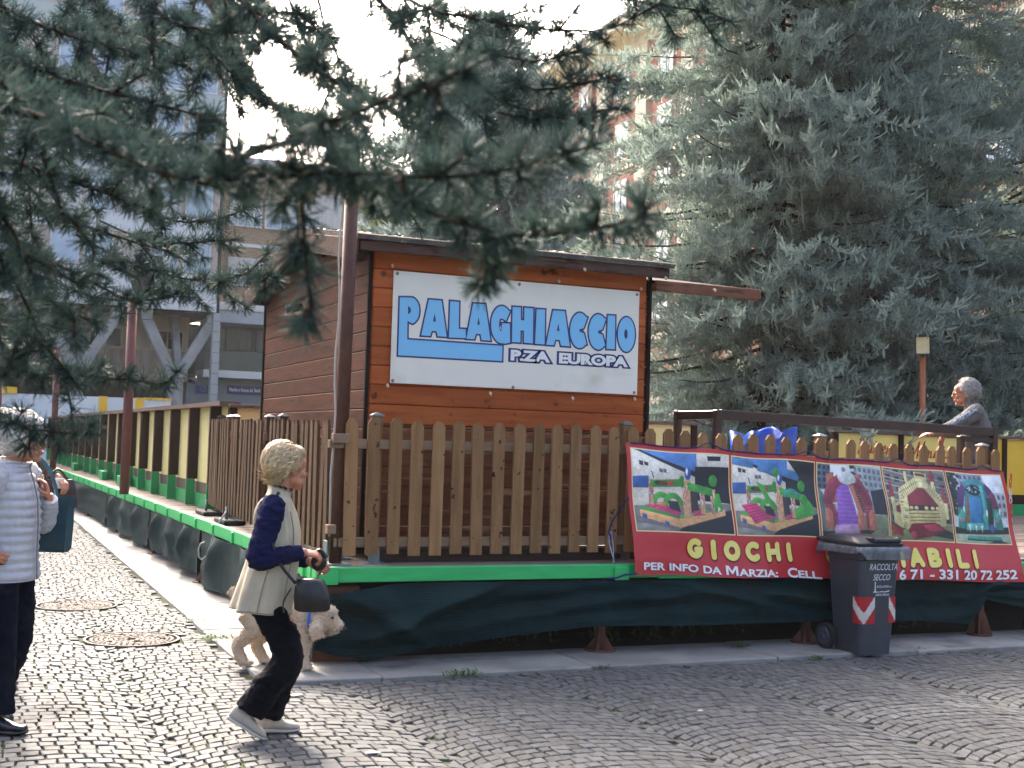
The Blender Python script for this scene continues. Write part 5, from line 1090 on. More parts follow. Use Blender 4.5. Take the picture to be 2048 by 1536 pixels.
def conifer(label, x, y, H_, R_, zb, ns, seed, mat_, width=.0145, shoot=.17, prof=None, face=None, group='conifers behind the rink', ztop=None, gap=.0):
    rg = np.random.default_rng(seed); t = thing('conifer_tree', label, 'tree', (x, y, 0), group)
    m = MB(); m.tube([(x, y, 0), (x+.05, y, H_*.3), (x-.05, y+.05, H_*.65), (x, y, H_)], [.24, .2, .12, .03], 12); m.build('trunk', m_bark, t, True)
    SP, SD, SL, ST = [], [], [], []; lm = MB(); UPV = np.array([0, 0, 1.])
    # main limbs: each bears sprays along its outer part; lumps come from limbs of uneven length
    nb = ns//9; c0 = np.array([x, y, 0.])
    for i in range(nb):
        u = min(.985, max(0, (i+rg.uniform(-.45, .45))/nb)); z = zb+(H_-zb)*u; L = R_*prof(u)*rg.uniform(.70, 1.15)+.2; ph = i*2.39996+rg.uniform(-.5, .5)
        if face is not None and abs((ph-face+math.pi) % (2*math.pi)-math.pi) > 2.0 and rg.random() < .6: continue
        if gap and rg.random() < gap: continue
        e = np.array([math.cos(ph), math.sin(ph), 0]); side = np.array([-e[1], e[0], 0]); dr = rg.uniform(.15, .45); n = 12; tt = np.linspace(0, 1, n)
        C_ = c0+np.array([0, 0, z])+np.outer(tt*L, e)+np.outer(L*(-dr*tt+.22*tt**2.5), UPV)+np.outer(np.sin(tt*3+rg.uniform(0, 6))*.08*L*tt, side)
        lm.tube([tuple(q) for q in C_[::2]], list(np.linspace(.04, .008, 6)), 5, cap=False); T_ = nrm(np.gradient(C_, axis=0)); base_t = np.clip(rg.normal(.5, .16), 0, 1)
        nk = max(4, int(5+L*2.4))
        for k_ in range(nk+5):
            f = rg.uniform(.12, 1.0)**.75 if k_ < nk else rg.uniform(.04, .3); a = C_[0]*0+np.array([np.interp(f, tt, C_[:, q]) for q in range(3)]); ang = rg.uniform(-1.15, 1.15)
            d = nrm(e*math.cos(ang)+side*math.sin(ang)+UPV*rg.uniform(-.55, .05)); l = rg.uniform(.55, 1.15)*min(1.2, .35+.28*L); m_ = max(6, int(l/.058)); v = np.linspace(.04, 1, m_)
            sag = rg.uniform(.1, .5); Q = a+np.outer(v*l, d)+np.outer(l*(-sag*v+.55*sag*v**3+.12*v**4), UPV); s2 = nrm(np.cross(d, UPV)); tl = (1-.62*v)
            for sg in (-1, 1):
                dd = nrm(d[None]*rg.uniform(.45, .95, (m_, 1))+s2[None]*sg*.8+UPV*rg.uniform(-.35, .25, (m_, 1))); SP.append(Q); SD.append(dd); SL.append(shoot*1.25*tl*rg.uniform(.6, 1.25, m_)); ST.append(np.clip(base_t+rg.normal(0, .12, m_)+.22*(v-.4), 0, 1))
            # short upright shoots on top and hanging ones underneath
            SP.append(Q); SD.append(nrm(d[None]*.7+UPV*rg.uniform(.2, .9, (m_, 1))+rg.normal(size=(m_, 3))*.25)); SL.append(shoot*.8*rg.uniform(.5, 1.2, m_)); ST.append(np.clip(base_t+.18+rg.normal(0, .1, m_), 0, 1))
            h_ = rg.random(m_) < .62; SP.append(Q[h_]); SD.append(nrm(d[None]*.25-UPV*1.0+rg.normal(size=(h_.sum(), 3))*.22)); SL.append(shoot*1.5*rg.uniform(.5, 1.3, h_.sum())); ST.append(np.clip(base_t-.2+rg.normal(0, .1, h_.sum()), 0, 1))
            SP.append(Q[-1:]); SD.append(nrm(d+UPV*.3)[None]); SL.append(np.array([shoot*1.4])); ST.append(np.array([.8]))
    P = np.concatenate(SP); D = np.concatenate(SD); L = np.concatenate(SL); T = np.concatenate(ST)
    V, F = fingers(P, D, L, width*rg.uniform(.7, 1.25, len(P)), rg)
    lm.build('limbs', m_bark, t)
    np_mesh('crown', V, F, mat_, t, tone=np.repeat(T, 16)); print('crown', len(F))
def wprof(u): return (1-u)**.8*(1 if u > .08 else .8+2.5*u)
FACE = -math.pi/2-.5
conifer('tall grey green conifer with its yellow sunlit left edge, right of the hut roof', 13.55, 19.25, 22, 3.5, 1.4, 3300, 1, m_need, prof=lambda u: (1-u)**.7*(1 if u > .06 else .85+2.5*u), face=FACE)
conifer('broad blue grey conifer filling the sky above the yellow rink barrier', 16.0, 17.9+1.6, 21, 3.9, 2.2, 3300, 2, m_need, prof=wprof, face=FACE)
conifer('dark conifer at the right edge above the man, brick showing through it', 20.0, 19.0, 19, 4.2, 2.4, 2500, 3, m_need, prof=wprof, face=FACE, gap=.25)
conifer('rounded blue grey conifer in the middle distance directly above the hut roof', 14.35, 35.6, 15.0, 4.0, 1.0, 2400, 4, m_need2, width=.024, shoot=.26, prof=lambda u: (1-u**2.2)**.8*(1 if u > .1 else .8+2*u), face=FACE)
conifer('yellow green conifer low between the brown pole and the middle conifer', 13.6, 42.0, 11.0, 3.0, .8, 800, 5, M('conifer_needles_yellow', '#7d875c', '#98a072', rough=.6, scale=1.2, transl=.3, tone=True), width=.028, shoot=.28, prof=wprof, face=FACE)

# ---- the overhanging cedar in the foreground
m_ced = M('cedar_needles', '#303f3d', '#4d605a', rough=.6, scale=14, transl=.2, tone=True, spec=.08); m_twig = M('cedar_twig', '#2e241e', '#41342a', spec=.1, rough=.9, scale=40, bump=.4, bscale=90)
cedar = thing('cedar_tree', 'dark green cedar with overhanging branches across the upper left foreground', 'tree', (-2.3, 1.4, 0))
m = MB(); m.tube([(-2.3, 1.4, 0), (-2.32, 1.42, 2), (-2.2, 1.5, 5), (-2.25, 1.4, 9)], [.36, .30, .24, .12], 16); m.build('trunk', m_bark, cedar, True)
CP, CD, CL_, CT = [], [], [], []
tw = MB(); rgc = np.random.default_rng(17)
def whorls(P, T, sc=1.0, step=.015, tn=.5, n0=29):
    """needle rosettes along a twig given as points"""
    P = np.array(P); seg = np.linalg.norm(np.diff(P, axis=0), axis=1); cum = np.concatenate([[0], np.cumsum(seg)]); k_ = max(2, int(cum[-1]/step)); s_ = np.linspace(0, cum[-1], k_)
    Q = np.stack([np.interp(s_, cum, P[:, a]) for a in range(3)], 1); Tn = nrm(np.gradient(Q, axis=0)) if k_ > 1 else np.array([[0, 0, 1.]])
    for q, t in zip(Q, Tn):
        a = nrm(rgc.normal(size=3)); out = nrm(np.cross(t, a)); c = q+out*.004; n = int(n0*rgc.uniform(.7, 1.2))
        d = nrm(nrm(out*.75+t*.35)[None]*.62+rgc.normal(size=(n, 3))*.55)
        CP.append(np.repeat(c[None], n, 0)); CD.append(d); CL_.append(.033*sc*rgc.uniform(.75, 1.15, n)); CT.append(np.full(n, np.clip(rgc.normal(tn, .2), 0, 1)))
    n = 26; CP.append(np.repeat(Q[-1][None], n, 0)); CD.append(nrm(Tn[-1][None]*.9+rgc.normal(size=(n, 3))*.45)); CL_.append(.028*sc*np.ones(n)); CT.append(np.full(n, tn))
def limb(pts, thick, tl, dens, droop=.35, sc=1.0, sub=.45, tn=.5, bare=0.):
    P = np.array([at(*q) for q in pts]); seg = np.linalg.norm(np.diff(P, axis=0), axis=1); cum = np.concatenate([[0], np.cumsum(seg)]); N_ = max(6, int(cum[-1]/.04)); s_ = np.linspace(0, cum[-1], N_)
    k_ = np.stack([np.interp(s_, cum, P[:, a]) for a in range(3)], 1)
    for _ in range(3): k_[1:-1] = .25*k_[:-2]+.5*k_[1:-1]+.25*k_[2:]
    k_ += np.cumsum(rgc.normal(size=k_.shape)*.0018, axis=0); tw.tube([tuple(q) for q in k_], list(np.linspace(thick*.6, max(.002, thick*.2), N_)), 7)
    T = nrm(np.gradient(k_, axis=0)); acc = 0.
    b0 = int(N_*bare)
    if tl < .9: whorls(k_[max(b0, int(N_*.25)):], None, sc, .013, tn)
    for i in range(b0, N_):
        acc += .04*dens*1.0
        while acc > 1:
            acc -= 1; f = i/N_; a = nrm(rgc.normal(size=3)); sd_ = nrm(np.cross(T[i], a)); d = nrm(T[i]*rgc.uniform(.45, 1.0)+sd_*.9+np.array([0, 0, -droop*rgc.uniform(0, 1.4)])); l = tl*rgc.uniform(.4, 1.1)*(1-.55*f); n = max(4, int(l/.03)); v = np.linspace(0, 1, n)
            Q = k_[i]+np.outer(v*l, d)+np.outer(-droop*.35*l*v**2, [0, 0, 1]); tw.tube([tuple(q) for q in Q], list(np.linspace(.0034, .0016, n)), 5); whorls(Q, None, sc, .0115, tn)
            if l > .14 and rgc.random() < sub:
                j = n//2; d2 = nrm(d+nrm(np.cross(d, rgc.normal(size=3)))*.9+np.array([0, 0, -droop*.6])); l2 = l*.5; v2 = np.linspace(0, 1, 5); Q2 = Q[j]+np.outer(v2*l2, d2); tw.tube([tuple(q) for q in Q2], list(np.linspace(.0026, .0014, 5)), 5); whorls(Q2, None, sc, .0115, tn)
B = limb
# blurred near boughs
B([(-200, 150, 1.6), (150, 260, 1.45), (330, 360, 1.35), (480, 345, 1.3), (640, 320, 1.25), (820, 345, 1.2), (960, 340, 1.15), (1105, 292, 1.12)], .008, .075, 17, .2, 1.0)
B([(430, 330, 1.35), (580, 265, 1.25), (700, 215, 1.15), (820, 165, 1.08), (935, 118, 1.02)], .006, .055, 14, .2, 1.0, tn=.3)
B([(560, 330, 1.35), (700, 360, 1.3), (790, 385, 1.25), (870, 440, 1.2), (960, 475, 1.18), (1090, 490, 1.15), (1180, 462, 1.12), (1275, 436, 1.1)], .006, .038, 16, .0, .9)
B([(965, 470, 1.2), (982, 505, 1.2), (976, 548, 1.2)], .003, .03, 12, .4, .85)
B([(590, 300, 1.3), (592, 400, 1.27), (590, 480, 1.25), (606, 550, 1.24), (612, 610, 1.24)], .0035, .028, 14, .6, 1.0, tn=.35)
# the backlit limb from the top
B([(380, -80, 2.6), (450, 80, 2.45), (500, 165, 2.35), (560, 210, 2.2), (640, 250, 2.0), (720, 300, 1.9)], .016, .24, 9, .3)
B([(620, -60, 2.9), (660, 80, 2.8), (700, 190, 2.7), (760, 330, 2.6), (800, 420, 2.6)], .006, .16, 6, .4)
B([(560, -60, 2.6), (600, 60, 2.6), (640, 150, 2.5), (690, 210, 2.4)], .006, .2, 9, .4)
B([(700, -60, 2.4), (790, 30, 2.3), (840, 130, 2.2), (900, 200, 2.1), (960, 250, 2.1)], .009, .22, 10, .25)
# sprays reaching right across the top
B([(720, -60, 2.8), (860, 20, 2.7), (1000, 50, 2.6), (1130, 62, 2.5), (1230, 62, 2.45), (1300, 12, 2.4), (1340, -20, 2.4)], .007, .13, 13, .15)
B([(1180, -40, 2.6), (1300, 10, 2.5), (1400, 5, 2.45), (1470, 38, 2.4)], .005, .10, 11, .15)
B([(860, 60, 2.4), (960, 110, 2.3), (1060, 130, 2.25), (1150, 100, 2.2)], .005, .12, 10, .2)
B([(800, 60, 2.4), (900, 150, 2.3), (1000, 205, 2.2), (1080, 235, 2.15), (1160, 250, 2.1)], .005, .13, 11, .2)
B([(940, 170, 2.3), (1060, 190, 2.2), (1140, 185, 2.2), (1205, 160, 2.15)], .004, .11, 11, .1)
B([(980, 215, 2.2), (1090, 240, 2.15), (1180, 215, 2.1), (1245, 205, 2.1)], .004, .10, 11, .1)
B([(860, -60, 3.4), (870, 30, 3.3), (930, 60, 3.2), (1020, 80, 3.1)], .006, .2, 9, .3)
# dense left mass
for i, (x0, y0, x1, y1, x2, y2, d0, d1, dn) in enumerate([(-160, -60, 120, 60, 380, 130, 2.6, 2.2, 10), (-160, 40, 100, 150, 430, 240, 2.2, 1.9, 11), (60, -120, 220, 40, 420, 120, 3.0, 2.6, 10), (-140, 120, 60, 230, 330, 300, 3.0, 2.6, 10), (-160, 240, 40, 330, 300, 420, 2.4, 2.2, 11),
        (-160, 330, 60, 420, 340, 500, 3.2, 3.0, 9), (-150, 420, 60, 500, 280, 600, 2.6, 2.5, 11), (-150, 500, 30, 550, 200, 640, 2.2, 2.1, 11), (-140, 40, 20, 160, 120, 420, 1.9, 1.8, 9), (-100, -100, 40, 120, 60, 520, 2.8, 2.6, 9), (120, -100, 170, 120, 240, 380, 3.4, 3.1, 9),
        (240, -80, 330, 60, 470, 60, 2.2, 2.0, 11), (300, -100, 420, 10, 620, 30, 2.9, 2.7, 10), (180, 120, 260, 260, 420, 330, 2.7, 2.5, 9), (-170, 160, -60, 340, 0, 560, 2.0, 1.9, 8), (450, -80, 520, 20, 640, 60, 3.4, 3.2, 9)]):
    B([(x0, y0, d0), (x1, y1, (d0+d1)/2), (x2, y2, d1)], .010, .20, dn*1.2, .4)
B([(420, -60, 2.0), (520, 60, 1.9), (640, 150, 1.8), (760, 215, 1.7), (860, 260, 1.65)], .008, .13, 14, .25)
B([(-160, 80, 1.7), (40, 190, 1.65), (200, 250, 1.6), (300, 290, 1.55)], .008, .15, 15, .35)
B([(-120, 300, 1.9), (20, 420, 1.85), (60, 560, 1.8)], .007, .14, 14, .5)
# thin far twigs in focus over the office block
B([(240, 380, 3.4), (340, 440, 3.3), (420, 445, 3.3), (512, 408, 3.2)], .005, .10, 12, .1, 1.0, .3)
B([(200, 440, 3.3), (300, 490, 3.3), (380, 485, 3.2), (462, 478, 3.2)], .005, .10, 12, .1, 1.0, .3)
B([(150, 470, 3.0), (260, 530, 3.0), (330, 550, 2.9), (420, 575, 2.8), (500, 545, 2.7), (545, 560, 2.6)], .006, .16, 12, .3)
B([(60, 540, 3.0), (180, 600, 2.9), (290, 610, 2.9), (372, 592, 2.8)], .006, .13, 13, .25)
B([(-140, 600, 2.4), (20, 650, 2.3), (110, 700, 2.2), (165, 770, 2.2)], .007, .18, 11, .4)
B([(-140, 700, 2.6), (40, 745, 2.5), (180, 760, 2.4), (320, 772, 2.4)], .005, .08, 19, .02)
B([(-140, 800, 2.3), (0, 850, 2.2), (90, 870, 2.15), (178, 880, 2.1)], .005, .07, 19, .1)
B([(-140, 860, 2.3), (-60, 800, 2.2), (-20, 760, 2.2), (30, 720, 2.2)], .006, .12, 15, .1)
B([(-140, 640, 2.2), (-60, 720, 2.1), (-20, 780, 2.1), (-30, 860, 2.1)], .006, .12, 13, .3)
tw.build('boughs', m_twig, cedar, True)
P = np.concatenate(CP); D = np.concatenate(CD); L = np.concatenate(CL_); T = np.concatenate(CT); n = len(P)
A = nrm(np.cross(D, nrm(rgc.normal(size=(n, 3))))); wd = .0009
V = np.stack([P-A*wd, P+A*wd, P+D*(L*.8)[:, None]+A*wd*.8, P+D*L[:, None], P+D*(L*.8)[:, None]-A*wd*.8], 1).reshape(-1, 3)
o_ = (np.arange(n)*5)[:, None]; F3 = np.concatenate([o_+np.array([[0, 1, 2, 4]]), o_+np.array([[4, 2, 3, 3]])])
F4 = (o_+np.array([[0, 1, 2, 4]])); F3 = (o_+np.array([[4, 2, 3]]))
np_mesh('needles', V, np.concatenate([np.concatenate([F4[:, [0, 1, 2]], F4[:, [0, 2, 3]]]), F3]), m_ced, cedar, tone=np.repeat(T, 5))
print('cedar needles', n)

# ================================================================== PEOPLE AND DOG
def skin_mat(name, c1, c2):
    m = M(name, c1, c2, rough=.5, scale=18, bump=.15, bscale=160, c3='#8a4a3a', scale3=9, lo3=.62, hi3=.85)
    b = [n for n in m.node_tree.nodes if n.type == 'BSDF_PRINCIPLED'][0]; b.inputs['Subsurface Weight'].default_value = .12; b.inputs['Subsurface Radius'].default_value = (.012, .005, .003); return m
m_skin = skin_mat('skin', '#b97f62', '#a86c52')
def fuse(mb, name, mat, parent, voxel=.005, it=4, wr=None, smooth=True):
    """melt overlapping closed shapes into one continuous surface"""
    org = ORG[parent.name]; me = bpy.data.meshes.new(name); me.from_pydata([tuple(Vector(q)-org) for q in mb.v], [], mb.f)
    bm = bmesh.new(); bm.from_mesh(me); bmesh.ops.recalc_face_normals(bm, faces=bm.faces); bm.to_mesh(me); bm.free()
    o = bpy.data.objects.new('tmp', me); COL.objects.link(o); r_ = o.modifiers.new('r', 'REMESH'); r_.mode = 'VOXEL'; r_.voxel_size = voxel; r_.adaptivity = 0
    s_ = o.modifiers.new('s', 'SMOOTH'); s_.factor = .5; s_.iterations = it
    dg = bpy.context.evaluated_depsgraph_get(); m2 = bpy.data.meshes.new_from_object(o.evaluated_get(dg)); bpy.data.objects.remove(o); bpy.data.meshes.remove(me); m2.name = name
    if wr: wrinkle(m2, *wr)
    return link(name, m2, mat, parent, smooth, org)
def wrinkle(me, amp, sx, sy, sz, seed, ridged=True):
    n = len(me.vertices); co = np.empty(n*3, np.float32); me.vertices.foreach_get('co', co); no = np.empty(n*3, np.float32); me.vertices.foreach_get('normal', no); co = co.reshape(-1, 3); no = no.reshape(-1, 3)
    d = np.array([fbm(c[0]*sx+seed, c[1]*sy, c[2]*sz, 3) for c in co.tolist()])
    if ridged: d = np.abs(d)*1.6-.25
    me.vertices.foreach_set('co', (co+no*(d*amp)[:, None].astype(np.float32)).ravel()); me.update()
class Fig:
    def __init__(s, name, label, cat, loc, fwd, group=None):
        f = Vector(fwd); f.z = 0; f.normalize(); s.o = Vector(loc); s.R = Matrix(((f.x, -f.y, 0), (f.y, f.x, 0), (0, 0, 1))); s.t = thing(name, label, cat, loc, group)
    def __call__(s, *p): p = p[0] if len(p) == 1 else p; return s.o+s.R @ Vector(p)
    def P(s, pts): return [s(q) for q in pts]
    def E(s, mb, c, r, rot=None): mb.ell(s(c), r, s.R @ rot if rot else s.R)
    def tube(s, mb, pts, r, n=16): mb.tube(s.P(smoothpts(pts)), smoothr(r, len(pts)), n)
def smoothpts(pts, k=5):
    p = [Vector(q) for q in pts]; o = []
    for i in range(len(p)-1):
        a, b, c, d = p[max(i-1, 0)], p[i], p[i+1], p[min(i+2, len(p)-1)]
        for j in range(k):
            t = j/k; o.append(.5*((2*b)+(c-a)*t+(2*a-5*b+4*c-d)*t*t+(3*b-a-3*c+d)*t**3))
    o.append(p[-1]); return o
def smoothr(r, n, k=5): return list(np.interp(np.linspace(0, n-1, (n-1)*k+1), range(n), r))
def head_frame(yaw, pitch): return Matrix.Rotation(yaw, 3, 'Z') @ Matrix.Rotation(-pitch, 3, 'Y')
def head_shapes(F, mb, c, H, s=1.0, old=True):
    def e(p, r): F.E(mb, Vector(c)+H @ (Vector(p)*s), tuple(q*s for q in r), H)
    e((-.012, 0, .036), (.096, .076, .090)); e((.034, 0, -.03), (.056, .056, .078)); e((.02, 0, -.058), (.05, .052, .04)); e((.070, 0, -.093), (.021, .024, .018)); e((.060, 0, .045), (.036, .058, .045))
    e((.080, 0, .026), (.013, .046, .010)); e((.100, 0, .006), (.010, .011, .026)); e((.108, 0, -.018), (.014, .011, .013)); e((.099, 0, -.029), (.014, .019, .009))
    for y_ in (-1, 1):
        e((.064, .036*y_, -.022), (.024, .022, .024)); e((.0, .074*y_, -.004), (.019, .008, .031)); e((-.004, .079*y_, .006), (.014, .006, .016)); e((.080, .030*y_, .006), (.009, .015, .010)); e((.045, .045*y_, -.065), (.03, .018, .022))
    e((.091, 0, -.052), (.011, .024, .007)); e((.090, 0, -.064), (.011, .021, .008)); e((.086, 0, -.058), (.008, .027, .005))
def eyes(F, c, H, s=1.0):
    for y_ in (-1, 1):
        m = MB(); F.E(m, Vector(c)+H @ (Vector((.080, .031*y_, .010))*s), (.012*s,)*3); o = m.build('eye', M('eye_white', '#c9c2b8', rough=.2), F.t, True)
        m = MB(); F.E(m, Vector(c)+H @ (Vector((.0895, .031*y_, .010))*s), (.0036*s, .0058*s, .0058*s), H); m.build('iris', M('iris_dark', '#2a1d16', rough=.15), o, True)
def hand(F, mb, w, d, n, th, curl=.5, s=1.0, spread=.12):
    """w wrist, d direction of the fingers, n palm normal, th side of the thumb"""
    w, d, n, th = Vector(w), Vector(d).normalized(), Vector(n).normalized(), Vector(th).normalized(); th = (th-d*th.dot(d)).normalized(); n = d.cross(th)*(1 if d.cross(th).dot(n) > 0 else -1)
    rot = Matrix((d, th, n)).transposed(); F.E(mb, w+d*.048*s, (.050*s, .040*s, .015*s), rot); F.E(mb, w+d*.03*s+th*.02*s+n*.006*s, (.03*s, .02*s, .016*s), rot)
    F.tube(mb, [w-d*.03*s, w+d*.02*s], [.024*s, .025*s], 12)
    for i, (o_, ln) in enumerate(((.030, .92), (.010, 1.0), (-.010, .95), (-.029, .74))):
        b = w+d*(.088 if i < 3 else .08)*s+th*o_*s; v = (d+th*(o_*spread*6)).normalized(); pts = [b-d*.012*s, b]; a = 0
        for sg, k_ in ((.043, .75), (.028, 1.0), (.022, .7)):
            a += curl*k_*(1+.12*i); u = v*math.cos(a)+n*math.sin(a); b = b+u*(sg*ln*s); pts.append(b)
        mb.tube(F.P(pts), [q*s for q in (.0098, .0095, .0086, .0078, .0062)], 9)
    b = w+d*.022*s+th*.030*s+n*.006*s; v = (d*.62+th*.70+n*.35).normalized(); p1 = b+v*.038*s; v2 = (d*.85+th*.15+n*(.2+curl*.5)).normalized(); mb.tube(F.P([b, p1, p1+v2*.030*s, p1+v2*.045*s]), [q*s for q in (.0135, .0112, .0095, .007)], 9)
def strands(F, name, mat, c, H, surf, N, ln, wd, keep, flow, seed, lift=.2, curl=.3, parent=None):
    """thin tapered locks lying on an ellipsoid"""
    rg = np.random.default_rng(seed); V, Fc, T = [], [], []; cen, rad_ = Vector(surf[0]), Vector(surf[1]); k_ = 0; HR = F.R @ H; C0 = F(Vector(c))
    while k_ < N:
        u = Vector(rg.normal(size=3)).normalized(); p = Vector((cen.x+u.x*rad_.x, cen.y+u.y*rad_.y, cen.z+u.z*rad_.z))
        if not keep(p, u): continue
        k_ += 1; nn = Vector((u.x/rad_.x, u.y/rad_.y, u.z/rad_.z)).normalized(); d = Vector(flow(p, u))+Vector(rg.normal(size=3))*curl; d = (d-nn*d.dot(nn)).normalized(); s_ = nn.cross(d); L = ln*rg.uniform(.6, 1.3); b = len(V); q = p.copy(); cv = rg.normal()*.5
        for j in range(5):
            f = j/4; w_ = wd*(1-.75*f)*(.6 if j == 0 else 1); lf = nn*(.002+lift*L*math.sin(f*2.4)*.5)
            for sg in (-1, 1): V.append(tuple(C0+HR @ (q+lf+s_*(w_*sg))))
            d2 = (d+s_*(cv*f)).normalized(); q = q+d2*(L/4); e_ = Vector(((q.x-cen.x)/rad_.x, (q.y-cen.y)/rad_.y, (q.z-cen.z)/rad_.z)); el = e_.length
            if el > 1e-6: q = Vector((cen.x+(q.x-cen.x)/el, cen.y+(q.y-cen.y)/el, cen.z+(q.z-cen.z)/el)) if p.z > cen.z-rad_.z*.6 else q
        for j in range(4): Fc.append((b+2*j, b+2*j+1, b+2*j+3, b+2*j+2))
        T += [float(np.clip(rg.normal(.5, .25), 0, 1))]*10
    return np_mesh(name, np.array(V), np.array(Fc), mat, parent or F.t, True, tone=T)
def shoe(F, heel, toe, up, w, mat, sole_mat, h=.075, sole=.022, name='shoe'):
    heel, toe, up = Vector(heel), Vector(toe), Vector(up).normalized(); d = (toe-heel); L = d.length; d.normalize(); s_ = up.cross(d).normalized(); up = d.cross(s_)
    def ring(t, hw, z0, z1, n=16):
        c = heel+d*(L*t); o = []
        for i in range(n):
            a = 2*math.pi*i/n; x_ = math.cos(a); z_ = math.sin(a); o.append(F(c+s_*(hw*math.copysign(abs(x_)**.75, x_))+up*(z0+(z1-z0)*(.5+.5*math.copysign(abs(z_)**.8, z_)))))
        return o
    m = MB(); m.loft([ring(t, w*a, sole*.8, sole+h*b_) for t, a, b_ in ((0, .35, .55), (.02, .62, .85), (.1, .74, 1.1), (.25, .74, 1.12), (.4, .78, .98), (.55, .9, .72), (.7, 1.0, .52), (.84, .94, .42), (.94, .7, .34), (.99, .35, .2))])
    o = m.build(name, mat, F.t, True)
    m = MB(); m.loft([ring(t, w*a, z_, sole) for t, a, z_ in ((-.01, .4, .006), (.02, .72, 0), (.12, .82, 0), (.4, .84, .002), (.7, 1.06, 0), (.85, 1.0, .003), (.96, .74, .008), (1.01, .35, .014))]); m.build('sole', sole_mat, o, True); return o
def torso_loft(rings, n=64):
    """rings: z, centre x, half depth, half width, squareness -> list of closed rings"""
    o = []
    for z, c, hx, hy, tilt in rings:
        r_ = []
        for i in range(n):
            a = 2*math.pi*i/n; x_ = math.cos(a); y_ = math.sin(a); r_.append(Vector((c+hx*math.copysign(abs(x_)**.85, x_), hy*math.copysign(abs(y_)**.85, y_), z+tilt*x_)))
        o.append(r_)
    return o
def refine(rings, k):
    zs = [i for i in range(len(rings))]; arr = np.array(rings, float); f = np.linspace(0, len(rings)-1, (len(rings)-1)*k+1); out = []
    for t in f:
        i = min(int(t), len(rings)-2); u = t-i; p0, p1, p2, p3 = arr[max(i-1, 0)], arr[i], arr[i+1], arr[min(i+2, len(rings)-1)]
        out.append(.5*(2*p1+(p2-p0)*u+(2*p0-5*p1+4*p2-p3)*u*u+(3*p1-p0-3*p2+p3)*u**3))
    return out
def garment(F, name, mat, rings, disp, k=8, n=96, parent=None, th=.0):
    R_ = torso_loft(refine(rings, k), n); out = []
    for j, r_ in enumerate(R_):
        c = sum(r_, Vector())/n; row = []
        for i, q in enumerate(r_):
            d = (q-c); d.z = 0; d.normalize(); row.append(F(q+d*disp(2*math.pi*i/n, j/(len(R_)-1), q)))
        out.append(row)
    m = MB(); m.loft(out, cap=False); o = m.build(name, mat, parent or F.t, True); F.rows = out
    so = o.modifiers.new('thickness', 'SOLIDIFY'); so.thickness = .006; so.offset = -1; return o

# ---- woman with the dog, seen from the side, head turned away
m_navyc = M('navy_knit', '#0c1130', '#121940', spec=.12, rough=.85, scale=30, bump=.3, bscale=120); m_trou = M('dark_trousers', '#05070d', '#090c14', spec=.08, rough=.8, scale=20, bump=.2, bscale=150)
m_vest = M('cream_vest', '#a89d87', '#b8ae99', rough=.75, scale=6, bump=.25, bscale=140); m_suede = M('beige_suede', '#a99d8d', '#bab0a2', rough=.8, scale=25, bump=.2, bscale=120); m_sole = M('white_sole', '#b9b4a8', rough=.6)
m_blond = M('blond_hair', '#d8c29c', '#9c8058', rough=.5, scale=7, tone=True, rnd=.4); m_blk = M('black_leather', '#0c0d10', '#16181c', rough=.35, scale=9, bump=.3, bscale=40)
W1 = Fig('person', 'woman in a cream vest and navy sleeves walking right with a small dog', 'person', (1.537, 6.70, 0), (math.cos(rad(12)), -math.sin(rad(12)), 0))
b = MB(); hc = (.070, 0, 1.425); H1 = head_frame(rad(27), rad(-4)); head_shapes(W1, b, hc, H1, .98)
W1.tube(b, [(.055, .005, 1.38), (.035, 0, 1.30), (.02, 0, 1.22)], [.050, .050, .065]); W1.E(b, (.02, 0, 1.05), (.09, .15, .2)); W1.E(b, (-.02, 0, .84), (.075, .12, .12))
for sg, kn, an in ((-1, (.125, -.09, .44), (-.105, -.09, .16)), (1, (.13, .08, .43), (.02, .09, .10))): W1.tube(b, [(-.02, .085*sg, .80), kn, an], [.05, .04, .03])
RA = [(-.015, -.165, 1.205), (-.075, -.225, .96), (.155, -.165, .995)]; LA = [(.03, .165, 1.2), (.0, .22, .96), (.20, .08, .93)]
W1.tube(b, RA, [.05, .04, .026]); W1.tube(b, LA, [.05, .04, .026]); hand(W1, b, RA[-1], (.9, .25, -.15), (0, .5, -.9), (.2, .9, .3), .75, .92); hand(W1, b, LA[-1], (.75, -.5, -.35), (0, -.6, -.8), (.5, .4, .6), .85, .92)
fuse(b, 'body', m_skin, W1.t, .0045, 3)
hr = MB(); H_e = lambda p, r: W1.E(hr, Vector(hc)+H1 @ Vector(p), r, H1)
H_e((-.046, 0, .052), (.088, .083, .083)); H_e((-.080, 0, .01), (.056, .076, .082)); H_e((.022, 0, .092), (.066, .072, .044)); H_e((-.078, 0, -.055), (.040, .058, .045)); H_e((-.06, 0, .10), (.07, .07, .05))
hair = fuse(hr, 'hair', m_blond, W1.t, .006, 2, (.006, 12, 12, 18, 4, True))
strands(W1, 'locks', m_blond, hc, H1, ((-.046, 0, .042), (.101, .089, .100)), 1500, .085, .0042, lambda p, u: p.x < .058 and p.z > -.075 and not (p.x > -.025 and p.z < .035), lambda p, u: (-.55, 0, -.5+.3*u.z), 5, .40, .16, hair)
m = MB(); W1.tube(m, [(.045, -.045, 1.325), (.085, 0, 1.318), (.045, .045, 1.325), (-.01, .0, 1.345), (.045, -.045, 1.325)], [.012]*5, 8); m.build('shirt_collar', M('black_knit', '#08090c', rough=.8), W1.t, True)
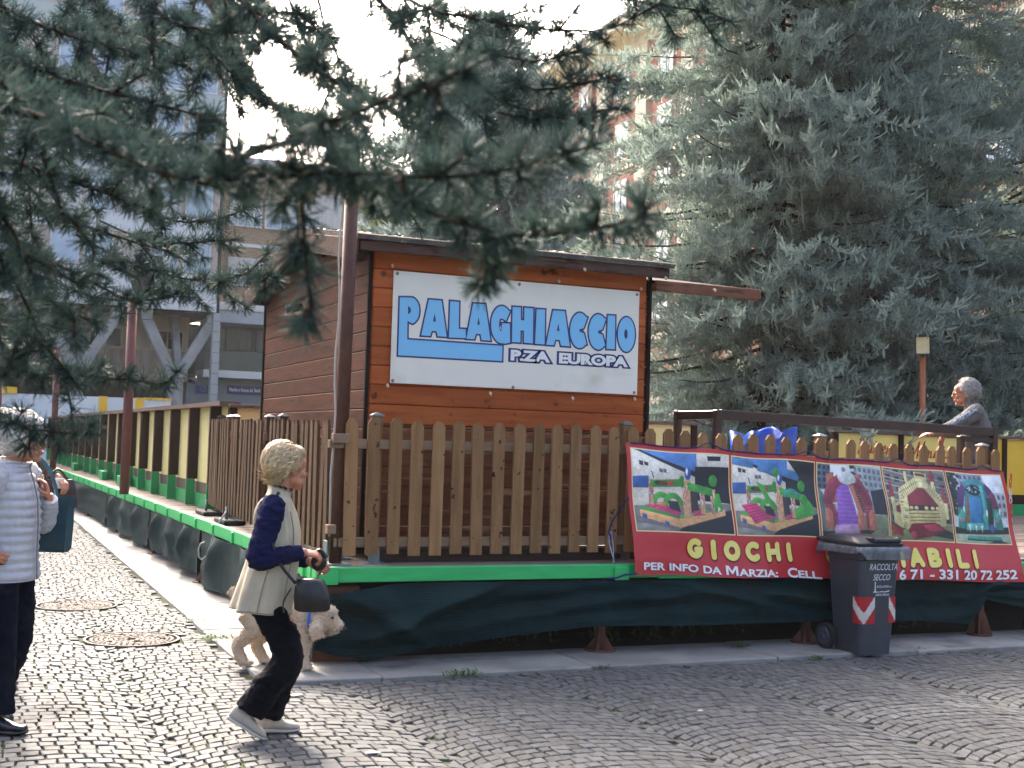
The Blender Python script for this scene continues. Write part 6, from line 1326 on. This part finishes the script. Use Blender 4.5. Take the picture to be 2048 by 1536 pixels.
def folds(t, v, q):
    back = max(0, -math.cos(t)); return .012*fbm(math.cos(t)*3, math.sin(t)*3, q.z*2.2)+(.010+.012*back)*(1-v)*math.sin(t*7+1.2*math.sin(q.z*6))*(1-v)+.008*fbm(t*5, q.z*9, 3)
vest = garment(W1, 'vest', m_vest, [(.668, -.040, .156, .180, -.01), (.70, -.038, .155, .181, -.01), (.80, -.020, .150, .186, 0), (.95, .012, .134, .178, 0), (1.08, .030, .116, .17, 0), (1.18, .028, .094, .168, .0), (1.235, .018, .080, .166, .01), (1.275, .02, .066, .128, .0), (1.295, .026, .060, .084, -.014), (1.322, .030, .058, .068, -.022)], folds, 8, 96)
m_seam = M('vest_seam', '#857a66', rough=.8)
for pts in ([r_[70] for r_ in W1.rows[3:30]], [r_[82] for r_ in W1.rows[3:44]], [q for q in W1.rows[3]]+[W1.rows[3][0]], [W1.rows[-1][i] for i in range(96)]+[W1.rows[-1][0]]):
    q_ = MB(); q_.tube([p+(p-Vector((W1.o.x, W1.o.y, p.z))).normalized()*.002 for p in pts], .0028, 5); q_.build('seam', m_seam, vest, True)
for ya, sg in ((-1, -1), (1, 1)):
    A_ = RA if sg < 0 else LA; m = MB(); W1.tube(m, [Vector(A_[0])+Vector((.008, -.045*sg, .045)), A_[0], (Vector(A_[0])+Vector(A_[1]))/2, A_[1], Vector(A_[1]).lerp(Vector(A_[2]), .5), A_[2]], [.062, .072, .066, .060, .050, .040], 22); fuse(m, 'sleeve', m_navyc, W1.t, .007, 3, (.016, 14, 14, 22, 2+sg, True))
    ring = [Vector((-.012+.082*math.cos(t), sg*(.168-.045*math.cos(t)**2), 1.155+.108*math.sin(t))) for t in np.linspace(0, 2*math.pi, 25)]; q_ = MB(); q_.tube(W1.P(ring), .013, 10); q_.build('armhole', m_vest, vest, True)
m = MB()
for sg, hp, kn, an in ((-1, (-.02, -.085, .72), (.105, -.09, .44), (-.085, -.09, .145)), (1, (-.02, .085, .72), (.11, .08, .43), (.01, .09, .085))):
    d_ = (Vector(an)-Vector(kn)).normalized(); W1.tube(m, [(.0, .075*sg, .86), hp, kn, Vector(kn).lerp(Vector(an), .55), an], [.095, .092, .082, .080, .082], 22)
W1.E(m, (-.015, 0, .84), (.10, .155, .10)); fuse(m, 'trousers', m_trou, W1.t, .009, 3, (.022, 9, 9, 13, 7, True))
shoe(W1, (-.205, -.09, .118), (-.012, -.09, -.004), (.55, 0, .83), .042, m_suede, m_sole, .072); shoe(W1, (-.065, .09, .0), (.188, .09, .0), (0, 0, 1), .042, m_suede, m_sole, .075)
bag = thing('handbag', 'small black leather bag hanging at the hip of the woman in the cream vest', 'handbag', tuple(W1(.2, -.18, .70)))
m = MB(); rings = [[W1(.205+cx+sx*math.cos(a), -.20+sy*math.sin(a)*(1 if True else 1), z) for a in np.linspace(0, 2*math.pi, 25)[:-1]] for z, cx, sx, sy in ((.69, .01, .075, .045), (.70, .01, .092, .058), (.76, .008, .098, .062), (.82, .0, .085, .055), (.855, -.005, .070, .040), (.862, -.005, .045, .02))]
m.loft(rings); m.build('pouch', m_blk, bag, True)
m = MB(); W1.tube(m, [(.125, -.205, .835), (.06, -.222, .91), (.02, -.225, .98), (-.01, -.22, 1.08), (.0, -.15, 1.25), (.02, -.08, 1.30)], [.0085]*6, 8); m.build('strap', m_blk, bag, True)
m = MB(); W1.tube(m, [(.125, -.205, .835), (.14, -.215, .81), (.15, -.22, .80)], [.008, .010, .006], 8); m.build('buckle', M('gold', '#b08d4a', rough=.3, metal=.8), bag, True)
m = MB(); W1.tube(m, [(.10, -.245, .815), (.075, -.25, .77), (.062, -.25, .73), (.07, -.25, .69)], [.004, .005, .004, .006], 6); m.build('zip_tassel', m_blk, bag, True)
ls = thing('leash_reel', 'black dog leash reel held in the hands of the woman in the cream vest', 'leash', tuple(W1(.245, -.09, .93)))
m = MB(); W1.E(m, (.245, -.10, .935), (.042, .016, .046)); W1.tube(m, [(.215, -.10, .975), (.25, -.10, 1.0), (.285, -.10, .96)], [.011]*3, 8); m.build('reel', m_blk, ls, True)

# ---- dog
m_fur = M('apricot_fur', '#c4a888', '#dcc8ae', rough=.9, scale=14, bump=.5, bscale=60, tone=True)
d0, d1 = Vector((1.86, 8.70, .022)), Vector((2.215, 8.42, .022)); DG = Fig('dog', 'apricot curly poodle with a blue harness standing behind the walking woman', 'dog', d0, d1-d0)
b = MB(); Ld = (d1-d0).length
DG.tube(b, [(-.02, 0, .38), (.10, 0, .395), (.28, 0, .385), (.43, 0, .36), (.50, 0, .36)], [.075, .095, .095, .105, .075], 18); DG.E(b, (.42, 0, .31), (.09, .075, .09))
for y_, dx in ((-.06, 0), (.06, .10)):
    DG.tube(b, [(.01+dx*.5, y_, .36), (.06+dx*.6, y_, .25), (-.055+dx*.8, y_, .145), (-.025+dx, y_, .05), (.0+dx, y_, .02)], [.075, .062, .042, .038, .036], 14); DG.E(b, (.022+dx, y_, .022), (.045, .034, .022))
for y_, dx in ((-.055, 0), (.055, -.05)):
    DG.tube(b, [(.43, y_, .32), (.44+dx*.5, y_, .2), (.435+dx, y_, .10), (.44+dx, y_, .03)], [.055, .042, .036, .036], 14); DG.E(b, (.46+dx, y_, .022), (.042, .033, .022))
DG.tube(b, [(.46, 0, .38), (.50, 0, .375), (.545, 0, .35)], [.085, .07, .06], 14); HD = Vector((.555, 0, .345)); DG.E(b, HD, (.088, .078, .082)); DG.E(b, HD+Vector((.02, 0, .05)), (.07, .068, .05)); DG.tube(b, [HD+Vector((.05, 0, -.01)), HD+Vector((.09, 0, -.04)), HD+Vector((.115, 0, -.06))], [.055, .05, .04], 12)
for y_ in (-1, 1): DG.tube(b, [HD+Vector((-.02, .062*y_, .02)), HD+Vector((-.02, .095*y_, -.05)), HD+Vector((.0, .095*y_, -.12))], [.03, .05, .042], 12)
DG.tube(b, [(-.07, 0, .42), (-.12, 0, .46), (-.16, 0, .50)], [.03, .026, .035], 10)
dog_b = fuse(b, 'body', m_fur, DG.t, .007, 2, (.014, 42, 42, 42, 3, True))
def tufts(o, N, ln, wd, seed, mat, name='fur', droop=.4):
    me = o.data; n = len(me.vertices); co = np.empty(n*3, np.float32); me.vertices.foreach_get('co', co); no = np.empty(n*3, np.float32); me.vertices.foreach_get('normal', no); co = co.reshape(-1, 3); no = no.reshape(-1, 3)
    rg = np.random.default_rng(seed); ix = rg.integers(0, n, N); p = co[ix]+np.array(ORG[o.name]); d = nrm(no[ix]+rg.normal(size=(N, 3))*.55+np.array([0, 0, -droop])); s_ = nrm(np.cross(d, rg.normal(size=(N, 3)))); l = ln*rg.uniform(.5, 1.3, N)
    V = np.stack([p-s_*wd, p+s_*wd, p+d*(l*.6)[:, None]+s_*wd*.8+no[ix]*.002, p+d*l[:, None]], 1).reshape(-1, 3); F = (np.arange(N)*4)[:, None]+np.array([[0, 1, 2, 3]])
    return np_mesh(name, V, F, mat, o, False, tone=np.repeat(np.clip(rg.normal(.55, .2, N), 0, 1), 4))
tufts(dog_b, 9000, .012, .0016, 4, m_fur)
for q, r_ in ((HD+Vector((.155, 0, -.055)), (.012, .014, .011)),): m = MB(); DG.E(m, q, r_); m.build('nose', M('nose_black', '#120d0c', rough=.3), DG.t, True)
for y_ in (-1, 1): m = MB(); DG.E(m, HD+Vector((.075, .042*y_, .02)), (.009, .008, .009)); m.build('eye', M('dog_eye', '#0c0806', rough=.1), DG.t, True)
m_har = M('blue_harness', '#1f4f9a', '#2c6cc0', rough=.6, scale=20); hs = thing('dog_harness', 'bright blue harness strapped round the chest of the apricot poodle', 'harness', tuple(DG(.44, 0, .30)))
m = MB(); DG.tube(m, [(.49, .118*math.cos(t), .355+.128*math.sin(t)) for t in np.linspace(0, 2*math.pi, 13)], [.012]*13, 8); m.build('chest_strap', m_har, hs, True)
m = MB(); DG.tube(m, [(.30, .118*math.cos(t), .375+.122*math.sin(t)) for t in np.linspace(0, 2*math.pi, 13)], [.012]*13, 8); DG.tube(m, [(.30, 0, .50), (.40, 0, .505), (.49, 0, .49)], [.012]*3, 8); m.build('back_strap', m_har, hs, True)
a, c = W1(.26, -.09, .90), DG(.34, 0, .505); m = MB(); m.tube([a.lerp(c, t)-Vector((0, 0, .10*math.sin(math.pi*t))) for t in np.linspace(0, 1, 14)], .004, 6); tag(m.build('leash', m_blk, None, True), 'thin black leash running from the woman in the cream vest down to the poodle', 'leash')

# ---- woman in the white quilted jacket at the left edge
m_puff = M('white_quilt', '#a3a6ae', '#b4b6bc', rough=.38, scale=8, bump=.3, bscale=50); m_dnavy = M('navy_trousers', '#060c19', '#0b1322', spec=.08, rough=.8, scale=14, bump=.2, bscale=150); m_whair = M('white_hair', '#b9b6b2', '#d6d4d0', rough=.5, scale=12, tone=True, rnd=.3)
F2 = (.88, -.47, 0); W2 = Fig('person', 'white haired woman in a pale quilted jacket carrying a teal bag at the left edge', 'person', (.235, 7.24, 0), F2)
b = MB(); hc2 = (.06, .0, 1.535); H2 = head_frame(rad(22), rad(-2)); head_shapes(W2, b, hc2, H2, 1.0)
W2.tube(b, [(.03, 0, 1.47), (.01, 0, 1.40), (.0, 0, 1.32)], [.056, .056, .07]); W2.E(b, (0, 0, 1.12), (.1, .16, .22)); W2.E(b, (-.02, 0, .9), (.11, .16, .15))
for sg, an in ((-1, (.02, -.09, .1)), (1, (-.12, .09, .12))): W2.tube(b, [(-.01, .09*sg, .88), (.02, .09*sg, .48), an], [.09, .058, .038])
R2 = [(-.02, -.185, 1.33), (-.11, -.265, 1.07), (-.03, -.265, .965)]; L2 = [(0, .175, 1.33), (.07, .25, 1.09), (.135, .165, 1.225)]
W2.tube(b, R2, [.055, .045, .027]); W2.tube(b, L2, [.055, .045, .027]); hand(W2, b, R2[-1], (.85, .3, -.35), (-.3, .8, .2), (.3, .3, .9), .5); hand(W2, b, L2[-1], (-.15, -.25, .95), (-.85, -.45, -.2), (.4, -.85, .1), 1.0)
fuse(b, 'body', m_skin, W2.t, .0045, 3); eyes(W2, hc2, H2)
m = MB(); W2.tube(m, [Vector(hc2)+H2 @ Vector(q) for q in ((.094, -.022, -.058), (.101, 0, -.056), (.094, .022, -.058))], [.004, .0065, .004], 8); m.build('lips', M('lip_red', '#8a3a36', rough=.4), W2.t, True)
hr = MB(); He = lambda p, r: W2.E(hr, Vector(hc2)+H2 @ Vector(p), r, H2)
He((-.030, 0, .055), (.110, .098, .095)); He((-.07, 0, .0), (.068, .088, .09)); He((.035, 0, .092), (.07, .08, .05)); hair = fuse(hr, 'hair', m_whair, W2.t, .006, 2, (.010, 30, 30, 30, 9, True))
strands(W2, 'locks', m_whair, hc2, H2, ((-.034, 0, .048), (.123, .108, .112)), 1400, .06, .0045, lambda p, u: p.x < .075 and p.z > -.08 and not (p.x > .015 and p.z < .03), lambda p, u: (-.5, 0, -.55+.3*u.z), 8, .55, .5, hair)
def quilt(t, v, q):
    s_ = (q.z-.80)/.047; r_ = abs(math.sin(math.pi*s_+.35*fbm(t*1.5, q.z*3, 1))); zp = math.exp(-((math.atan2(math.sin(t), math.cos(t)))/.05)**2); return .014*(r_**.6)-.004-.008*zp*r_+.008*fbm(math.cos(t)*4, math.sin(t)*4, q.z*10)+.006*fbm(t*9, q.z*22, 2)*r_
jk = garment(W2, 'jacket', m_puff, [(.795, -.01, .150, .185, 0), (.81, -.01, .158, .192, 0), (.95, -.01, .145, .180, 0), (1.10, 0, .138, .172, 0), (1.22, .0, .130, .172, 0), (1.32, -.005, .108, .165, .0), (1.375, .0, .085, .115, .0), (1.39, .01, .070, .080, .0), (1.41, .018, .070, .076, -.012), (1.432, .024, .074, .078, -.018)], quilt, 14, 120)
m = MB(); zl = []
for q in np.linspace(.80, 1.415, 30): zl.append((float(np.interp(q, [.8, .95, 1.1, 1.22, 1.32, 1.375, 1.39, 1.432], [.158, .15, .15, .142, .115, .095, .09, .10]))+.010, .0, q))
m.tube(W2.P(zl), .0045, 6); m.build('zip', M('zip_grey', '#6d7078', rough=.4), jk, True)
for A_, sg in ((R2, -1), (L2, 1)):
    m = MB(); pts = smoothpts([Vector(A_[0])+Vector((0, -.05*sg, .04)), A_[0], Vector(A_[0]).lerp(Vector(A_[1]), .5), A_[1], Vector(A_[1]).lerp(Vector(A_[2]), .55), A_[2]], 12); rr_ = np.interp(np.linspace(0, 5, len(pts)), range(6), [.07, .082, .076, .070, .060, .05])
    rr_ = [r_*(1+.10*abs(math.sin(i*.72))-.04) for i, r_ in enumerate(rr_)]; m.tube(W2.P(pts), rr_, 22); fuse(m, 'sleeve', m_puff, W2.t, .006, 1, (.010, 22, 22, 22, 3+sg, True))
m = MB()
for sg, an in ((-1, (.03, -.09, .105)), (1, (-.10, .09, .13))): W2.tube(m, [(-.01, .08*sg, .92), (.0, .09*sg, .80), (.02, .09*sg, .48), Vector((.02, .09*sg, .48)).lerp(Vector(an), .6), an], [.105, .108, .090, .085, .085], 22)
W2.E(m, (-.01, 0, .90), (.11, .155, .10)); fuse(m, 'trousers', m_dnavy, W2.t, .009, 3, (.02, 8, 8, 10, 2, True))
m_pat = M('patent_leather', '#17191d', '#2a2c31', rough=.18, scale=8); shoe(W2, (-.05, -.095, .0), (.20, -.10, .0), (0, 0, 1), .046, m_pat, m_blk, .062, .03); shoe(W2, (-.20, .09, .06), (.02, .09, .0), (.2, 0, .97), .046, m_pat, m_blk, .062, .03)
m = MB(); W2.E(m, Vector(hc2)+H2 @ Vector((.005, -.083, -.042)), (.008,)*3); m.build('earring', M('pearl', '#d8d2c6', rough=.2), W2.t, True)
m = MB(); q = Vector(L2[-1])+Vector((-.02, -.035, .115)); W2.tube(m, [q+Vector((.0, .012*math.cos(t), .012*math.sin(t))) for t in np.linspace(0, 6.28, 13)], [.0025]*13, 6); m.build('ring', MATS['gold'], W2.t, True)
m_teal = M('teal_canvas', '#0c3540', '#11424e', rough=.7, scale=14, bump=.25, bscale=120); tb = thing('tote_bag', 'dark teal tote bag on the shoulder of the woman in the quilted jacket', 'bag', tuple(W2(.06, .30, .95)))
m = MB(); m.loft([[W2(x_*w_+.06, .295+y_*d_, z) for x_, y_ in ((-1, -1), (0, -1.15), (1, -1), (1, 1), (0, 1.15), (-1, 1))] for z, w_, d_ in ((.92, .13, .03), (.94, .14, .045), (1.08, .145, .05), (1.225, .15, .035))]); m.build('pouch', m_teal, tb)
m = MB(); m.loft([[W2(x_*w_+.06, .295+y_*d_, z) for x_, y_ in ((-1, -1), (0, -1.15), (1, -1), (1, 1), (0, 1.15), (-1, 1))] for z, w_, d_ in ((1.205, .1535, .039), (1.232, .1535, .039))], cap=False); m.build('hem', m_teal, tb)
m_strap = M('teal_strap', '#2c5a70', '#36687e', rough=.6, scale=20); m = MB(); W2.tube(m, [(.13, .28, 1.22), (.15, .20, 1.30), (.135, .13, 1.40), (.07, .12, 1.455), (-.02, .14, 1.43), (-.04, .25, 1.3), (-.03, .29, 1.22)], [.011]*7, 8); m.build('strap', m_strap, tb, True)

# ---- person in brown behind her
m_brn = M('brown_coat', '#4f463e', '#62574d', spec=.15, rough=.9, scale=10, bump=.3, bscale=60); m_bhair = M('grey_brown_hair', '#6d6258', '#857a70', rough=.6, scale=12, tone=True)
q = at(-22, 857+4000/8.4, 8.4); W3 = Fig('person', 'person in a brown coat with a dark bag, mostly hidden behind the quilted jacket', 'person', (q.x, q.y, 0), (.25, -.97, 0))
b = MB(); hc3 = (.05, 0, 1.60); H3 = head_frame(0, 0); head_shapes(W3, b, hc3, H3, 1.0); W3.tube(b, [(.02, 0, 1.53), (0, 0, 1.44), (0, 0, 1.36)], [.055, .055, .07]); W3.E(b, (0, 0, 1.15), (.1, .16, .22)); W3.E(b, (0, 0, .92), (.11, .16, .15))
for sg in (-1, 1): W3.tube(b, [(-.01, .09*sg, .90), (.02, .09*sg, .48), (0, .09*sg, .1)], [.09, .06, .04])
R3 = [(0, -.19, 1.40), (-.02, -.24, 1.12), (.15, -.20, 1.0)]; L3 = [(0, .19, 1.40), (-.02, .33, 1.22), (.10, .37, 1.27)]
for A_ in (R3, L3): W3.tube(b, A_, [.055, .045, .028])
hand(W3, b, R3[-1], (.9, .2, -.2), (0, .5, -.8), (0, .8, .5), .6); hand(W3, b, L3[-1], (.8, .2, -.4), (-.3, .2, -.9), (.1, -.9, .2), .7); fuse(b, 'body', m_skin, W3.t, .006, 3); eyes(W3, hc3, H3)
hr = MB(); W3.E(hr, Vector(hc3)+Vector((-.03, 0, .05)), (.105, .092, .092)); W3.E(hr, Vector(hc3)+Vector((-.07, 0, 0)), (.06, .08, .08)); fuse(hr, 'hair', m_bhair, W3.t, .006, 2, (.01, 30, 30, 30, 2, True))
garment(W3, 'coat', m_brn, [(.72, 0, .15, .19, 0), (.95, 0, .145, .18, 0), (1.2, 0, .14, .18, 0), (1.37, 0, .11, .165, 0), (1.43, .0, .08, .11, 0), (1.46, .01, .068, .075, 0), (1.50, .015, .07, .075, 0)], lambda t, v, q: .012*fbm(math.cos(t)*4, math.sin(t)*4, q.z*6), 6, 64)
for A_ in (R3, L3): m = MB(); W3.tube(m, A_, [.085, .072, .05], 18); fuse(m, 'sleeve', m_brn, W3.t, .008, 2, (.014, 18, 18, 18, 2, True))
m = MB()
for sg in (-1, 1): W3.tube(m, [(-.01, .08*sg, .9), (.02, .09*sg, .48), (0, .09*sg, .09)], [.12, .09, .085], 18)
fuse(m, 'trousers', m_trou, W3.t, .01, 2, (.02, 8, 8, 10, 5, True))
for sg in (-1, 1): shoe(W3, (-.08, .09*sg, 0), (.17, .10*sg, 0), (0, 0, 1), .045, m_blk, m_blk)
m_brbag = M('brown_leather', '#2a1612', '#3a211b', rough=.35, scale=9, bump=.2, bscale=60); hb = thing('handbag', 'dark brown handbag with a white tag carried by the person in brown', 'handbag', tuple(W3(.12, .37, 1.15)))
m = MB(); m.loft([[W3(.10+x_*d_, .37+y_*w_, z) for x_, y_ in ((-1, -1), (1, -1), (1, 1), (-1, 1))] for z, w_, d_ in ((1.06, .10, .04), (1.08, .12, .055), (1.2, .11, .05), (1.26, .09, .03))]); m.build('pouch', m_brbag, hb); m = MB(); m.obox(W3(.16, .36, 1.235), (W3.R @ Vector((1, 0, 0)), W3.R @ Vector((0, 1, 0)), (0, 0, 1)), (.006, .03, .035), .003); m.build('tag', m_white, hb)
m = MB(); W3.tube(m, [(.10, .29, 1.25), (.08, .37, 1.33), (.10, .44, 1.25)], [.008]*3, 8); m.build('handle', m_brbag, hb, True)

# ---- man on the rink deck
m_swt = M('grey_sweatshirt', '#615c5b', '#6f6a68', spec=.15, rough=.85, scale=20, bump=.25, bscale=120); m_jean = M('grey_jeans', '#3f4855', '#4b5462', rough=.8, scale=14, bump=.2, bscale=120); m_ghair = M('grey_hair', '#84827f', '#a5a39f', rough=.5, scale=12, tone=True, rnd=.45)
q = at(1935, 1105, 12.25); MN = Fig('person', 'grey haired man with glasses in a grey sweatshirt leaning on the steel frame', 'person', (q.x, q.y, .665), (-math.cos(rad(44)), math.sin(rad(44)), 0))
b = MB(); hcm = (.045, 0, 1.555); HM = head_frame(rad(4), rad(-3)); head_shapes(MN, b, hcm, HM, 1.03); MN.tube(b, [(.015, 0, 1.49), (-.02, 0, 1.42), (-.05, 0, 1.34)], [.06, .062, .075]); MN.E(b, (-.06, 0, 1.12), (.11, .17, .22)); MN.E(b, (-.08, 0, .9), (.12, .16, .15))
for sg in (-1, 1): MN.tube(b, [(-.08, .09*sg, .9), (-.05, .1*sg, .48), (-.08, .1*sg, .1)], [.09, .06, .04])
LM = [(-.05, .20, 1.36), (.13, .26, 1.235), (.30, .13, 1.165)]; RM = [(-.04, -.20, 1.36), (.10, -.25, 1.20), (.235, -.08, 1.165)]
MN.tube(b, LM, [.055, .045, .029]); MN.tube(b, RM, [.055, .045, .029]); hand(MN, b, LM[-1], (.95, -.2, -.12), (0, -.3, -.95), (.1, -.9, .2), .25, 1.05); hand(MN, b, RM[-1], (.3, .15, -.93), (-.9, .2, -.3), (.5, .8, .1), .35, 1.05); fuse(b, 'body', m_skin, MN.t, .005, 3); eyes(MN, hcm, HM, 1.03)
hr = MB(); He = lambda p, r: MN.E(hr, Vector(hcm)+HM @ Vector(p), r, HM)
He((-.040, 0, .055), (.094, .084, .082)); He((-.078, 0, .005), (.052, .076, .075)); hair = fuse(hr, 'hair', m_ghair, MN.t, .006, 2, (.008, 30, 30, 30, 2, True))
strands(MN, 'locks', m_ghair, hcm, HM, ((-.03, 0, .045), (.113, .095, .103)), 1300, .07, .004, lambda p, u: p.x < .045 and p.z > -.06 and not (p.x > .01 and p.z < .03), lambda p, u: (-.9, 0, -.25+.2*u.z), 3, .6, .35, hair)
def swf(t, v, q): return .014*fbm(math.cos(t)*4+3, math.sin(t)*4, q.z*5)+.008*math.sin(q.z*34+t*3)*math.exp(-((q.z-.86)/.09)**2)
garment(MN, 'sweatshirt', m_swt, [(.80, -.075, .135, .17, 0), (.84, -.075, .150, .185, 0), (.95, -.078, .152, .188, 0), (1.12, -.07, .142, .186, 0), (1.28, -.06, .125, .18, 0), (1.37, -.05, .10, .16, .0), (1.42, -.04, .078, .105, .01), (1.445, -.025, .070, .078, .012), (1.485, -.012, .072, .076, .016)], swf, 8, 80)
for A_, sg in ((LM, 1), (RM, -1)): m = MB(); MN.tube(m, [Vector(A_[0])+Vector((0, -.05*sg, .03)), *A_], [.075, .086, .068, .046], 20); fuse(m, 'sleeve', m_swt, MN.t, .007, 2, (.016, 16, 16, 16, 2+sg, True))
m = MB(); pts = [Vector(LM[0]).lerp(Vector(LM[1]), t) for t in np.linspace(-.1, 1.15, 14)]; m.grid([[MN(p+Vector((.03*w_, .095-.022*t*(1 if t < 1 else 1)-.004*abs(w_), .035*w_+.03))) for w_ in (-.45, 0, .45)] for t, p in zip(np.linspace(0, 1, 14), pts)]); st = m.build('sleeve_stripe', M('stripe_pale', '#a9b4c2', '#3f4650', rough=.6, scale=40, lo=.5, hi=.56), MN.t, True); so = st.modifiers.new('thickness', 'SOLIDIFY'); so.thickness = .012; so.offset = 0
m = MB()
for sg in (-1, 1): MN.tube(m, [(-.075, .085*sg, .92), (-.05, .1*sg, .48), (-.08, .1*sg, .07)], [.125, .088, .075], 18)
MN.E(m, (-.075, 0, .88), (.13, .17, .1)); fuse(m, 'trousers', m_jean, MN.t, .01, 2, (.018, 8, 8, 10, 5, True))
for sg in (-1, 1): shoe(MN, (-.16, .1*sg, 0), (.11, .11*sg, 0), (0, 0, 1), .048, m_blk, m_blk)
gl = MB(); hp = lambda p: MN(Vector(hcm)+HM @ Vector(p))
for y_ in (-1, 1):
    gl.tube([hp((.106, .033*y_+.022*math.cos(t), .006+.016*math.sin(t))) for t in np.linspace(0, 6.29, 13)], .0022, 6); gl.tube([hp((.104, .054*y_, .012)), hp((.05, .074*y_, .014)), hp((.0, .078*y_, .012))], .0024, 6)
gl.tube([hp((.106, -.012, .010)), hp((.112, 0, .012)), hp((.106, .012, .010))], .002, 6); tag(gl.build('glasses', m_blk, None, True, loc=MN.o), 'dark framed glasses worn by the grey haired man on the deck', 'glasses')

# ================================================================== SMALL GROWTH AND LITTER
m_weed = M('weed_leaf', '#3d5a24', '#58763a', rough=.6, scale=30, transl=.25, tone=True)
def weed(label, x, y, z, r_, h, n, seed, kind=None):
    rg = np.random.default_rng(seed); V, T = [], []
    for _ in range(n):
        a = rg.uniform(0, 6.28); ln = h*rg.uniform(.5, 1.1); b0 = Vector((x+rg.normal()*r_*.45, y+rg.normal()*r_*.3, z)); e = Vector((math.cos(a), math.sin(a), 0)); s_ = Vector((-e.y, e.x, 0))*rg.uniform(.003, .007); ln2 = r_*rg.uniform(.3, .9)
        p1 = b0+e*ln2*.5+Vector((0, 0, ln*.8)); p2 = b0+e*ln2+Vector((0, 0, ln*rg.uniform(.6, 1.1))); V += [b0-s_*.5, p1-s_, p2, p1+s_]; T += [rg.uniform(0, 1)]*4
    o = np_mesh('weed', np.array([tuple(v) for v in V]), np.arange(len(V)).reshape(-1, 4), m_weed, None, False, org=(x, y, z), tone=T); return tag(o, label, 'weed', 'weeds along the kerb', kind)
for i, (px, py, r_, h, n, lb) in enumerate(((925, 1353, .13, .05, 70, 'grass tuft at the kerb edge below the middle of the net, fullest one'), (1208, 1338, .08, .03, 30, 'small grass tuft at the kerb below the round steel leg'), (1635, 1318, .09, .035, 35, 'grass tuft just left of the dustbin at the kerb'), (1835, 1302, .1, .035, 40, 'grass tuft right of the dustbin at the kerb'),
        (442, 1280, .16, .05, 110, 'mossy grass tuft at the left kerb behind the walking woman'), (395, 1245, .12, .04, 60, 'smaller grass tuft at the left kerb by the manhole covers'), (1480, 1300, .07, .05, 30, 'sparse tuft at the back of the kerb between the two steel legs'))):
    q = at(px, py, 1); k_ = CAM_H/(CAM_H-q.z); weed(lb, q.x*k_, q.y*k_, .0 if i != 6 else .02, r_, h, n, 40+i)
rg = np.random.default_rng(77); V, T = [], []
for _ in range(70):
    cx = rg.choice([4.3, 4.9, 5.3, 5.6, 6.0, 3.4, 3.9, 7.4, 7.9])+rg.normal()*.14; cy = 8.92+abs(rg.normal())*.16
    for _ in range(6):
        a = rg.uniform(0, 6.28); h = rg.uniform(.03, .14); b0 = Vector((cx, cy, .01)); e = Vector((math.cos(a), math.sin(a), 0)); s_ = Vector((-e.y, e.x, 0))*.009; V += [b0+Vector((0, 0, h*.6)), b0+e*.02+Vector((0, 0, h))-s_, b0+e*.05+Vector((0, 0, h)), b0+e*.02+Vector((0, 0, h))+s_]; T += [rg.uniform(0, 1)]*4
tag(np_mesh('undergrowth', np.array([tuple(v) for v in V]), np.arange(len(V)).reshape(-1, 4), m_weed, None, False, tone=T), kind='stuff')
m_pap = M('paper_white', '#c9c6c0', '#b4b0a8', rough=.8, scale=30)
for i, (px, py, s_, lb) in enumerate(((592, 1393, .05, 'scrap of white paper on the cobbles by the kerb corner'), (745, 1509, .045, 'oval white leaf lying alone on the cobbles in the foreground'), (1400, 1425, .025, 'tiny white speck of litter on the shaded cobbles at right'))):
    q = at(px, py, 1); k_ = CAM_H/(CAM_H-q.z); x_, y_ = q.x*k_, q.y*k_; rg = np.random.default_rng(i); m = MB(); n = 9; m.add([(x_+s_*math.cos(t)*rg.uniform(.7, 1.2), y_+.6*s_*math.sin(t)*rg.uniform(.7, 1.2), .008+.008*rg.random()) for t in np.linspace(0, 6.28, n+1)[:-1]]+[(x_, y_, .02)], [(j, (j+1) % n, n) for j in range(n)])
    tag(m.build('litter', m_pap), lb, 'litter')

# ================================================================== AIR
hz = bpy.data.materials.new('thin_haze'); hz.use_nodes = True; hz.node_tree.nodes.clear()
_v = hz.node_tree.nodes.new('ShaderNodeVolumePrincipled'); _v.inputs['Color'].default_value = (.93, .95, 1, 1); _v.inputs['Density'].default_value = .0003; _v.inputs['Anisotropy'].default_value = .3
_o = hz.node_tree.nodes.new('ShaderNodeOutputMaterial'); hz.node_tree.links.new(_v.outputs[0], _o.inputs['Volume'])
m = MB(); m.box(-310, 410, -260, 510, -1.2, 30); tag(m.build('haze', hz), kind='stuff')
